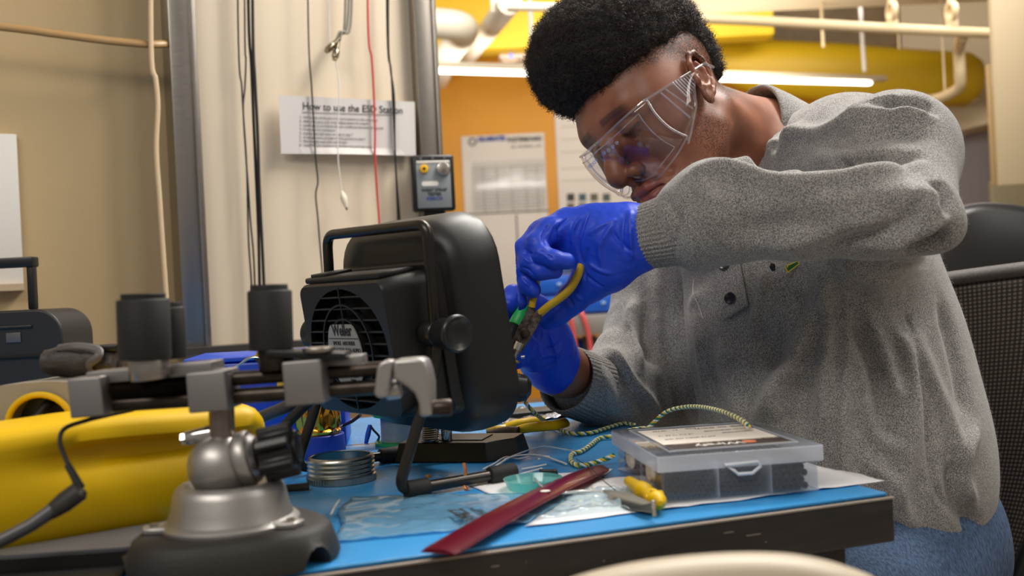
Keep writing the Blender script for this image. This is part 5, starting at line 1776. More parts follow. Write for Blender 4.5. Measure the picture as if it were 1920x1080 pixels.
def surface(F_, xs, ys, zs, bl=6):
    nx, ny, nz = len(xs), len(ys), len(zs)
    bx, by, bz = [-(-(n - 1) // bl) for n in (nx, ny, nz)]
    V = np.ones((nx, ny, nz), dtype=np.float32)

    def mid(ax, n):
        i0 = np.arange(n) * bl
        i1 = np.minimum(i0 + bl, len(ax) - 1)
        return (ax[i0] + ax[i1]) / 2, (ax[i1] - ax[i0]) / 2
    mx, hx = mid(xs, bx)
    my, hy = mid(ys, by)
    mz, hz = mid(zs, bz)
    G = np.stack(np.meshgrid(mx, my, mz, indexing='ij'), -1).reshape(-1, 3)
    Hh = np.stack(np.meshgrid(hx, hy, hz, indexing='ij'), -1).reshape(-1, 3)
    dc = F_(G)
    rad = np.sqrt((Hh ** 2).sum(1))
    act = np.abs(dc) < rad * 1.25 + 0.006
    sg = np.where(dc < 0, -1.0, 1.0).reshape(bx, by, bz)
    V = np.repeat(np.repeat(np.repeat(sg, bl, 0), bl, 1), bl, 2)
    V = np.pad(V, ((0, 1), (0, 1), (0, 1)), mode='edge')[:nx, :ny, :nz].astype(np.float32)
    node = np.zeros((bx * bl + 1, by * bl + 1, bz * bl + 1), bool)
    ai, aj, ak = np.nonzero(act.reshape(bx, by, bz))
    for i, j, k in zip(ai, aj, ak):
        node[i * bl:i * bl + bl + 1, j * bl:j * bl + bl + 1, k * bl:k * bl + bl + 1] = True
    node = node[:nx, :ny, :nz]
    I, J, K = np.nonzero(node)
    pts = np.stack([xs[I], ys[J], zs[K]], 1)
    vals = np.empty(len(pts), np.float32)
    CH = 400000
    for a in range(0, len(pts), CH):
        vals[a:a + CH] = F_(pts[a:a + CH])
    V[I, J, K] = vals
    S = V < 0
    # active cells
    c = S[:-1, :-1, :-1].astype(np.int8)
    cnt = np.zeros(c.shape, np.int8)
    for dx in (0, 1):
        for dy in (0, 1):
            for dz in (0, 1):
                cnt += S[dx:nx - 1 + dx, dy:ny - 1 + dy, dz:nz - 1 + dz]
    A = (cnt > 0) & (cnt < 8)
    ci, cj, ck = np.nonzero(A)
    idx = np.full(A.shape, -1, np.int64)
    idx[ci, cj, ck] = np.arange(len(ci))
    acc = np.zeros((len(ci), 3))
    n = np.zeros(len(ci))
    corners = [(0, 0, 0), (1, 0, 0), (0, 1, 0), (1, 1, 0), (0, 0, 1), (1, 0, 1), (0, 1, 1), (1, 1, 1)]
    for a in range(8):
        for b_ in range(a + 1, 8):
            A_, B_ = corners[a], corners[b_]
            if sum(abs(A_[i] - B_[i]) for i in range(3)) != 1:
                continue
            va = V[ci + A_[0], cj + A_[1], ck + A_[2]]
            vb = V[ci + B_[0], cj + B_[1], ck + B_[2]]
            m = (va < 0) != (vb < 0)
            t = np.zeros_like(va)
            t[m] = va[m] / (va[m] - vb[m])
            pa = np.stack([xs[ci + A_[0]], ys[cj + A_[1]], zs[ck + A_[2]]], 1)
            pb = np.stack([xs[ci + B_[0]], ys[cj + B_[1]], zs[ck + B_[2]]], 1)
            acc[m] += (pa + (pb - pa) * t[:, None])[m]
            n[m] += 1
    verts = acc / n[:, None]
    faces = []
    for ax in range(3):
        s0 = [slice(1, nx - 1), slice(1, ny - 1), slice(1, nz - 1)]
        s1 = list(s0)
        s0[ax] = slice(0, (nx, ny, nz)[ax] - 1)
        s1[ax] = slice(1, (nx, ny, nz)[ax])
        P0, P1 = S[tuple(s0)], S[tuple(s1)]
        E = P0 != P1
        i, j, k = np.nonzero(E)
        flip = P0[i, j, k]
        off = [1, 1, 1]
        off[ax] = 0
        i, j, k = i + off[0], j + off[1], k + off[2]
        o1, o2 = [(a_ == (ax + 1) % 3) * 1 for a_ in range(3)], [(a_ == (ax + 2) % 3) * 1 for a_ in range(3)]
        q0 = idx[i - o1[0] - o2[0], j - o1[1] - o2[1], k - o1[2] - o2[2]]
        q1 = idx[i - o2[0], j - o2[1], k - o2[2]]
        q2 = idx[i, j, k]
        q3 = idx[i - o1[0], j - o1[1], k - o1[2]]
        f = np.stack([q0, q1, q2, q3], 1)
        f[~flip] = f[~flip][:, ::-1]
        faces.append(f)
    faces = np.concatenate(faces)
    faces = faces[(faces >= 0).all(1)]
    return verts, faces


def vnormals(v, f):
    n = np.cross(v[f[:, 2]] - v[f[:, 0]], v[f[:, 3]] - v[f[:, 1]])
    out = np.zeros_like(v)
    for k in range(4):
        np.add.at(out, f[:, k], n)
    return out / (np.linalg.norm(out, axis=1)[:, None] + 1e-12)


def smooth_mesh(v, f, it=1, lam=0.5):
    e = np.concatenate([f[:, [0, 1]], f[:, [1, 2]], f[:, [2, 3]], f[:, [3, 0]]])
    for _ in range(it):
        s = np.zeros_like(v)
        c = np.zeros(len(v))
        np.add.at(s, e[:, 0], v[e[:, 1]])
        np.add.at(s, e[:, 1], v[e[:, 0]])
        np.add.at(c, e[:, 0], 1)
        np.add.at(c, e[:, 1], 1)
        v = v + lam * (s / np.maximum(c, 1)[:, None] - v)
    return v


def np_mesh(name, v, f, material, parent, attrs=None):
    inv = np.array(FR[parent.name].inverted())
    v = v @ inv[:3, :3].T + inv[:3, 3]
    me = bpy.data.meshes.new(name)
    me.vertices.add(len(v))
    me.vertices.foreach_set('co', v.astype(np.float32).ravel())
    k = f.shape[1]
    me.loops.add(f.size)
    me.loops.foreach_set('vertex_index', f.astype(np.int32).ravel())
    me.polygons.add(len(f))
    me.polygons.foreach_set('loop_start', np.arange(0, f.size, k, dtype=np.int32))
    me.polygons.foreach_set('loop_total', np.full(len(f), k, dtype=np.int32))
    me.polygons.foreach_set('use_smooth', np.ones(len(f), bool))
    me.update()
    me.validate()
    me.materials.append(material)
    if attrs:
        for nm, a in attrs.items():
            at = me.attributes.new(nm, 'FLOAT', 'POINT')
            at.data.foreach_set('value', a.astype(np.float32))
    o = bpy.data.objects.new(name, me)
    COL.objects.link(o)
    o.parent = parent
    FR[o.name] = FR[parent.name]
    return o


def to_px(v):
    y = v[:, 1]
    x, z = v[:, 0] / y, (v[:, 2] - CAM_Z) / y
    return np.stack([960 + FPX * (x * cr - z * sr), 540 - FPX * (x * sr + z * cr)], 1)


def pick(v, px, py):
    """frontmost vertex near a pixel"""
    uv = to_px(v)
    d = np.hypot(uv[:, 0] - px, uv[:, 1] - py)
    m = np.nonzero(d < 7)[0]
    if len(m) == 0:
        return v[np.argmin(d)]
    return v[m[np.argmin(v[m, 1])]]


def poly_dist(v, line):
    d = np.full(len(v), 1e9)
    tt = np.zeros(len(v))
    n = len(line) - 1
    for i in range(n):
        a, ab = line[i], line[i + 1] - line[i]
        L2 = ab @ ab + 1e-12
        t = np.clip(((v - a) @ ab) / L2, 0, 1)
        q = v - a - t[:, None] * ab
        dd = np.sqrt((q * q).sum(1))
        m = dd < d
        d[m] = dd[m]
        tt[m] = (i + t[m]) / n
    return d, tt


def folds(v, f, specs):
    """press ridges (+) and creases (-) into a mesh along lines lying on it"""
    base = v.copy()
    nrm = vnormals(v, f)
    for (pix, amp, wid) in specs:
        line = np.array([pick(base, x, y) for x, y in pix])
        # densify
        sp = np.array([list(p) for p in spline([Vector(p) for p in line], 4)])
        c = sp.mean(0)
        R = np.max(np.linalg.norm(sp - c, axis=1)) + 3 * wid
        m = ((base - c) ** 2).sum(1) < R * R
        d, t = poly_dist(base[m], sp)
        fade = np.clip(np.minimum(t, 1 - t) * 5, 0, 1)
        v[m] += nrm[m] * (2.1 * amp * np.exp(-(d / wid) ** 2) * (0.25 + 0.75 * fade))[:, None]
    return v


def nfield(v, scale, seed=0.0):
    """cheap smooth noise in numpy: sum of warped sines"""
    x, y, z = (v * scale + seed).T
    a = np.sin(x * 1.3 + 1.7 * np.sin(y * 0.9 + seed)) + np.sin(y * 1.7 + 1.3 * np.sin(z * 1.1)) + np.sin(z * 1.5 + 1.9 * np.sin(x * 0.8 + 2))
    b_ = np.sin(x * 2.9 + y * 1.1 + 3) + np.sin(y * 3.1 - z * 1.3) + np.sin(z * 2.7 + x * 1.2)
    return (a + 0.5 * b_) / 4.5


# ------------------------------------------------------------------ person: pose
pitch, yaw = math.radians(34), math.radians(31)
dirn = Vector((-math.cos(pitch), 0, -math.sin(pitch)))
upn = Vector((-math.sin(pitch), 0, math.cos(pitch)))
Fh = (dirn * math.cos(yaw) + Vector((0, -1, 0)) * math.sin(yaw)).normalized()
Uh = upn
Lh = Uh.cross(Fh).normalized()
EAR = P(1310, 166, 1.14)
HS = 0.99
HC = EAR - Lh * 0.076 * HS
HM = Matrix((Lh, Fh, Uh)).transposed().to_4x4() @ Matrix.Scale(HS, 4)
HM.translation = HC
HMn = np.array(HM)[:3, :3]
def H(x, y, z):
    return HM @ Vector((x, y, z))
HMi = np.linalg.inv(HMn)
def to_head(p):
    return (p - npv(HC)) @ HMi.T

hip = P(1660, 1120, 1.25)
person = thing('person', 'person in grey sweatshirt, blue gloves and clear safety glasses bending over pliers', 'person', (hip.x, hip.y, 0))

# ---- head in its own frame (x left ear, y nose, z crown)
HF = Field()
HF.ell((0, -0.012, 0.052), (0.075, 0.096, 0.083), 0.01)
HF.ell((0, 0.032, 0.03), (0.066, 0.058, 0.062), 0.03)
HF.ell((0, 0.022, -0.035), (0.060, 0.058, 0.070), 0.03)
for s in (1, -1):
    HF.cap((s * 0.056, -0.004, -0.048), (s * 0.030, 0.060, -0.094), 0.017, 0.017, 0.03)
    HF.ell((s * 0.050, 0.055, -0.016), (0.021, 0.024, 0.018), 0.025)
    HF.ell((s * 0.063, 0.03, 0.012), (0.012, 0.035, 0.03), 0.02)
HF.ell((0, 0.071, -0.098), (0.024, 0.021, 0.019), 0.022)
HF.ell((0, 0.072, -0.062), (0.036, 0.025, 0.028), 0.02)
HF.cap((-0.040, 0.071, 0.034), (0.040, 0.071, 0.034), 0.0135, 0.0135, 0.02)
HF.cap((-0.012, 0.082, 0.032), (0.012, 0.082, 0.032), 0.009, 0.009, 0.015)
for s in (1, -1):
    HF.ell((s * 0.033, 0.094, 0.012), (0.019, 0.016, 0.0125), 0.012, 's')
    HF.ell((s * 0.032, 0.0735, 0.012), (0.0165, 0.0135, 0.0130), 0.004)          # closed-down lid over the eye
    HF.cap((s * 0.0175, 0.0865, 0.0085), (s * 0.032, 0.0895, 0.0045), 0.0009, 0.0011, 0.0015, 's')
    HF.cap((s * 0.032, 0.0895, 0.0045), (s * 0.047, 0.079, 0.0085), 0.0011, 0.0009, 0.0015, 's')
# nose
HF.chain([(Vector((0, 0.084, 0.026)), 0.0085), (Vector((0, 0.095, 0.006)), 0.0088), (Vector((0, 0.107, -0.016)), 0.0105), (Vector((0, 0.1125, -0.026)), 0.0125)], 0.012)
for s in (1, -1):
    HF.ell((s * 0.0165, 0.098, -0.031), (0.0095, 0.0120, 0.0088), 0.006)
    HF.ell((s * 0.0105, 0.106, -0.0405), (0.0052, 0.0072, 0.0062), 0.0025, 's')
    HF.cap((s * 0.027, 0.084, -0.030), (s * 0.036, 0.074, -0.055), 0.002, 0.002, 0.012, 's')
HF.cap((0, 0.104, -0.036), (0, 0.098, -0.047), 0.0045, 0.004, 0.006)
# lips, full
for s in (1, -1):
    HF.chain([(Vector((0, 0.0985, -0.0565)), 0.0062), (Vector((s * 0.012, 0.0965, -0.0565)), 0.0062), (Vector((s * 0.026, 0.084, -0.0625)), 0.0028)], 0.004)
    HF.chain([(Vector((0, 0.0970, -0.0705)), 0.0080), (Vector((s * 0.012, 0.0945, -0.0700)), 0.0074), (Vector((s * 0.026, 0.083, -0.0650)), 0.0030)], 0.004)
    HF.chain([(Vector((0, 0.1055, -0.0632)), 0.0011), (Vector((s * 0.012, 0.1025, -0.0622)), 0.0012), (Vector((s * 0.0275, 0.0865, -0.0640)), 0.0014)], 0.0022, 's')
HF.ell((0, 0.099, -0.083), (0.016, 0.008, 0.006), 0.008, 's')
# ears
for s in (1, -1):
    c = Vector((s * 0.0775, -0.008, 0.006))
    Rt = (Matrix.Rotation(s * math.radians(-24), 3, 'Z') @ Matrix.Rotation(math.radians(22), 3, 'X'))
    def E(y, z, x=0.0, c=c, Rt=Rt, s=s):
        return c + Rt @ Vector((s * x, y, z))
    HF.ell(E(-0.002, 0.004), (0.0042, 0.0165, 0.0270), 0.004, R=Rt)
    hel = [E(0.012, 0.006, 0.002), E(0.0155, 0.018, 0.004), E(0.010, 0.0305, 0.006), E(-0.003, 0.0355, 0.0075), E(-0.0150, 0.0280, 0.008), E(-0.0185, 0.012, 0.008), E(-0.0150, -0.006, 0.006), E(-0.007, -0.0185, 0.004)]
    HF.chain([(p, 0.0036) for p in hel], 0.0025)
    HF.chain([(E(0.001, 0.0215, 0.005), 0.003), (E(-0.0075, 0.013, 0.006), 0.0032), (E(-0.0085, 0.000, 0.006), 0.0032), (E(-0.002, -0.011, 0.005), 0.0032), (E(0.006, -0.0115, 0.004), 0.0030)], 0.0028)
    HF.ell(E(0.003, -0.0225, 0.001), (0.0046, 0.0085, 0.0105), 0.006, R=Rt)
    HF.ell(E(0.0125, -0.002, 0.002), (0.0050, 0.0042, 0.0065), 0.003, R=Rt)
    HF.ell(E(0.004, 0.001, 0.0075), (0.0075, 0.0070, 0.0085), 0.003, 's', R=Rt)

# body joints, world
NB = P(1420, 285, 1.30)                       # neck base
SHL, SHR = P(1590, 320, 1.18), P(1340, 350, 1.46)
ELL, ELR = P(1722, 408, 0.955), P(1218, 745, 1.37)
WRL, WRR = P(1196, 445, 1.055), P(1052, 694, 1.215)
NK = Field()
nk_top = H(0, -0.030, -0.028)
NK.cap(nk_top, NB, 0.058, 0.066, 0.03)
NK.cap(H(0, 0.010, -0.075), P(1400, 330, 1.27), 0.036, 0.045, 0.03)
NK.cap(H(0.050, -0.030, -0.035), P(1420, 300, 1.24), 0.018, 0.020, 0.025)
NK.chain([(SHL, 0.045), (P(1450, 320, 1.30), 0.055), (SHR, 0.045)], 0.03)
NK.chain([(SHL, 0.040), (P(1700, 405, 0.965), 0.018), (P(1400, 415, 1.005), 0.026), (WRL, 0.022), (P(1120, 450, 1.068), 0.020)], 0.02)
NK.chain([(SHR, 0.040), (ELR, 0.030), (WRR, 0.0290), (P(1012, 640, 1.165), 0.020)], 0.02)
NK.chain([(P(1450, 340, 1.31), 0.09), (P(1500, 560, 1.31), 0.10), (P(1560, 780, 1.28), 0.10), (P(1650, 980, 1.25), 0.10)], 0.04)
NK.chain([(P(1650, 1010, 1.25), 0.09), (P(1500, 1180, 1.05), 0.07)], 0.03)


def body_field(p):
    dh = HF(to_head(p)) * HS
    dn = NK(p)
    k = 0.016
    h = np.clip(0.5 + 0.5 * (dh - dn) / k, 0, 1)
    return dh * (1 - h) + dn * h - k * h * (1 - h)


hx, hy, hz = HC
bv, bf = surface(body_field, axis(-0.02, 0.66, (hx - 0.15, hx + 0.12), 0.006, 0.0016), axis(0.88, 1.60, (hy - 0.15, hy + 0.11), 0.006, 0.0016), axis(0.50, 1.32, (hz - 0.13, hz + 0.17), 0.006, 0.0016))
bv = smooth_mesh(bv, bf, 1, 0.4)
q = to_head(bv)
X_, Y_, Z_h = np.abs(q[:, 0]), q[:, 1], q[:, 2]
def sstep(a, b_, x):
    t = np.clip((x - a) / (b_ - a), 0, 1)
    return t * t * (3 - 2 * t)
# faded hair area: behind the temple, above the ear, round the back
edge_low = np.where(Y_ > 0.02, 0.044 + (Y_ - 0.02) * 0.45, 0.030 + np.clip(Y_ + 0.01, -0.03, 0.03) * 0.7)
edge_low = np.where(Y_ < -0.03, -0.035, edge_low)
fade_m = sstep(-0.006, 0.014, Z_h - edge_low) * sstep(0.078, 0.062, Y_) * (Z_h > -0.06)
beard_m = sstep(0.050, 0.030, Y_ - 0.0) * sstep(0.012, -0.02, Z_h) * sstep(-0.125, -0.100, Z_h) * sstep(0.030, 0.045, X_) * sstep(-0.012, 0.012, Y_ + 0.012 - Z_h * 0.05)
beard_m = np.maximum(beard_m, 0.7 * sstep(-0.075, -0.09, Z_h) * sstep(-0.13, -0.11, Z_h) * (Y_ > 0.0))
mous = 0.35 * sstep(0.034, 0.022, X_) * sstep(-0.040, -0.046, Z_h) * sstep(-0.056, -0.05, Z_h) * (Y_ > 0.07)
beard_m = np.maximum(beard_m, mous) * (Y_ > -0.03)
lip_m = sstep(0.031, 0.024, X_) * sstep(-0.0825, -0.0775, Z_h) * sstep(-0.0485, -0.0525, Z_h) * (Y_ > 0.083 - 0.0 * X_)
brow_m = sstep(0.0050, 0.0030, np.abs(Z_h - 0.031 - 0.10 * np.clip(0.032 - X_, -0.02, 0.0) - 0.004)) * sstep(0.010, 0.016, X_) * sstep(0.056, 0.046, X_) * (Y_ > 0.05)
lash = sstep(0.0030, 0.0014, np.abs(Z_h - 0.0055 - 0.0035 * np.abs(X_ - 0.032) / 0.015)) * sstep(0.014, 0.018, X_) * sstep(0.050, 0.046, X_) * (Y_ > 0.072)

skin = bpy.data.materials.new('skin')
skin.use_nodes = True
nt = skin.node_tree
pb = nt.nodes['Principled BSDF']
pb.inputs['Roughness'].default_value = 0.46
pb.inputs['Subsurface Weight'].default_value = 0.12
pb.inputs['Subsurface Radius'].default_value = (0.012, 0.005, 0.003)
pb.inputs['Subsurface Scale'].default_value = 0.5
tc = nt.nodes.new('ShaderNodeTexCoord')
def N_(scale, detail=3):
    n = nt.nodes.new('ShaderNodeTexNoise')
    n.inputs['Scale'].default_value = scale
    n.inputs['Detail'].default_value = detail
    nt.links.new(tc.outputs['Object'], n.inputs['Vector'])
    return n
def ramp(src, a, b_, c0=(0, 0, 0, 1), c1=(1, 1, 1, 1)):
    r = nt.nodes.new('ShaderNodeValToRGB')
    r.color_ramp.elements[0].position, r.color_ramp.elements[1].position = a, b_
    r.color_ramp.elements[0].color, r.color_ramp.elements[1].color = c0, c1
    nt.links.new(src, r.inputs[0])
    return r.outputs[0]
def mixc(fac, a, b_):
    m = nt.nodes.new('ShaderNodeMix')
    m.data_type = 'RGBA'
    if isinstance(fac, float):
        m.inputs[0].default_value = fac
    else:
        nt.links.new(fac, m.inputs[0])
    for i, c in ((6, a), (7, b_)):
        if isinstance(c, tuple):
            m.inputs[i].default_value = c
        else:
            nt.links.new(c, m.inputs[i])
    return m.outputs[2]
def attr(nm):
    a = nt.nodes.new('ShaderNodeAttribute')
    a.attribute_name = nm
    return a.outputs['Fac']
def mul(a, b_):
    m = nt.nodes.new('ShaderNodeMath')
    m.operation = 'MULTIPLY'
    m.use_clamp = True
    for i, c in ((0, a), (1, b_)):
        if isinstance(c, float):
            m.inputs[i].default_value = c
        else:
            nt.links.new(c, m.inputs[i])
    return m.outputs[0]
basec = ramp(N_(22, 5).outputs['Fac'], 0.35, 0.65, lin((124, 74, 52)), lin((158, 100, 74)))
c1_ = mixc(mul(attr('lips'), 0.85), basec, lin((128, 62, 58)))
dots = ramp(N_(620, 2).outputs['Fac'], 0.46, 0.58)
dots2 = ramp(N_(420, 2).outputs['Fac'], 0.40, 0.56)
hairc = lin((26, 20, 18))
c2_ = mixc(mul(attr('beard'), mul(dots, 0.62)), c1_, hairc)
c3_ = mixc(mul(attr('fade'), mul(dots2, 0.9)), c2_, hairc)
c4_ = mixc(mul(attr('brow'), 0.6), c3_, hairc)
nt.links.new(c4_, pb.inputs['Base Color'])
bp = nt.nodes.new('ShaderNodeBump')
bp.inputs['Strength'].default_value = 0.25
bp.inputs['Distance'].default_value = 0.0006
nt.links.new(N_(900, 3).outputs['Fac'], bp.inputs['Height'])
nt.links.new(bp.outputs[0], pb.inputs['Normal'])
np_mesh('body', bv, bf, skin, person, {'fade': fade_m, 'beard': beard_m, 'lips': lip_m, 'brow': np.maximum(brow_m, lash)})

# eyes behind the lids
for s in (1, -1):
    B().sphere(H(s * 0.032, 0.0725, 0.0105), 0.0122 * HS, 20).out('eye', mat('eye_white', (190, 180, 170), 0.15), person, world=True)

# ---- hair: dense rounded mass plus short coils
hairF = Field()
hairF.ell((0, -0.002, 0.107), (0.089, 0.101, 0.076), 0.02)
hairF.ell((0, 0.044, 0.118), (0.072, 0.058, 0.054), 0.03)
hairF.ell((0, -0.068, 0.075), (0.069, 0.042, 0.060), 0.03)
hairF.ell((0, -0.076, 0.030), (0.058, 0.032, 0.040), 0.02)
# keep the face and the faded sides bare
for s in (1, -1):
    hairF.ell((s * 0.100, 0.022, 0.020), (0.040, 0.074, 0.050), 0.012, 's')
    hairF.ell((s * 0.092, -0.045, 0.010), (0.036, 0.050, 0.040), 0.012, 's')
hairF.ell((0, 0.105, 0.022), (0.072, 0.052, 0.046), 0.010, 's')
ax_h = lambda a, b_: axis(a, b_, None, 0.003, 0.003)
hv, hf_ = surface(lambda p: hairF(p) + 0.0036 * nfield(p, 80) + 0.0018 * nfield(p, 230, 4), ax_h(-0.13, 0.13), ax_h(-0.16, 0.17), ax_h(-0.04, 0.24))
hn_ = vnormals(hv, hf_)
W = lambda v: v @ HMn.T + npv(HC)
hair_m = mat('black_hair', (10, 8, 7), 0.8, bump=(500, 1.0, .002), var=(300, 0.4))
np_mesh('hair', W(hv), hf_, hair_m, person)
rs = np.random.RandomState(5)
# coils rooted on the mass, area weighted
fc = hv[hf_].mean(1)
fn = hn_[hf_].mean(1)
ar = np.linalg.norm(np.cross(hv[hf_[:, 2]] - hv[hf_[:, 0]], hv[hf_[:, 3]] - hv[hf_[:, 1]]), axis=1)
vis = (fc[:, 2] > 0.0)
wgt = ar * vis
NC, NP = 24000, 13
ch_ = rs.choice(len(fc), NC, p=wgt / wgt.sum())
root = fc[ch_] - fn[ch_] * 0.002 + rs.normal(0, 0.0012, (NC, 3))
dr_ = fn[ch_] + rs.normal(0, 0.6, (NC, 3))
dr_ /= np.linalg.norm(dr_, axis=1)[:, None]
u_ = np.cross(dr_, rs.normal(0, 1, (NC, 3)))
u_ /= np.linalg.norm(u_, axis=1)[:, None]
w2_ = np.cross(dr_, u_)
Lc = rs.uniform(0.0035, 0.0105, NC)
Rc = rs.uniform(0.0008, 0.0019, NC)
turns = rs.uniform(1.0, 2.2, NC)
ph = rs.uniform(0, 6.28, NC)
tt_ = np.linspace(0, 1, NP)
ctrl = root[:, None] + dr_[:, None] * (Lc[:, None] * tt_)[..., None] \
    + u_[:, None] * (Rc[:, None] * np.cos(ph[:, None] + 6.283 * turns[:, None] * tt_))[..., None] \
    + w2_[:, None] * (Rc[:, None] * np.sin(ph[:, None] + 6.283 * turns[:, None] * tt_))[..., None]
tg = np.gradient(ctrl, axis=1)
tg /= np.linalg.norm(tg, axis=2)[..., None] + 1e-9
n1 = np.cross(tg, dr_[:, None] + 0.01)
n1 /= np.linalg.norm(n1, axis=2)[..., None] + 1e-9
n2 = np.cross(tg, n1)
rad = 0.00030 * (1 - 0.5 * tt_)[None, :, None, None]
ang = np.array([0, 2.094, 4.189])
cv = ctrl[:, :, None] + rad * (n1[:, :, None] * np.cos(ang)[None, None, :, None] + n2[:, :, None] * np.sin(ang)[None, None, :, None])
cv = cv.reshape(-1, 3)
base_i = (np.arange(NC) * NP * 3)[:, None, None] + (np.arange(NP - 1) * 3)[None, :, None]
kk_ = np.arange(3)[None, None, :]
k2_ = (np.arange(3) + 1)[None, None, :] % 3
cf = np.stack([base_i + kk_, base_i + k2_, base_i + 3 + k2_, base_i + 3 + kk_], -1).reshape(-1, 4)
oc_ = np_mesh('hair_coils', W(cv), cf, mat('hair_strand', (52, 39, 32), 0.5, spec=0.5), person)
oc_['kind'] = 'stuff'

# ------------------------------------------------------------------ sweatshirt
SF = Field()
SF.ell(P(1495, 470, 1.335), (0.165, 0.155, 0.19), 0.03)
SF.ell(P(1545, 690, 1.285), (0.180, 0.155, 0.20), 0.06)
SF.ell(P(1600, 880, 1.245), (0.170, 0.150, 0.17), 0.06)
SF.chain([(SHL, 0.085), (P(1480, 345, 1.28), 0.068), (P(1400, 370, 1.36), 0.08), (SHR, 0.080)], 0.05)
SF.chain([(SHL, 0.082), (P(1678, 288, 1.07), 0.060), (P(1728, 392, 0.965), 0.036)], 0.035)
SF.cap(P(1640, 420, 1.10), P(1590, 480, 1.20), 0.06, 0.075, 0.05)
armk = 0.010
SF.chain([(P(1768, 428, 0.950), 0.0215), (P(1728, 414, 0.955), 0.0370)], 0.02)
FA = Field()
FA.chain([(P(1742, 422, 0.955), 0.0290), (P(1640, 402, 0.965), 0.0395), (P(1500, 403, 0.985), 0.0405), (P(1345, 397, 1.025), 0.0515), (P(1302, 418, 1.034), 0.0470)], 0.02)
RA = Field()
RA.chain([(SHR, 0.080), (P(1255, 560, 1.41), 0.072), (P(1215, 715, 1.37), 0.068)], 0.04)
RA.chain([(P(1215, 725, 1.36), 0.064), (P(1150, 735, 1.30), 0.049), (P(1100, 724, 1.255), 0.044)], 0.03)
RA.cap(P(1160, 655, 1.34), P(1190, 640, 1.36), 0.030, 0.05, 0.03)
neck_cut = Field()
neck_cut.chain([(nk_top, 0.070), (NB + Vector((0.0, 0, 0.004)), 0.074)], 0.01)
hemx = np.array([0.30, 0.42, 0.52, 0.62, 0.80])
hemz = np.array([0.63, 0.630, 0.612, 0.535, 0.40])


def smin(a, b_, k):
    h = np.clip(0.5 + 0.5 * (a - b_) / k, 0, 1)
    return a * (1 - h) + b_ * h - k * h * (1 - h)


def shirt_field(p):
    d = SF(p)
    d = smin(d, RA(p), 0.03)
    d = smin(d, FA(p), 0.006)
    nc = neck_cut(p)
    d = np.maximum(d, -nc)
    hz_ = np.interp(p[:, 0], hemx, hemz)
    d = np.maximum(d, (hz_ - p[:, 2]) * 0.9)
    # keep off the table top
    d = d + 0.0022 * nfield(p, 18, 2.0)
    return d


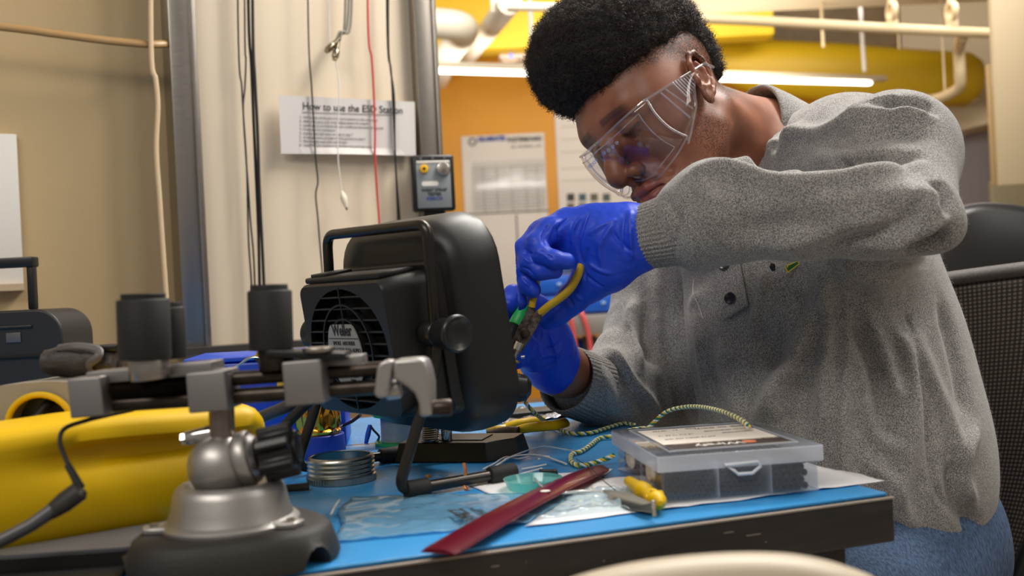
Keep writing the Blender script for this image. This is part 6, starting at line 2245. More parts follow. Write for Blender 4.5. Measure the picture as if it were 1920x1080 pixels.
sv, sf_ = surface(shirt_field, axis(0.02, 0.72, None, 0.0031), axis(0.86, 1.62, None, 0.0031), axis(0.42, 1.22, None, 0.0031))
sv = smooth_mesh(sv, sf_, 2, 0.5)
FOLDS = [
    # sleeve over the shoulder and upper arm
    ([(1400, 300), (1440, 278), (1495, 252), (1560, 235), (1620, 212), (1700, 205), (1745, 212)], 0.006, 0.009),
    ([(1650, 200), (1690, 190), (1728, 192), (1742, 198)], -0.012, 0.009),
    ([(1590, 215), (1640, 190), (1690, 178)], 0.004, 0.007),
    ([(1500, 300), (1580, 285), (1650, 270)], 0.003, 0.016),
    ([(1385, 297), (1440, 310), (1500, 320), (1580, 316), (1650, 300), (1720, 290)], -0.007, 0.007),
    ([(1290, 325), (1340, 312), (1400, 325), (1480, 341), (1560, 338), (1640, 322), (1720, 305)], 0.007, 0.010),
    ([(1500, 400), (1580, 380), (1680, 355), (1750, 340)], 0.003, 0.016),
    ([(1440, 470), (1520, 450), (1600, 425), (1660, 420)], 0.004, 0.011),
    ([(1560, 462), (1620, 440), (1690, 428), (1720, 410)], -0.004, 0.007),
    ([(1640, 468), (1700, 455), (1750, 430), (1785, 400)], 0.005, 0.008),
    ([(1700, 480), (1740, 462), (1780, 448)], -0.006, 0.007),
    ([(1240, 370), (1262, 410), (1262, 450), (1250, 480)], -0.002, 0.005),
    ([(1300, 330), (1330, 380), (1330, 430)], 0.002, 0.012),
    # collar side of the neck
    ([(1432, 195), (1420, 240), (1395, 300)], 0.005, 0.008),
    ([(1470, 205), (1460, 250), (1430, 290)], -0.004, 0.010),
    ([(1505, 225), (1480, 262), (1450, 285)], 0.003, 0.010),
    # front
    ([(1545, 505), (1525, 570), (1490, 650), (1440, 740), (1420, 790)], 0.008, 0.011),
    ([(1545, 510), (1547, 600), (1540, 700), (1535, 790)], 0.006, 0.007),
    ([(1520, 560), (1490, 620), (1450, 690)], -0.006, 0.016),
    ([(1430, 510), (1422, 560), (1405, 610)], 0.005, 0.006),
    ([(1400, 620), (1440, 650), (1450, 700)], -0.007, 0.022),
    ([(1300, 500), (1302, 560), (1308, 640), (1320, 740)], 0.004, 0.010),
    ([(1265, 510), (1268, 600), (1280, 700), (1300, 790)], -0.006, 0.010),
    ([(1222, 520), (1225, 600), (1245, 700), (1262, 790)], 0.006, 0.010),
    ([(1350, 640), (1365, 720), (1390, 800)], 0.004, 0.013),
    ([(1600, 560), (1640, 620), (1665, 700), (1690, 760)], 0.004, 0.010),
    ([(1610, 640), (1625, 730), (1640, 800), (1690, 850)], 0.004, 0.009),
    ([(1580, 600), (1600, 700), (1610, 820)], -0.004, 0.014),
    ([(1720, 620), (1745, 700), (1790, 800), (1800, 870)], 0.004, 0.012),
    ([(1835, 800), (1812, 840), (1808, 900), (1830, 950)], 0.006, 0.010),
    ([(1790, 860), (1800, 940), (1840, 1000)], -0.006, 0.010),
    ([(1480, 560), (1478, 640), (1455, 740), (1450, 790)], 0.005, 0.012),
    ([(1500, 700), (1495, 770), (1480, 800)], -0.005, 0.014),
    ([(1575, 520), (1590, 620), (1585, 740), (1575, 850), (1590, 930)], 0.005, 0.010),
    ([(1600, 540), (1620, 640), (1650, 760), (1660, 860)], -0.005, 0.012),
    ([(1650, 540), (1690, 640), (1720, 760), (1700, 880), (1670, 960)], 0.005, 0.010),
    ([(1620, 860), (1660, 900), (1700, 960), (1720, 1000)], 0.004, 0.010),
    ([(1770, 560), (1800, 680), (1815, 780)], -0.005, 0.012),
    ([(1690, 470), (1735, 455), (1775, 437)], -0.007, 0.007),
    ([(1660, 445), (1700, 432), (1730, 405), (1760, 370)], 0.005, 0.010),
    ([(1755, 330), (1770, 370), (1765, 400)], -0.006, 0.009),
    ([(1690, 370), (1730, 365), (1770, 380)], 0.004, 0.009),
    ([(1420, 380), (1480, 370), (1560, 372), (1620, 360)], 0.0025, 0.014),
    ([(1380, 440), (1460, 425), (1540, 420)], -0.003, 0.014),
    ([(1550, 250), (1600, 262), (1680, 245), (1740, 250)], -0.004, 0.012),
    # side seam and armhole
    ([(1702, 505), (1708, 600), (1722, 700), (1740, 800), (1748, 870), (1775, 940), (1830, 1005)], -0.0022, 0.0034),
    ([(1600, 478), (1640, 500), (1700, 505), (1740, 490)], -0.003, 0.004),
    ([(1580, 492), (1620, 522), (1690, 528)], 0.004, 0.010),
    # far sleeve
    ([(1187, 560), (1185, 620), (1200, 690)], 0.007, 0.009),
    ([(1205, 560), (1215, 640), (1250, 740)], -0.009, 0.011),
    ([(1135, 650), (1165, 680), (1200, 730), (1245, 790)], 0.006, 0.009),
    ([(1140, 668), (1180, 710), (1215, 780)], -0.007, 0.008),
    ([(1100, 665), (1140, 720), (1160, 780)], 0.003, 0.010),
    ([(1075, 660), (1090, 700), (1085, 745)], -0.002, 0.004),
]
sv = folds(sv, sf_, FOLDS)
sv = smooth_mesh(sv, sf_, 1, 0.35)
# hem roll
fleece = bpy.data.materials.new('grey_heather_fleece')
fleece.use_nodes = True
nt = fleece.node_tree
pb = nt.nodes['Principled BSDF']
pb.inputs['Roughness'].default_value = 0.95
pb.inputs['Specular IOR Level'].default_value = 0.15
pb.inputs['Sheen Weight'].default_value = 0.35
pb.inputs['Sheen Roughness'].default_value = 0.5
tc = nt.nodes.new('ShaderNodeTexCoord')
a_ = ramp(N_(800, 4).outputs['Fac'], 0.40, 0.62, lin((78, 75, 73)), lin((204, 201, 197)))
b2_ = ramp(N_(60, 4).outputs['Fac'], 0.3, 0.7, lin((114, 111, 109)), lin((144, 141, 139)))
nt.links.new(mixc(0.45, a_, b2_), pb.inputs['Base Color'])
bp = nt.nodes.new('ShaderNodeBump')
bp.inputs['Strength'].default_value = 0.8
bp.inputs['Distance'].default_value = 0.0012
nt.links.new(N_(700, 4).outputs['Fac'], bp.inputs['Height'])
nt.links.new(bp.outputs[0], pb.inputs['Normal'])
shirt = np_mesh('sweatshirt', sv, sf_, fleece, person)
MATS['fleece'] = fleece

# loose surface fibres of the fleece
rs2 = np.random.RandomState(9)
fcs = sv[sf_].mean(1)
fns = np.cross(sv[sf_[:, 2]] - sv[sf_[:, 0]], sv[sf_[:, 3]] - sv[sf_[:, 1]])
fns /= np.linalg.norm(fns, axis=1)[:, None] + 1e-12
sel = np.nonzero(fns[:, 1] < 0.35)[0]
NF = 26000
pk = sel[rs2.randint(0, len(sel), NF)]
r0f = fcs[pk] + rs2.normal(0, 0.0008, (NF, 3))
dv = fns[pk] + rs2.normal(0, 0.55, (NF, 3))
dv /= np.linalg.norm(dv, axis=1)[:, None]
bd_ = rs2.normal(0, 1, (NF, 3))
Lf = rs2.uniform(0.0010, 0.0026, NF)
tf = np.linspace(0, 1, 4)
cf_ = r0f[:, None] + dv[:, None] * (Lf[:, None] * tf)[..., None] + bd_[:, None] * (0.35 * Lf[:, None] * tf ** 2)[..., None]
s1f = np.cross(dv, bd_); s1f /= np.linalg.norm(s1f, axis=1)[:, None] + 1e-9
s2f = np.cross(dv, s1f)
rf3 = (0.00010 * (1 - 0.7 * tf))[None, :, None, None]
cvf = (cf_[:, :, None] + rf3 * (s1f[:, None, None] * np.cos(ang)[None, None, :, None] + s2f[:, None, None] * np.sin(ang)[None, None, :, None])).reshape(-1, 3)
bi = (np.arange(NF) * 12)[:, None, None] + (np.arange(3) * 3)[None, :, None]
cff = np.stack([bi + kk_, bi + k2_, bi + 3 + k2_, bi + 3 + kk_], -1).reshape(-1, 4)
fz = np_mesh('fleece_fibres', cvf, cff, mat('fibre', (176, 172, 168), 0.9, spec=0.1), person)
fz['kind'] = 'stuff'

# collar band standing round the neck
cN = Vector((-0.86, -0.30, 0.42)).normalized()
CMt = zframe(NB, cN, xh=(1, 0, 0))
colp = []
for k in range(48):
    a = 2 * math.pi * k / 48
    colp.append(CMt @ Vector((0.0785 * math.cos(a), 0.0785 * math.sin(a), 0.020 + 0.010 * math.cos(a - 0.3))))
cb_ = B()
rg_ = []
for k in range(48):
    a = 2 * math.pi * k / 48
    ca, sa_ = math.cos(a), math.sin(a)
    lift = 0.016 * math.cos(a - 0.6)
    prof = [(0.0790, -0.030), (0.0835, -0.030), (0.0835, 0.000), (0.0815, 0.016 + lift), (0.0785, 0.0185 + lift), (0.0755, 0.016 + lift), (0.0765, 0.0)]
    rg_.append([CMt @ Vector((r * ca, r * sa_, z)) for r, z in prof])
n = len(rg_[0])
vs = [p for r in rg_ for p in r]
fs = []
for k in range(48):
    for i in range(n):
        k2, i2 = (k + 1) % 48, (i + 1) % n
        fs.append((k * n + i, k * n + i2, k2 * n + i2, k2 * n + i))
cb_.add(vs, fs).out('collar', fleece, person, world=True, angle=80)

# ribbed cuffs
rib = bpy.data.materials.new('ribbed_knit')
rib.use_nodes = True
nt = rib.node_tree
pb = nt.nodes['Principled BSDF']
pb.inputs['Roughness'].default_value = 0.95
pb.inputs['Specular IOR Level'].default_value = 0.1
tc = nt.nodes.new('ShaderNodeTexCoord')
nt.links.new(ramp(N_(800, 3).outputs['Fac'], 0.35, 0.65, lin((105, 102, 99)), lin((176, 172, 168))), pb.inputs['Base Color'])
bp = nt.nodes.new('ShaderNodeBump')
bp.inputs['Distance'].default_value = 0.0008
nt.links.new(N_(1500, 2).outputs['Fac'], bp.inputs['Height'])
nt.links.new(bp.outputs[0], pb.inputs['Normal'])


def cuff(stations, nm, nr=46):
    seg = nr * 6
    cs = [Vector(a) for a, r in stations]
    rings = []
    for i, (c, r) in enumerate(stations):
        t = (cs[min(len(cs) - 1, i + 1)] - cs[max(0, i - 1)]).normalized()
        M_ = zframe(c, t, xh=(0, 0, 1))
        rg = []
        for k in range(seg):
            a = 2 * math.pi * k / seg
            rr = r + 0.00045 * math.cos(a * nr)
            rg.append(M_ @ Vector((rr * math.cos(a), rr * math.sin(a), 0)))
        rings.append(rg)
    # thick rim at the opening
    end = rings[-1]
    c = cs[-1]
    t = (cs[-1] - cs[-2]).normalized()
    rings.append([c + (p - c) * 0.97 + t * 0.0015 for p in end])
    rings.append([c + (p - c) * 0.93 + t * 0.0005 for p in end])
    rings.append([c + (p - c) * 0.91 - t * 0.008 for p in end])
    return B().loft(rings, cap=False).out(nm, rib, person, world=True, angle=80)


cuff([(P(1310, 414, 1.032), 0.0460), (P(1290, 420, 1.036), 0.0442), (P(1270, 427, 1.040), 0.0405), (P(1250, 434, 1.043), 0.0372), (P(1225, 440, 1.05), 0.0352), (P(1205, 444, 1.056), 0.0342), (P(1190, 446, 1.060), 0.0335)], 'cuff')
cuff([(P(1112, 728, 1.262), 0.0450), (P(1095, 724, 1.252), 0.0440), (P(1078, 718, 1.238), 0.043), (P(1062, 711, 1.225), 0.042)], 'cuff')

# placket, buttons, pin, loose thread
torso_v = sv[(FA(sv) > 0.012) & (to_px(sv)[:, 1] > 470)]
def on_shirt(px, py, lift=0.001):
    p = pick(torso_v, px, py)
    i = np.argmin(((sv - p) ** 2).sum(1))
    n_ = SN[i]
    return Vector(p) + Vector(n_) * lift, Vector(n_)
SN = vnormals(sv, sf_)
quad = [(1335, 480), (1384, 478), (1402, 572), (1358, 600)]
vs, fs = [], []
nu, nv = 10, 16
PLANE = {}
def patch(quad, nu, nv, lift, nm, m, par, thick=0.0015):
    # plane through the cloth under the patch
    rows, ys_ = [], []
    for s in (0.1, 0.5, 0.9):
        for t in (0.2, 0.4, 0.6, 0.8, 1.0):
            qx = (quad[0][0] * (1 - s) + quad[1][0] * s) * (1 - t) + (quad[3][0] * (1 - s) + quad[2][0] * s) * t
            qy = (quad[0][1] * (1 - s) + quad[1][1] * s) * (1 - t) + (quad[3][1] * (1 - s) + quad[2][1] * s) * t
            rows.append([1.0, qx, qy])
            ys_.append(on_shirt(qx, qy, 0)[0].y)
    co = np.linalg.lstsq(np.array(rows), np.array(ys_), rcond=None)[0]
    PLANE[nm] = co
    vs, fs = [], []
    for j in range(nv + 1):
        for i in range(nu + 1):
            s, t = i / nu, j / nv
            ax_ = quad[0][0] * (1 - s) + quad[1][0] * s
            ay_ = quad[0][1] * (1 - s) + quad[1][1] * s
            bx_ = quad[3][0] * (1 - s) + quad[2][0] * s
            by_ = quad[3][1] * (1 - s) + quad[2][1] * s
            px_, py_2 = ax_ * (1 - t) + bx_ * t, ay_ * (1 - t) + by_ * t
            Ym = float(np.dot(co, [1.0, px_, py_2])) - lift
            vs.append(P(px_, py_2, Ym))
    for j in range(nv):
        for i in range(nu):
            q_ = j * (nu + 1) + i
            fs.append((q_, q_ + 1, q_ + nu + 2, q_ + nu + 1))
    o = B().add(vs, fs).out(nm, m, par, world=True, angle=80)
    md = o.modifiers.new('thickness', 'SOLIDIFY')
    md.thickness = thick
    return o
patch(quad, nu, nv, 0.0035, 'placket', fleece, person)
for (bx_, by_) in ((1357, 495), (1369, 559)):
    p, n_ = on_shirt(bx_, by_, 0.003)
    n_ = (n_ * 0.5 + Vector((-0.35, -0.85, 0.1))).normalized()
    B().lathe([(0, -0.001), (0.0062, -0.001), (0.0070, 0.0003), (0.0070, 0.0018), (0.0060, 0.0026), (0.0035, 0.0022), (0, 0.0018)], zframe(P(bx_, by_, float(np.dot(PLANE['placket'], [1.0, bx_, by_])) - 0.0065), n_), 28).out('button', mat('dark_button', (44, 36, 36), 0.14), person, world=True)
th_ = [on_shirt(x, y, 0.001)[0] for x, y in ((1297, 520), (1296, 545), (1300, 565), (1306, 578), (1312, 596))]
B().tube(spline(th_, 5), 0.0004, 6).out('loose_thread', white_pl, person, world=True)
pn, n_ = on_shirt(1485, 500, 0.004)
YP_ = pn.y - 0.003
pin = thing('badge', 'small green and yellow pin badge on the sweatshirt under the forearm', 'badge', P(1485, 500, YP_))
def ppoly(pix, Y, dep, nm, m, par):
    f = [P(x, y, Y) for x, y in pix]
    n = len(f)
    bk_ = [p + Vector((0, dep, 0)) for p in f]
    return B().add(f + bk_, [tuple(range(n)), tuple(range(2 * n - 1, n - 1, -1))] + [(i, (i + 1) % n, n + (i + 1) % n, n + i) for i in range(n)]).out(nm, m, par, world=True, smooth=False)
ppoly([(1471, 498), (1476, 501), (1476, 497), (1496, 488), (1500, 493), (1498, 496), (1477, 512)], YP_, 0.0015, 'badge_rim', mat('badge_yellow', (222, 200, 40), 0.3), pin)
ppoly([(1473.5, 499.5), (1478, 502.5), (1478, 498.5), (1495, 490.5), (1497.5, 493.5), (1495.5, 495.5), (1478, 508.5)], YP_ - 0.0004, 0.001, 'badge_face', mat('badge_green', (16, 96, 52), 0.3), pin)
pc = thing('mic_clip', 'small black clip with a fine wire on the sweatshirt beside the badge', 'clip', P(1449, 500, YP_))
B().tube([P(1449, 494, YP_), P(1448, 500, YP_), P(1451, 508, YP_)], [0.002, 0.0036, 0.002], 12).out('clip', blk, pc, world=True)
B().tube(spline([P(1453, 500, YP_), P(1460, 497, YP_ - .001), P(1470, 493, YP_)], 4), 0.0006, 6).out('wire', wire_m, pc, world=True)

# ------------------------------------------------------------------ jeans
JF = Field()
JF.chain([(P(1690, 1010, 1.25), 0.125), (P(1640, 1080, 1.20), 0.115), (P(1500, 1180, 1.02), 0.088)], 0.04)
JF.chain([(P(1690, 1020, 1.30), 0.12), (P(1500, 1130, 1.28), 0.09), (P(1330, 1160, 1.20), 0.08)], 0.04)
jv, jf = surface(lambda p: JF(p) + 0.003 * nfield(p, 28), axis(0.08, 0.72, None, 0.006), axis(0.86, 1.46, None, 0.006), axis(0.30, 0.72, None, 0.006))
keep_z = 0.75 - 0.09
denim = mat('blue_denim', (68, 90, 122), 0.85, var=(420, 0.45), bump=(900, 0.6), stretch=(1, 1, 0.25))
np_mesh('jeans', smooth_mesh(jv, jf, 2), jf, denim, person)

# ------------------------------------------------------------------ gloves
glove = mat('blue_nitrile', (28, 70, 212), 0.46, bump=(150, 0.25, .0015), spec=0.45, var=(40, 0.06))
def px_chain(F_, pts, k=0.004, dr=0.0006):
    F_.chain([(P(x, y, Y), r + dr) for x, y, Y, r in pts], k)
GL = Field()
px_chain(GL, [(1215, 445, 1.055, 0.0300), (1180, 445, 1.058, 0.0305), (1130, 448, 1.068, 0.0300), (1085, 440, 1.075, 0.0240)], 0.02)
px_chain(GL, [(1170, 430, 1.062, 0.0235), (1110, 422, 1.070, 0.0165), (1062, 418, 1.072, 0.0140)], 0.014)
px_chain(GL, [(1180, 470, 1.058, 0.0240), (1140, 500, 1.066, 0.0240), (1112, 520, 1.072, 0.0205)], 0.016)
px_chain(GL, [(1120, 470, 1.070, 0.0220), (1070, 455, 1.082, 0.0190), (1035, 460, 1.090, 0.0150)], 0.014)
# little finger, curled back to the palm
px_chain(GL, [(1080, 422, 1.066, 0.0140), (1030, 432, 1.056, 0.0125), (1006, 455, 1.044, 0.0108)], 0.007)
px_chain(GL, [(1006, 458, 1.044, 0.0104), (1018, 478, 1.034, 0.0098), (1040, 487, 1.030, 0.0092), (1063, 490, 1.031, 0.0080)], 0.003)
# ring finger
px_chain(GL, [(1062, 418, 1.074, 0.0140), (1015, 437, 1.068, 0.0125), (985, 465, 1.058, 0.0112)], 0.007)
px_chain(GL, [(985, 466, 1.058, 0.0110), (992, 493, 1.046, 0.0100), (1012, 508, 1.040, 0.0092), (1040, 508, 1.042, 0.0080)], 0.003)
# middle finger
px_chain(GL, [(1050, 430, 1.084, 0.0140), (1005, 448, 1.078, 0.0120), (982, 478, 1.070, 0.0110), (981, 508, 1.062, 0.0100), (990, 535, 1.057, 0.0092), (999, 544, 1.054, 0.0085)], 0.004)
# index finger
px_chain(GL, [(1040, 445, 1.092, 0.0130), (1000, 462, 1.090, 0.0118), (978, 500, 1.084, 0.0105), (968, 540, 1.078, 0.0095), (974, 566, 1.070, 0.0085)], 0.004)
# thumb
px_chain(GL, [(1140, 500, 1.066, 0.0230), (1102, 533, 1.076, 0.0180), (1072, 562, 1.083, 0.0150), (1046, 586, 1.087, 0.0125), (1028, 600, 1.088, 0.0100)], 0.008)
gv, gf = surface(GL, axis(0.005, 0.155, None, 0.0013), axis(1.00, 1.13, None, 0.0013), axis(0.87, 1.04, None, 0.0013))
gv = smooth_mesh(gv, gf, 1, 0.4)
GF = []
for pix, a, w_ in [
    ([(1100, 395), (1085, 430), (1078, 470), (1085, 500)], -0.0016, 0.0020), ([(1090, 398), (1070, 430), (1066, 460)], 0.0014, 0.0020),
    ([(1065, 402), (1052, 430), (1050, 455)], -0.0013, 0.0018), ([(1045, 410), (1036, 432), (1034, 455)], 0.0010, 0.0018),
    ([(1030, 415), (1022, 436), (1022, 452)], -0.0010, 0.0016), ([(1180, 390), (1176, 440), (1184, 490)], 0.0016, 0.0024),
    ([(1170, 392), (1160, 430), (1168, 480)], -0.0012, 0.0022), ([(1150, 410), (1130, 440), (1120, 470), (1125, 505)], 0.0014, 0.0030),
    ([(1140, 430), (1160, 460), (1190, 480)], -0.0012, 0.0025), ([(1155, 405), (1120, 420), (1095, 440)], 0.0010, 0.0026),
    ([(1098, 470), (1088, 500), (1092, 530)], -0.0014, 0.0022), ([(1150, 520), (1120, 510), (1095, 495)], 0.0009, 0.0022),
    ([(1130, 545), (1105, 530), (1090, 515)], -0.0009, 0.0018), ([(1090, 570), (1075, 556), (1062, 545)], 0.0008, 0.0016),
    ([(1080, 580), (1064, 566), (1055, 552)], -0.0008, 0.0016), ([(978, 470), (990, 478), (1002, 478)], -0.0008, 0.0012),
    ([(976, 478), (986, 488), (996, 492)], 0.0006, 0.0012), ([(972, 505), (985, 510), (996, 520)], -0.0008, 0.0014),
    ([(970, 520), (982, 526), (995, 530)], 0.0006, 0.0013), ([(1012, 462), (1022, 470), (1030, 484)], -0.0008, 0.0012), ([(1005, 470), (1015, 478), (1020, 488)], 0.0006, 0.0012)]:
    GF.append((pix, a, w_))
gv = folds(gv, gf, GF)
gv += vnormals(gv, gf) * (0.00035 * nfield(gv, 320) + 0.0005 * nfield(gv, 110, 5))[:, None]
np_mesh('glove', gv, gf, glove, person)
GR = Field()
px_chain(GR, [(1040, 690, 1.207, 0.0305), (1030, 672, 1.20, 0.0310), (1015, 640, 1.18, 0.0310), (1005, 612, 1.165, 0.0240)], 0.02)
px_chain(GR, [(1030, 640, 1.185, 0.0220), (1024, 600, 1.17, 0.0150), (1012, 575, 1.155, 0.0125)], 0.012)
px_chain(GR, [(1012, 600, 1.16, 0.0140), (1004, 572, 1.150, 0.0120), (985, 556, 1.140, 0.0110), (963, 552, 1.128, 0.0105), (955, 572, 1.115, 0.0095)], 0.004)
px_chain(GR, [(1012, 618, 1.16, 0.0140), (985, 600, 1.15, 0.0115), (962, 596, 1.14, 0.0105), (948, 612, 1.125, 0.0095)], 0.004)
px_chain(GR, [(1005, 640, 1.155, 0.0150), (975, 632, 1.145, 0.0115), (955, 640, 1.13, 0.0100), (945, 655, 1.12, 0.0092)], 0.004)
px_chain(GR, [(1005, 655, 1.155, 0.0150), (982, 668, 1.140, 0.0120), (968, 672, 1.125, 0.0105), (962, 655, 1.112, 0.0090)], 0.004)
px_chain(GR, [(1025, 670, 1.185, 0.0210), (1000, 672, 1.155, 0.0150), (985, 655, 1.130, 0.0120), (978, 640, 1.115, 0.0100)], 0.006)
rv_, rf_ = surface(GR, axis(-0.03, 0.11, None, 0.0014), axis(1.08, 1.26, None, 0.0014), axis(0.79, 0.95, None, 0.0014))
rv_ = smooth_mesh(rv_, rf_, 1, 0.4)
rv_ = folds(rv_, rf_, [([(1058, 640), (1040, 655), (1015, 660)], -0.0012, 0.002), ([(1060, 655), (1040, 670), (1010, 676)], 0.0012, 0.002), ([(1058, 675), (1035, 690), (1005, 700)], -0.001, 0.002), ([(1035, 620), (1045, 650), (1050, 690)], 0.0012, 0.0025), ([(1020, 625), (1018, 650), (1022, 690)], -0.001, 0.002)])
rv_ += vnormals(rv_, rf_) * (0.00035 * nfield(rv_, 320) + 0.0005 * nfield(rv_, 110, 5))[:, None]
np_mesh('glove', rv_, rf_, glove, person)

# ------------------------------------------------------------------ tools in the hands
pl_t = thing('pliers', 'worn steel pliers with yellow curved handles held in the upper gloved hand', 'pliers', P(981, 623, 1.06))
YQ = 1.060
jaw_m = mat('worn_plier_steel', (104, 94, 90), 0.45, 0.8, var=(140, 0.45), bump=(300, 0.8))
def slab(pix, Ya, Yb_, dep, nm, m, par, bev=0.0008):
    n = len(pix)
    f = [P(x, y, Ya + (Yb_ - Ya) * i / n if False else Ya) for i, (x, y) in enumerate(pix)]
    bk_ = [p + Vector((0, dep, 0)) for p in f]
    return B().add(f + bk_, [tuple(range(n)), tuple(range(2 * n - 1, n - 1, -1))] + [(i, (i + 1) % n, n + (i + 1) % n, n + i) for i in range(n)]).out(nm, m, par, world=True, bevel=bev)
slab([(991, 574), (1001, 572), (1004, 583), (1000, 596), (1002, 612), (990, 634), (975, 655), (962, 668), (955, 662), (956, 650), (964, 634), (972, 612), (984, 592)], YQ, YQ, 0.006, 'jaw', jaw_m, pl_t)
slab([(1006, 582), (1017, 586), (1014, 600), (1005, 618), (992, 640), (978, 660), (966, 668), (960, 664), (970, 650), (982, 626), (992, 606), (998, 592)], YQ - 0.004, YQ, 0.005, 'jaw', jaw_m, pl_t)
B().cyl(P(984, 624, YQ - 0.0065), P(984, 624, YQ + 0.004), 0.0052, seg=24, bev=0.001).out('pivot', dk_steel, pl_t, world=True)
slab([(981, 616), (986, 614), (986, 632), (979, 638)], YQ - 0.0055, YQ, 0.002, 'cutter_gap', blk_deep, pl_t, 0.0)
h1 = [P(1012, 588, YQ), P(1030, 573, YQ - .003), P(1050, 559, YQ - .006), P(1068, 543, YQ - .009), P(1080, 524, YQ - .010), P(1088, 505, YQ - .008), P(1091, 490, YQ + .004)]
B().tube(spline(h1, 5), 0.0039, 14, flat=1.25).out('handle', yel_tool, pl_t, world=True)
h2 = [P(997, 576, YQ), P(1000, 560, YQ), P(1004, 545, YQ + .004), P(1006, 520, YQ + .002), P(1002, 495, YQ + .012)]
B().tube(spline(h2, 5), 0.0038, 14).out('handle', yel_tool, pl_t, world=True)

cn = thing('coax_connector', 'small silver and gold connector gripped in the plier jaws', 'connector', P(962, 670, 1.055))
a, b_ = P(975, 642, 1.052), P(962, 672, 1.052)
ax_ = (b_ - a).normalized()
B().cyl(a, a.lerp(b_, 0.45), 0.0044, seg=6).out('hex_body', chrome, cn, world=True)
B().cyl(a.lerp(b_, 0.45), b_, 0.0036, seg=20).out('barrel', steel, cn, world=True)
cgd = mat('brass_gold', (214, 164, 96), 0.25, 1.0)
B().cyl(b_, b_ + ax_ * 0.0022, 0.0085, seg=28, bev=0.0005).cyl(b_ + ax_ * 0.002, b_ + ax_ * 0.0085, 0.0060, seg=24, bev=0.0005).out('collar', cgd, cn, world=True)
B().cyl(b_ + Vector((0.0085, -0.001, 0.001)), b_ + Vector((0.0125, -0.001, 0.0015)), 0.0018, seg=12).out('lug', chrome, cn, world=True)

sd_ = thing('screwdriver', 'screwdriver with green and black handle held in the lower gloved hand', 'screwdriver', P(962, 620, 1.105))
a, b_, c_ = P(986, 574, 1.118), P(966, 612, 1.108), P(950, 645, 1.100)
B().cyl(a, b_, 0.0088, seg=28, bev=0.002).out('green_grip', mat('grip_green', (40, 190, 96), 0.4), sd_, world=True)
B().cyl(b_, c_, 0.0098, seg=28, bev=0.002).out('black_grip', blk_s, sd_, world=True)
B().cyl(c_, c_ + (c_ - b_) * 1.2, 0.0025, seg=14).out('shaft', steel, sd_, world=True)

# ------------------------------------------------------------------ safety glasses
gg = thing('safety_glasses', 'clear plastic safety glasses worn on the bent down face', 'safety glasses', HM.copy())
HG = HM @ Matrix.Rotation(math.radians(-12), 4, 'X')
gg.matrix_world = HG
FR[gg.name] = HG.copy()
clearp = clear_mat('goggle_plastic', tint=(252, 252, 255), gloss=0.6, rough=0.03, ior=1.55)
rimp = clear_mat('goggle_rim', tint=(248, 248, 252), gloss=1.6, rough=0.05, ior=1.6, haze=0.14, hazecol=(245, 246, 250))
def lens_pt(u, v):
    """u: -1..1 ear to ear round the front, v: -1 bottom .. 1 top"""
    x = 0.074 * math.sin(u * 1.25) / math.sin(1.25)
    y = 0.058 + 0.060 * math.cos(u * 1.20) - 0.010
    zt_l = 0.043 - 0.004 * abs(u) ** 3
    zb_l = -0.036 + 0.012 * abs(u) ** 2 + 0.012 * math.exp(-(u / 0.14) ** 2)
    z = zb_l + (zt_l - zb_l) * (v + 1) / 2
    y += 0.004 * math.sin(math.pi * (v + 1) / 2) - 0.006 * max(0, -v) ** 2 - 0.004 * max(0, v) ** 3
    return Vector((x, y, z))
vs, fs = [], []
NU, NV = 64, 16
for j in range(NV + 1):
    for i in range(NU + 1):
        vs.append(lens_pt(-1 + 2 * i / NU, -1 + 2 * j / NV))
for j in range(NV):
    for i in range(NU):
        q_ = j * (NU + 1) + i
        fs.append((q_, q_ + 1, q_ + NU + 2, q_ + NU + 1))
ln = B().add(vs, fs).out('lens', clearp, gg)
md = ln.modifiers.new('thickness', 'SOLIDIFY'); md.thickness = 0.0018
rim_l = [lens_pt(-1 + 2 * i / NU, 1) for i in range(NU + 1)] + [lens_pt(1, 1 - 2 * j / NV) for j in range(1, NV + 1)] + [lens_pt(1 - 2 * i / NU, -1) for i in range(1, NU + 1)] + [lens_pt(-1, -1 + 2 * j / NV) for j in range(1, NV)]
B().tube(rim_l, 0.0014, 8, closed=True).out('rim', rimp, gg)
inner = [lens_pt(u * 0.80, 0.80) + Vector((0, 0.001, 0)) for u in np.linspace(-1, 1, 50)] + [lens_pt(0.80, v) + Vector((0, 0.001, 0)) for v in np.linspace(0.8, -0.8, 12)[1:]] + [lens_pt(u * 0.8, -0.8) + Vector((0, 0.001, 0)) for u in np.linspace(1, -1, 50)[1:]] + [lens_pt(-0.80, v) + Vector((0, 0.001, 0)) for v in np.linspace(-0.8, 0.8, 12)[1:-1]]
B().tube(inner, 0.0008, 6, closed=True).out('lens_ridge', rimp, gg)
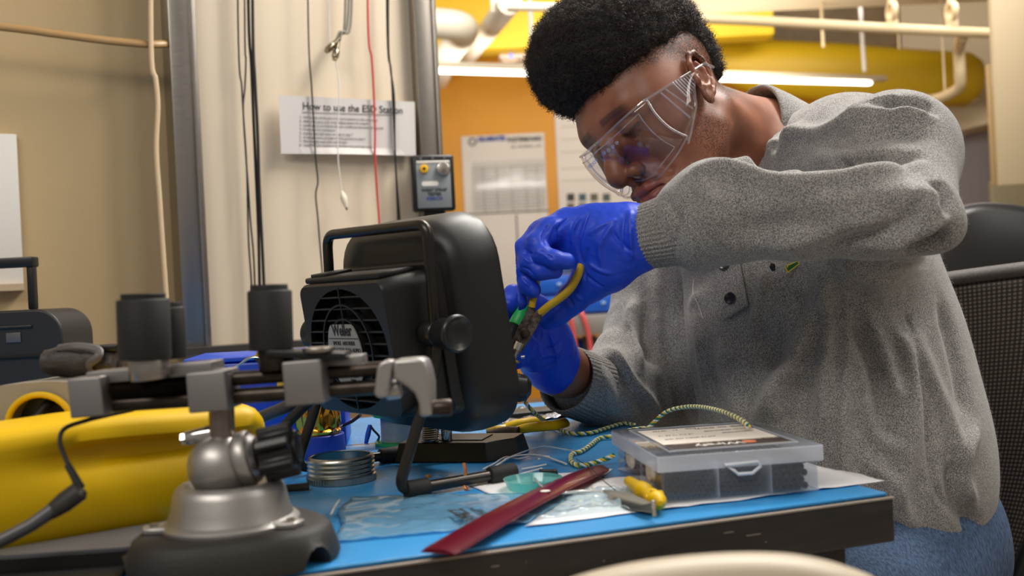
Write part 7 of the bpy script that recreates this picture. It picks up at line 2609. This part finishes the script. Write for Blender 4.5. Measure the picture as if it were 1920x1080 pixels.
for s in (1, -1):
    # side shield tapering into the temple arm
    top_, bot_ = [], []
    for k in range(25):
        t = k / 24
        y = 0.070 - 0.078 * t
        x = s * (0.0735 + 0.010 * math.sin(t * math.pi * 0.55) )
        zt_l = 0.039 - 0.020 * t
        hgt = 0.062 * (1 - t) ** 0.9 + 0.007 if t < 0.99 else 0.007
        if t > 0.55:
            hgt = 0.062 * (0.45) ** 0.9 * ((1 - t) / 0.45) ** 1.6 + 0.007
        top_.append(Vector((x, y, zt_l)))
        bot_.append(Vector((x, y, zt_l - hgt)))
    vs, fs = [], []
    for k in range(25):
        for j in range(6):
            vs.append(top_[k].lerp(bot_[k], j / 5) + Vector((s * 0.003 * math.sin(math.pi * j / 5), 0, 0)))
    for k in range(24):
        for j in range(5):
            fs.append((k * 6 + j, k * 6 + j + 1, k * 6 + j + 7, k * 6 + j + 6))
    sh = B().add(vs, fs).out('side_shield', clearp, gg)
    md = sh.modifiers.new('thickness', 'SOLIDIFY'); md.thickness = 0.0016
    B().tube(top_ + [Vector((s * 0.083, -0.012, 0.018)), Vector((s * 0.081, -0.030, 0.014)), Vector((s * 0.078, -0.040, 0.002))], 0.0016, 8).out('temple_arm', rimp, gg)
    B().tube(bot_, 0.0013, 8).out('shield_edge', rimp, gg)
    vn = B()
    for k in range(7):
        y = 0.030 - k * 0.0042
        zc_ = 0.0255 - k * 0.0018
        hh_ = 0.026 - k * 0.0022
        vn.box((s * 0.0835, y, zc_ - hh_ / 2 + 0.004), (0.0018, 0.0015, hh_), bev=0.0003)
    vn.tube([Vector((s * 0.082, 0.052, 0.032)), Vector((s * 0.083, 0.049, -0.012))], 0.0012, 6)
    vn.tube([Vector((s * 0.082, 0.043, 0.030)), Vector((s * 0.083, 0.036, -0.008))], 0.0011, 6)
    vn.out('vent_ribs', rimp, gg)
B().tube([lens_pt(-0.13, -0.95) + Vector((0, -0.004, 0)), lens_pt(0, -0.6) + Vector((0, -0.008, 0)), lens_pt(0.13, -0.95) + Vector((0, -0.004, 0))], 0.0018, 8).out('nose_bridge', rimp, gg)
# small vents along the brow
vb2 = B()
for k in range(4):
    for s in (-1, 1):
        vb2.lathe([(0.0012, 0), (0.0024, 0), (0.0024, 0.0015), (0.0012, 0.0015), (0.0012, 0)], Matrix.Translation(lens_pt(s * (0.1 + k * 0.08), 0.62) + Vector((0, 0.001, 0))) @ Matrix.Rotation(-math.pi / 2, 4, 'X'), 12)
vb2.out('vents', rimp, gg)

# ------------------------------------------------------------------ office chair behind the person
oc = thing('office_chair', 'black mesh back office chair the person sits on', 'office chair', Vector((0.60, 1.32, 0)))
mesh_m = bpy.data.materials.new('chair_mesh')
mesh_m.use_nodes = True
nt = mesh_m.node_tree
pb = nt.nodes['Principled BSDF']
pb.inputs['Roughness'].default_value = 0.55
tc = nt.nodes.new('ShaderNodeTexCoord')
mp = nt.nodes.new('ShaderNodeMapping')
nt.links.new(tc.outputs['UV'], mp.inputs[0])
mp.inputs['Scale'].default_value = (38, 78, 1)
vo = nt.nodes.new('ShaderNodeTexVoronoi')
vo.voronoi_dimensions = '2D'
vo.inputs['Randomness'].default_value = 0.0
vo.inputs['Scale'].default_value = 1.0
nt.links.new(mp.outputs[0], vo.inputs['Vector'])
nt.links.new(ramp(vo.outputs['Distance'], 0.25, 0.42, lin((112, 98, 86)), lin((26, 23, 21))), pb.inputs['Base Color'])
# back sheet: curved panel
x_t0, x_t1 = P(1760, 520, 1.36), P(2060, 470, 1.24)
x_b0, x_b1 = P(1830, 1110, 1.42), P(1930, 1120, 1.30)
vs, fs, uvs = [], [], []
NI, NJ = 24, 24
for j in range(NJ + 1):
    t = j / NJ
    for i in range(NI + 1):
        s = i / NI
        l_ = P(1700 + 80 * t, 540 + 560 * t, 1.40 + .03 * t)
        r_e = P(2080 - 195 * t ** 1.5, 492 + 640 * t, 1.30)
        p = l_.lerp(r_e, s)
        p.y += 0.03 * math.sin(math.pi * s)
        vs.append(p)
        uvs.append((s * 1.0, t * 1.0))
for j in range(NJ):
    for i in range(NI):
        q_ = j * (NI + 1) + i
        fs.append((q_, q_ + 1, q_ + NI + 2, q_ + NI + 1))
bk = B().add(vs, fs).out('mesh_back', mesh_m, oc, world=True)
uvl = bk.data.uv_layers.new(name='UVMap')
for lp in bk.data.loops:
    uvl.data[lp.index].uv = uvs[lp.vertex_index]
md = bk.modifiers.new('thickness', 'SOLIDIFY'); md.thickness = 0.003
top_e = [vs[i] + Vector((0, 0, 0.004)) for i in range(NI + 1)]
B().tube(top_e, 0.012, 12, flat=0.7).out('top_rail', mat('chair_rail', (54, 48, 44), 0.6, var=(500, 0.4), bump=(600, .5)), oc, world=True)
rt_e = [vs[j * (NI + 1) + NI] for j in range(NJ + 1)]
B().tube(rt_e, 0.011, 12).out('side_frame', blk_s, oc, world=True)
B().tube([vs[j * (NI + 1)] for j in range(NJ + 1)], 0.011, 12).out('side_frame', blk_s, oc, world=True)
B().box((0.47, 1.20, 0.42), (0.46, 0.46, 0.06), bev=0.02, seg=3).out('seat', blk_s, oc, world=True)
B().cyl((0.47, 1.20, 0.08), (0.47, 1.20, 0.40), 0.03, bev=0.003).out('gas_column', dk_steel, oc, world=True)
B().box((0.66, 1.30, 0.42), (0.10, 0.08, 0.03), bev=0.01).out('back_bracket', blk_s, oc, world=True)
for k in range(5):
    a = k * 2 * math.pi / 5 + 0.3
    e = Vector((0.47 + 0.28 * math.cos(a), 1.20 + 0.28 * math.sin(a), 0.06))
    B().tube([(0.47, 1.20, 0.10), e], [0.022, 0.014], 12).out('base_leg', blk_s, oc, world=True)
    B().cyl(e + Vector((-0.01, 0, -0.033)), e + Vector((0.01, 0, -0.033)), 0.027, seg=20, bev=0.003).out('caster', blk, oc, world=True)

# second chair farther back: padded black back
c2 = thing('black_chair', 'black padded chair farther back, right of the raised elbow', 'chair', P(1880, 1100, 2.1))
pts2 = []
YZ = 2.1
op = [(1740, 560), (1752, 470), (1768, 420), (1790, 395), (1820, 382), (1860, 378), (1910, 382), (1960, 395), (2010, 430), (2030, 560)]
oc2 = spline([P(x, y, YZ) for x, y in op], 5)
rg2 = [[p + Vector((0, 0.0, -0.004)), p + Vector((0, 0.02, 0)), p + Vector((0, 0.07, 0.0)), p + Vector((0, 0.09, -0.01))] for p in oc2]
cen = P(1890, 560, YZ)
fr = [cen + (p - cen) * 0.90 + Vector((0, -0.012, 0)) for p in oc2]
n = len(oc2)
bb = B()
bb.loft([[cen + Vector((0, -.012, 0)) + (q_ - cen - Vector((0, -.012, 0))) * 0.3 for q_ in fr], fr, [r[0] for r in rg2], [r[1] for r in rg2], [r[2] for r in rg2], [r[3] for r in rg2]], cap=True)
bb.out('back', mat('black_vinyl', (24, 22, 22), 0.35, bump=(200, .2)), c2, world=True, angle=60)
B().box((cen.x, YZ + 0.03, 0.65), (0.30, 0.06, 0.5), bev=0.02).out('lower_back', blk_s, c2, world=True)
B().box((cen.x, YZ - 0.18, 0.45), (0.42, 0.42, 0.07), bev=0.02).out('seat', blk_s, c2, world=True)
B().cyl((cen.x, YZ - 0.18, 0.0), (cen.x, YZ - 0.18, 0.42), 0.035).out('column', dk_steel, c2, world=True)
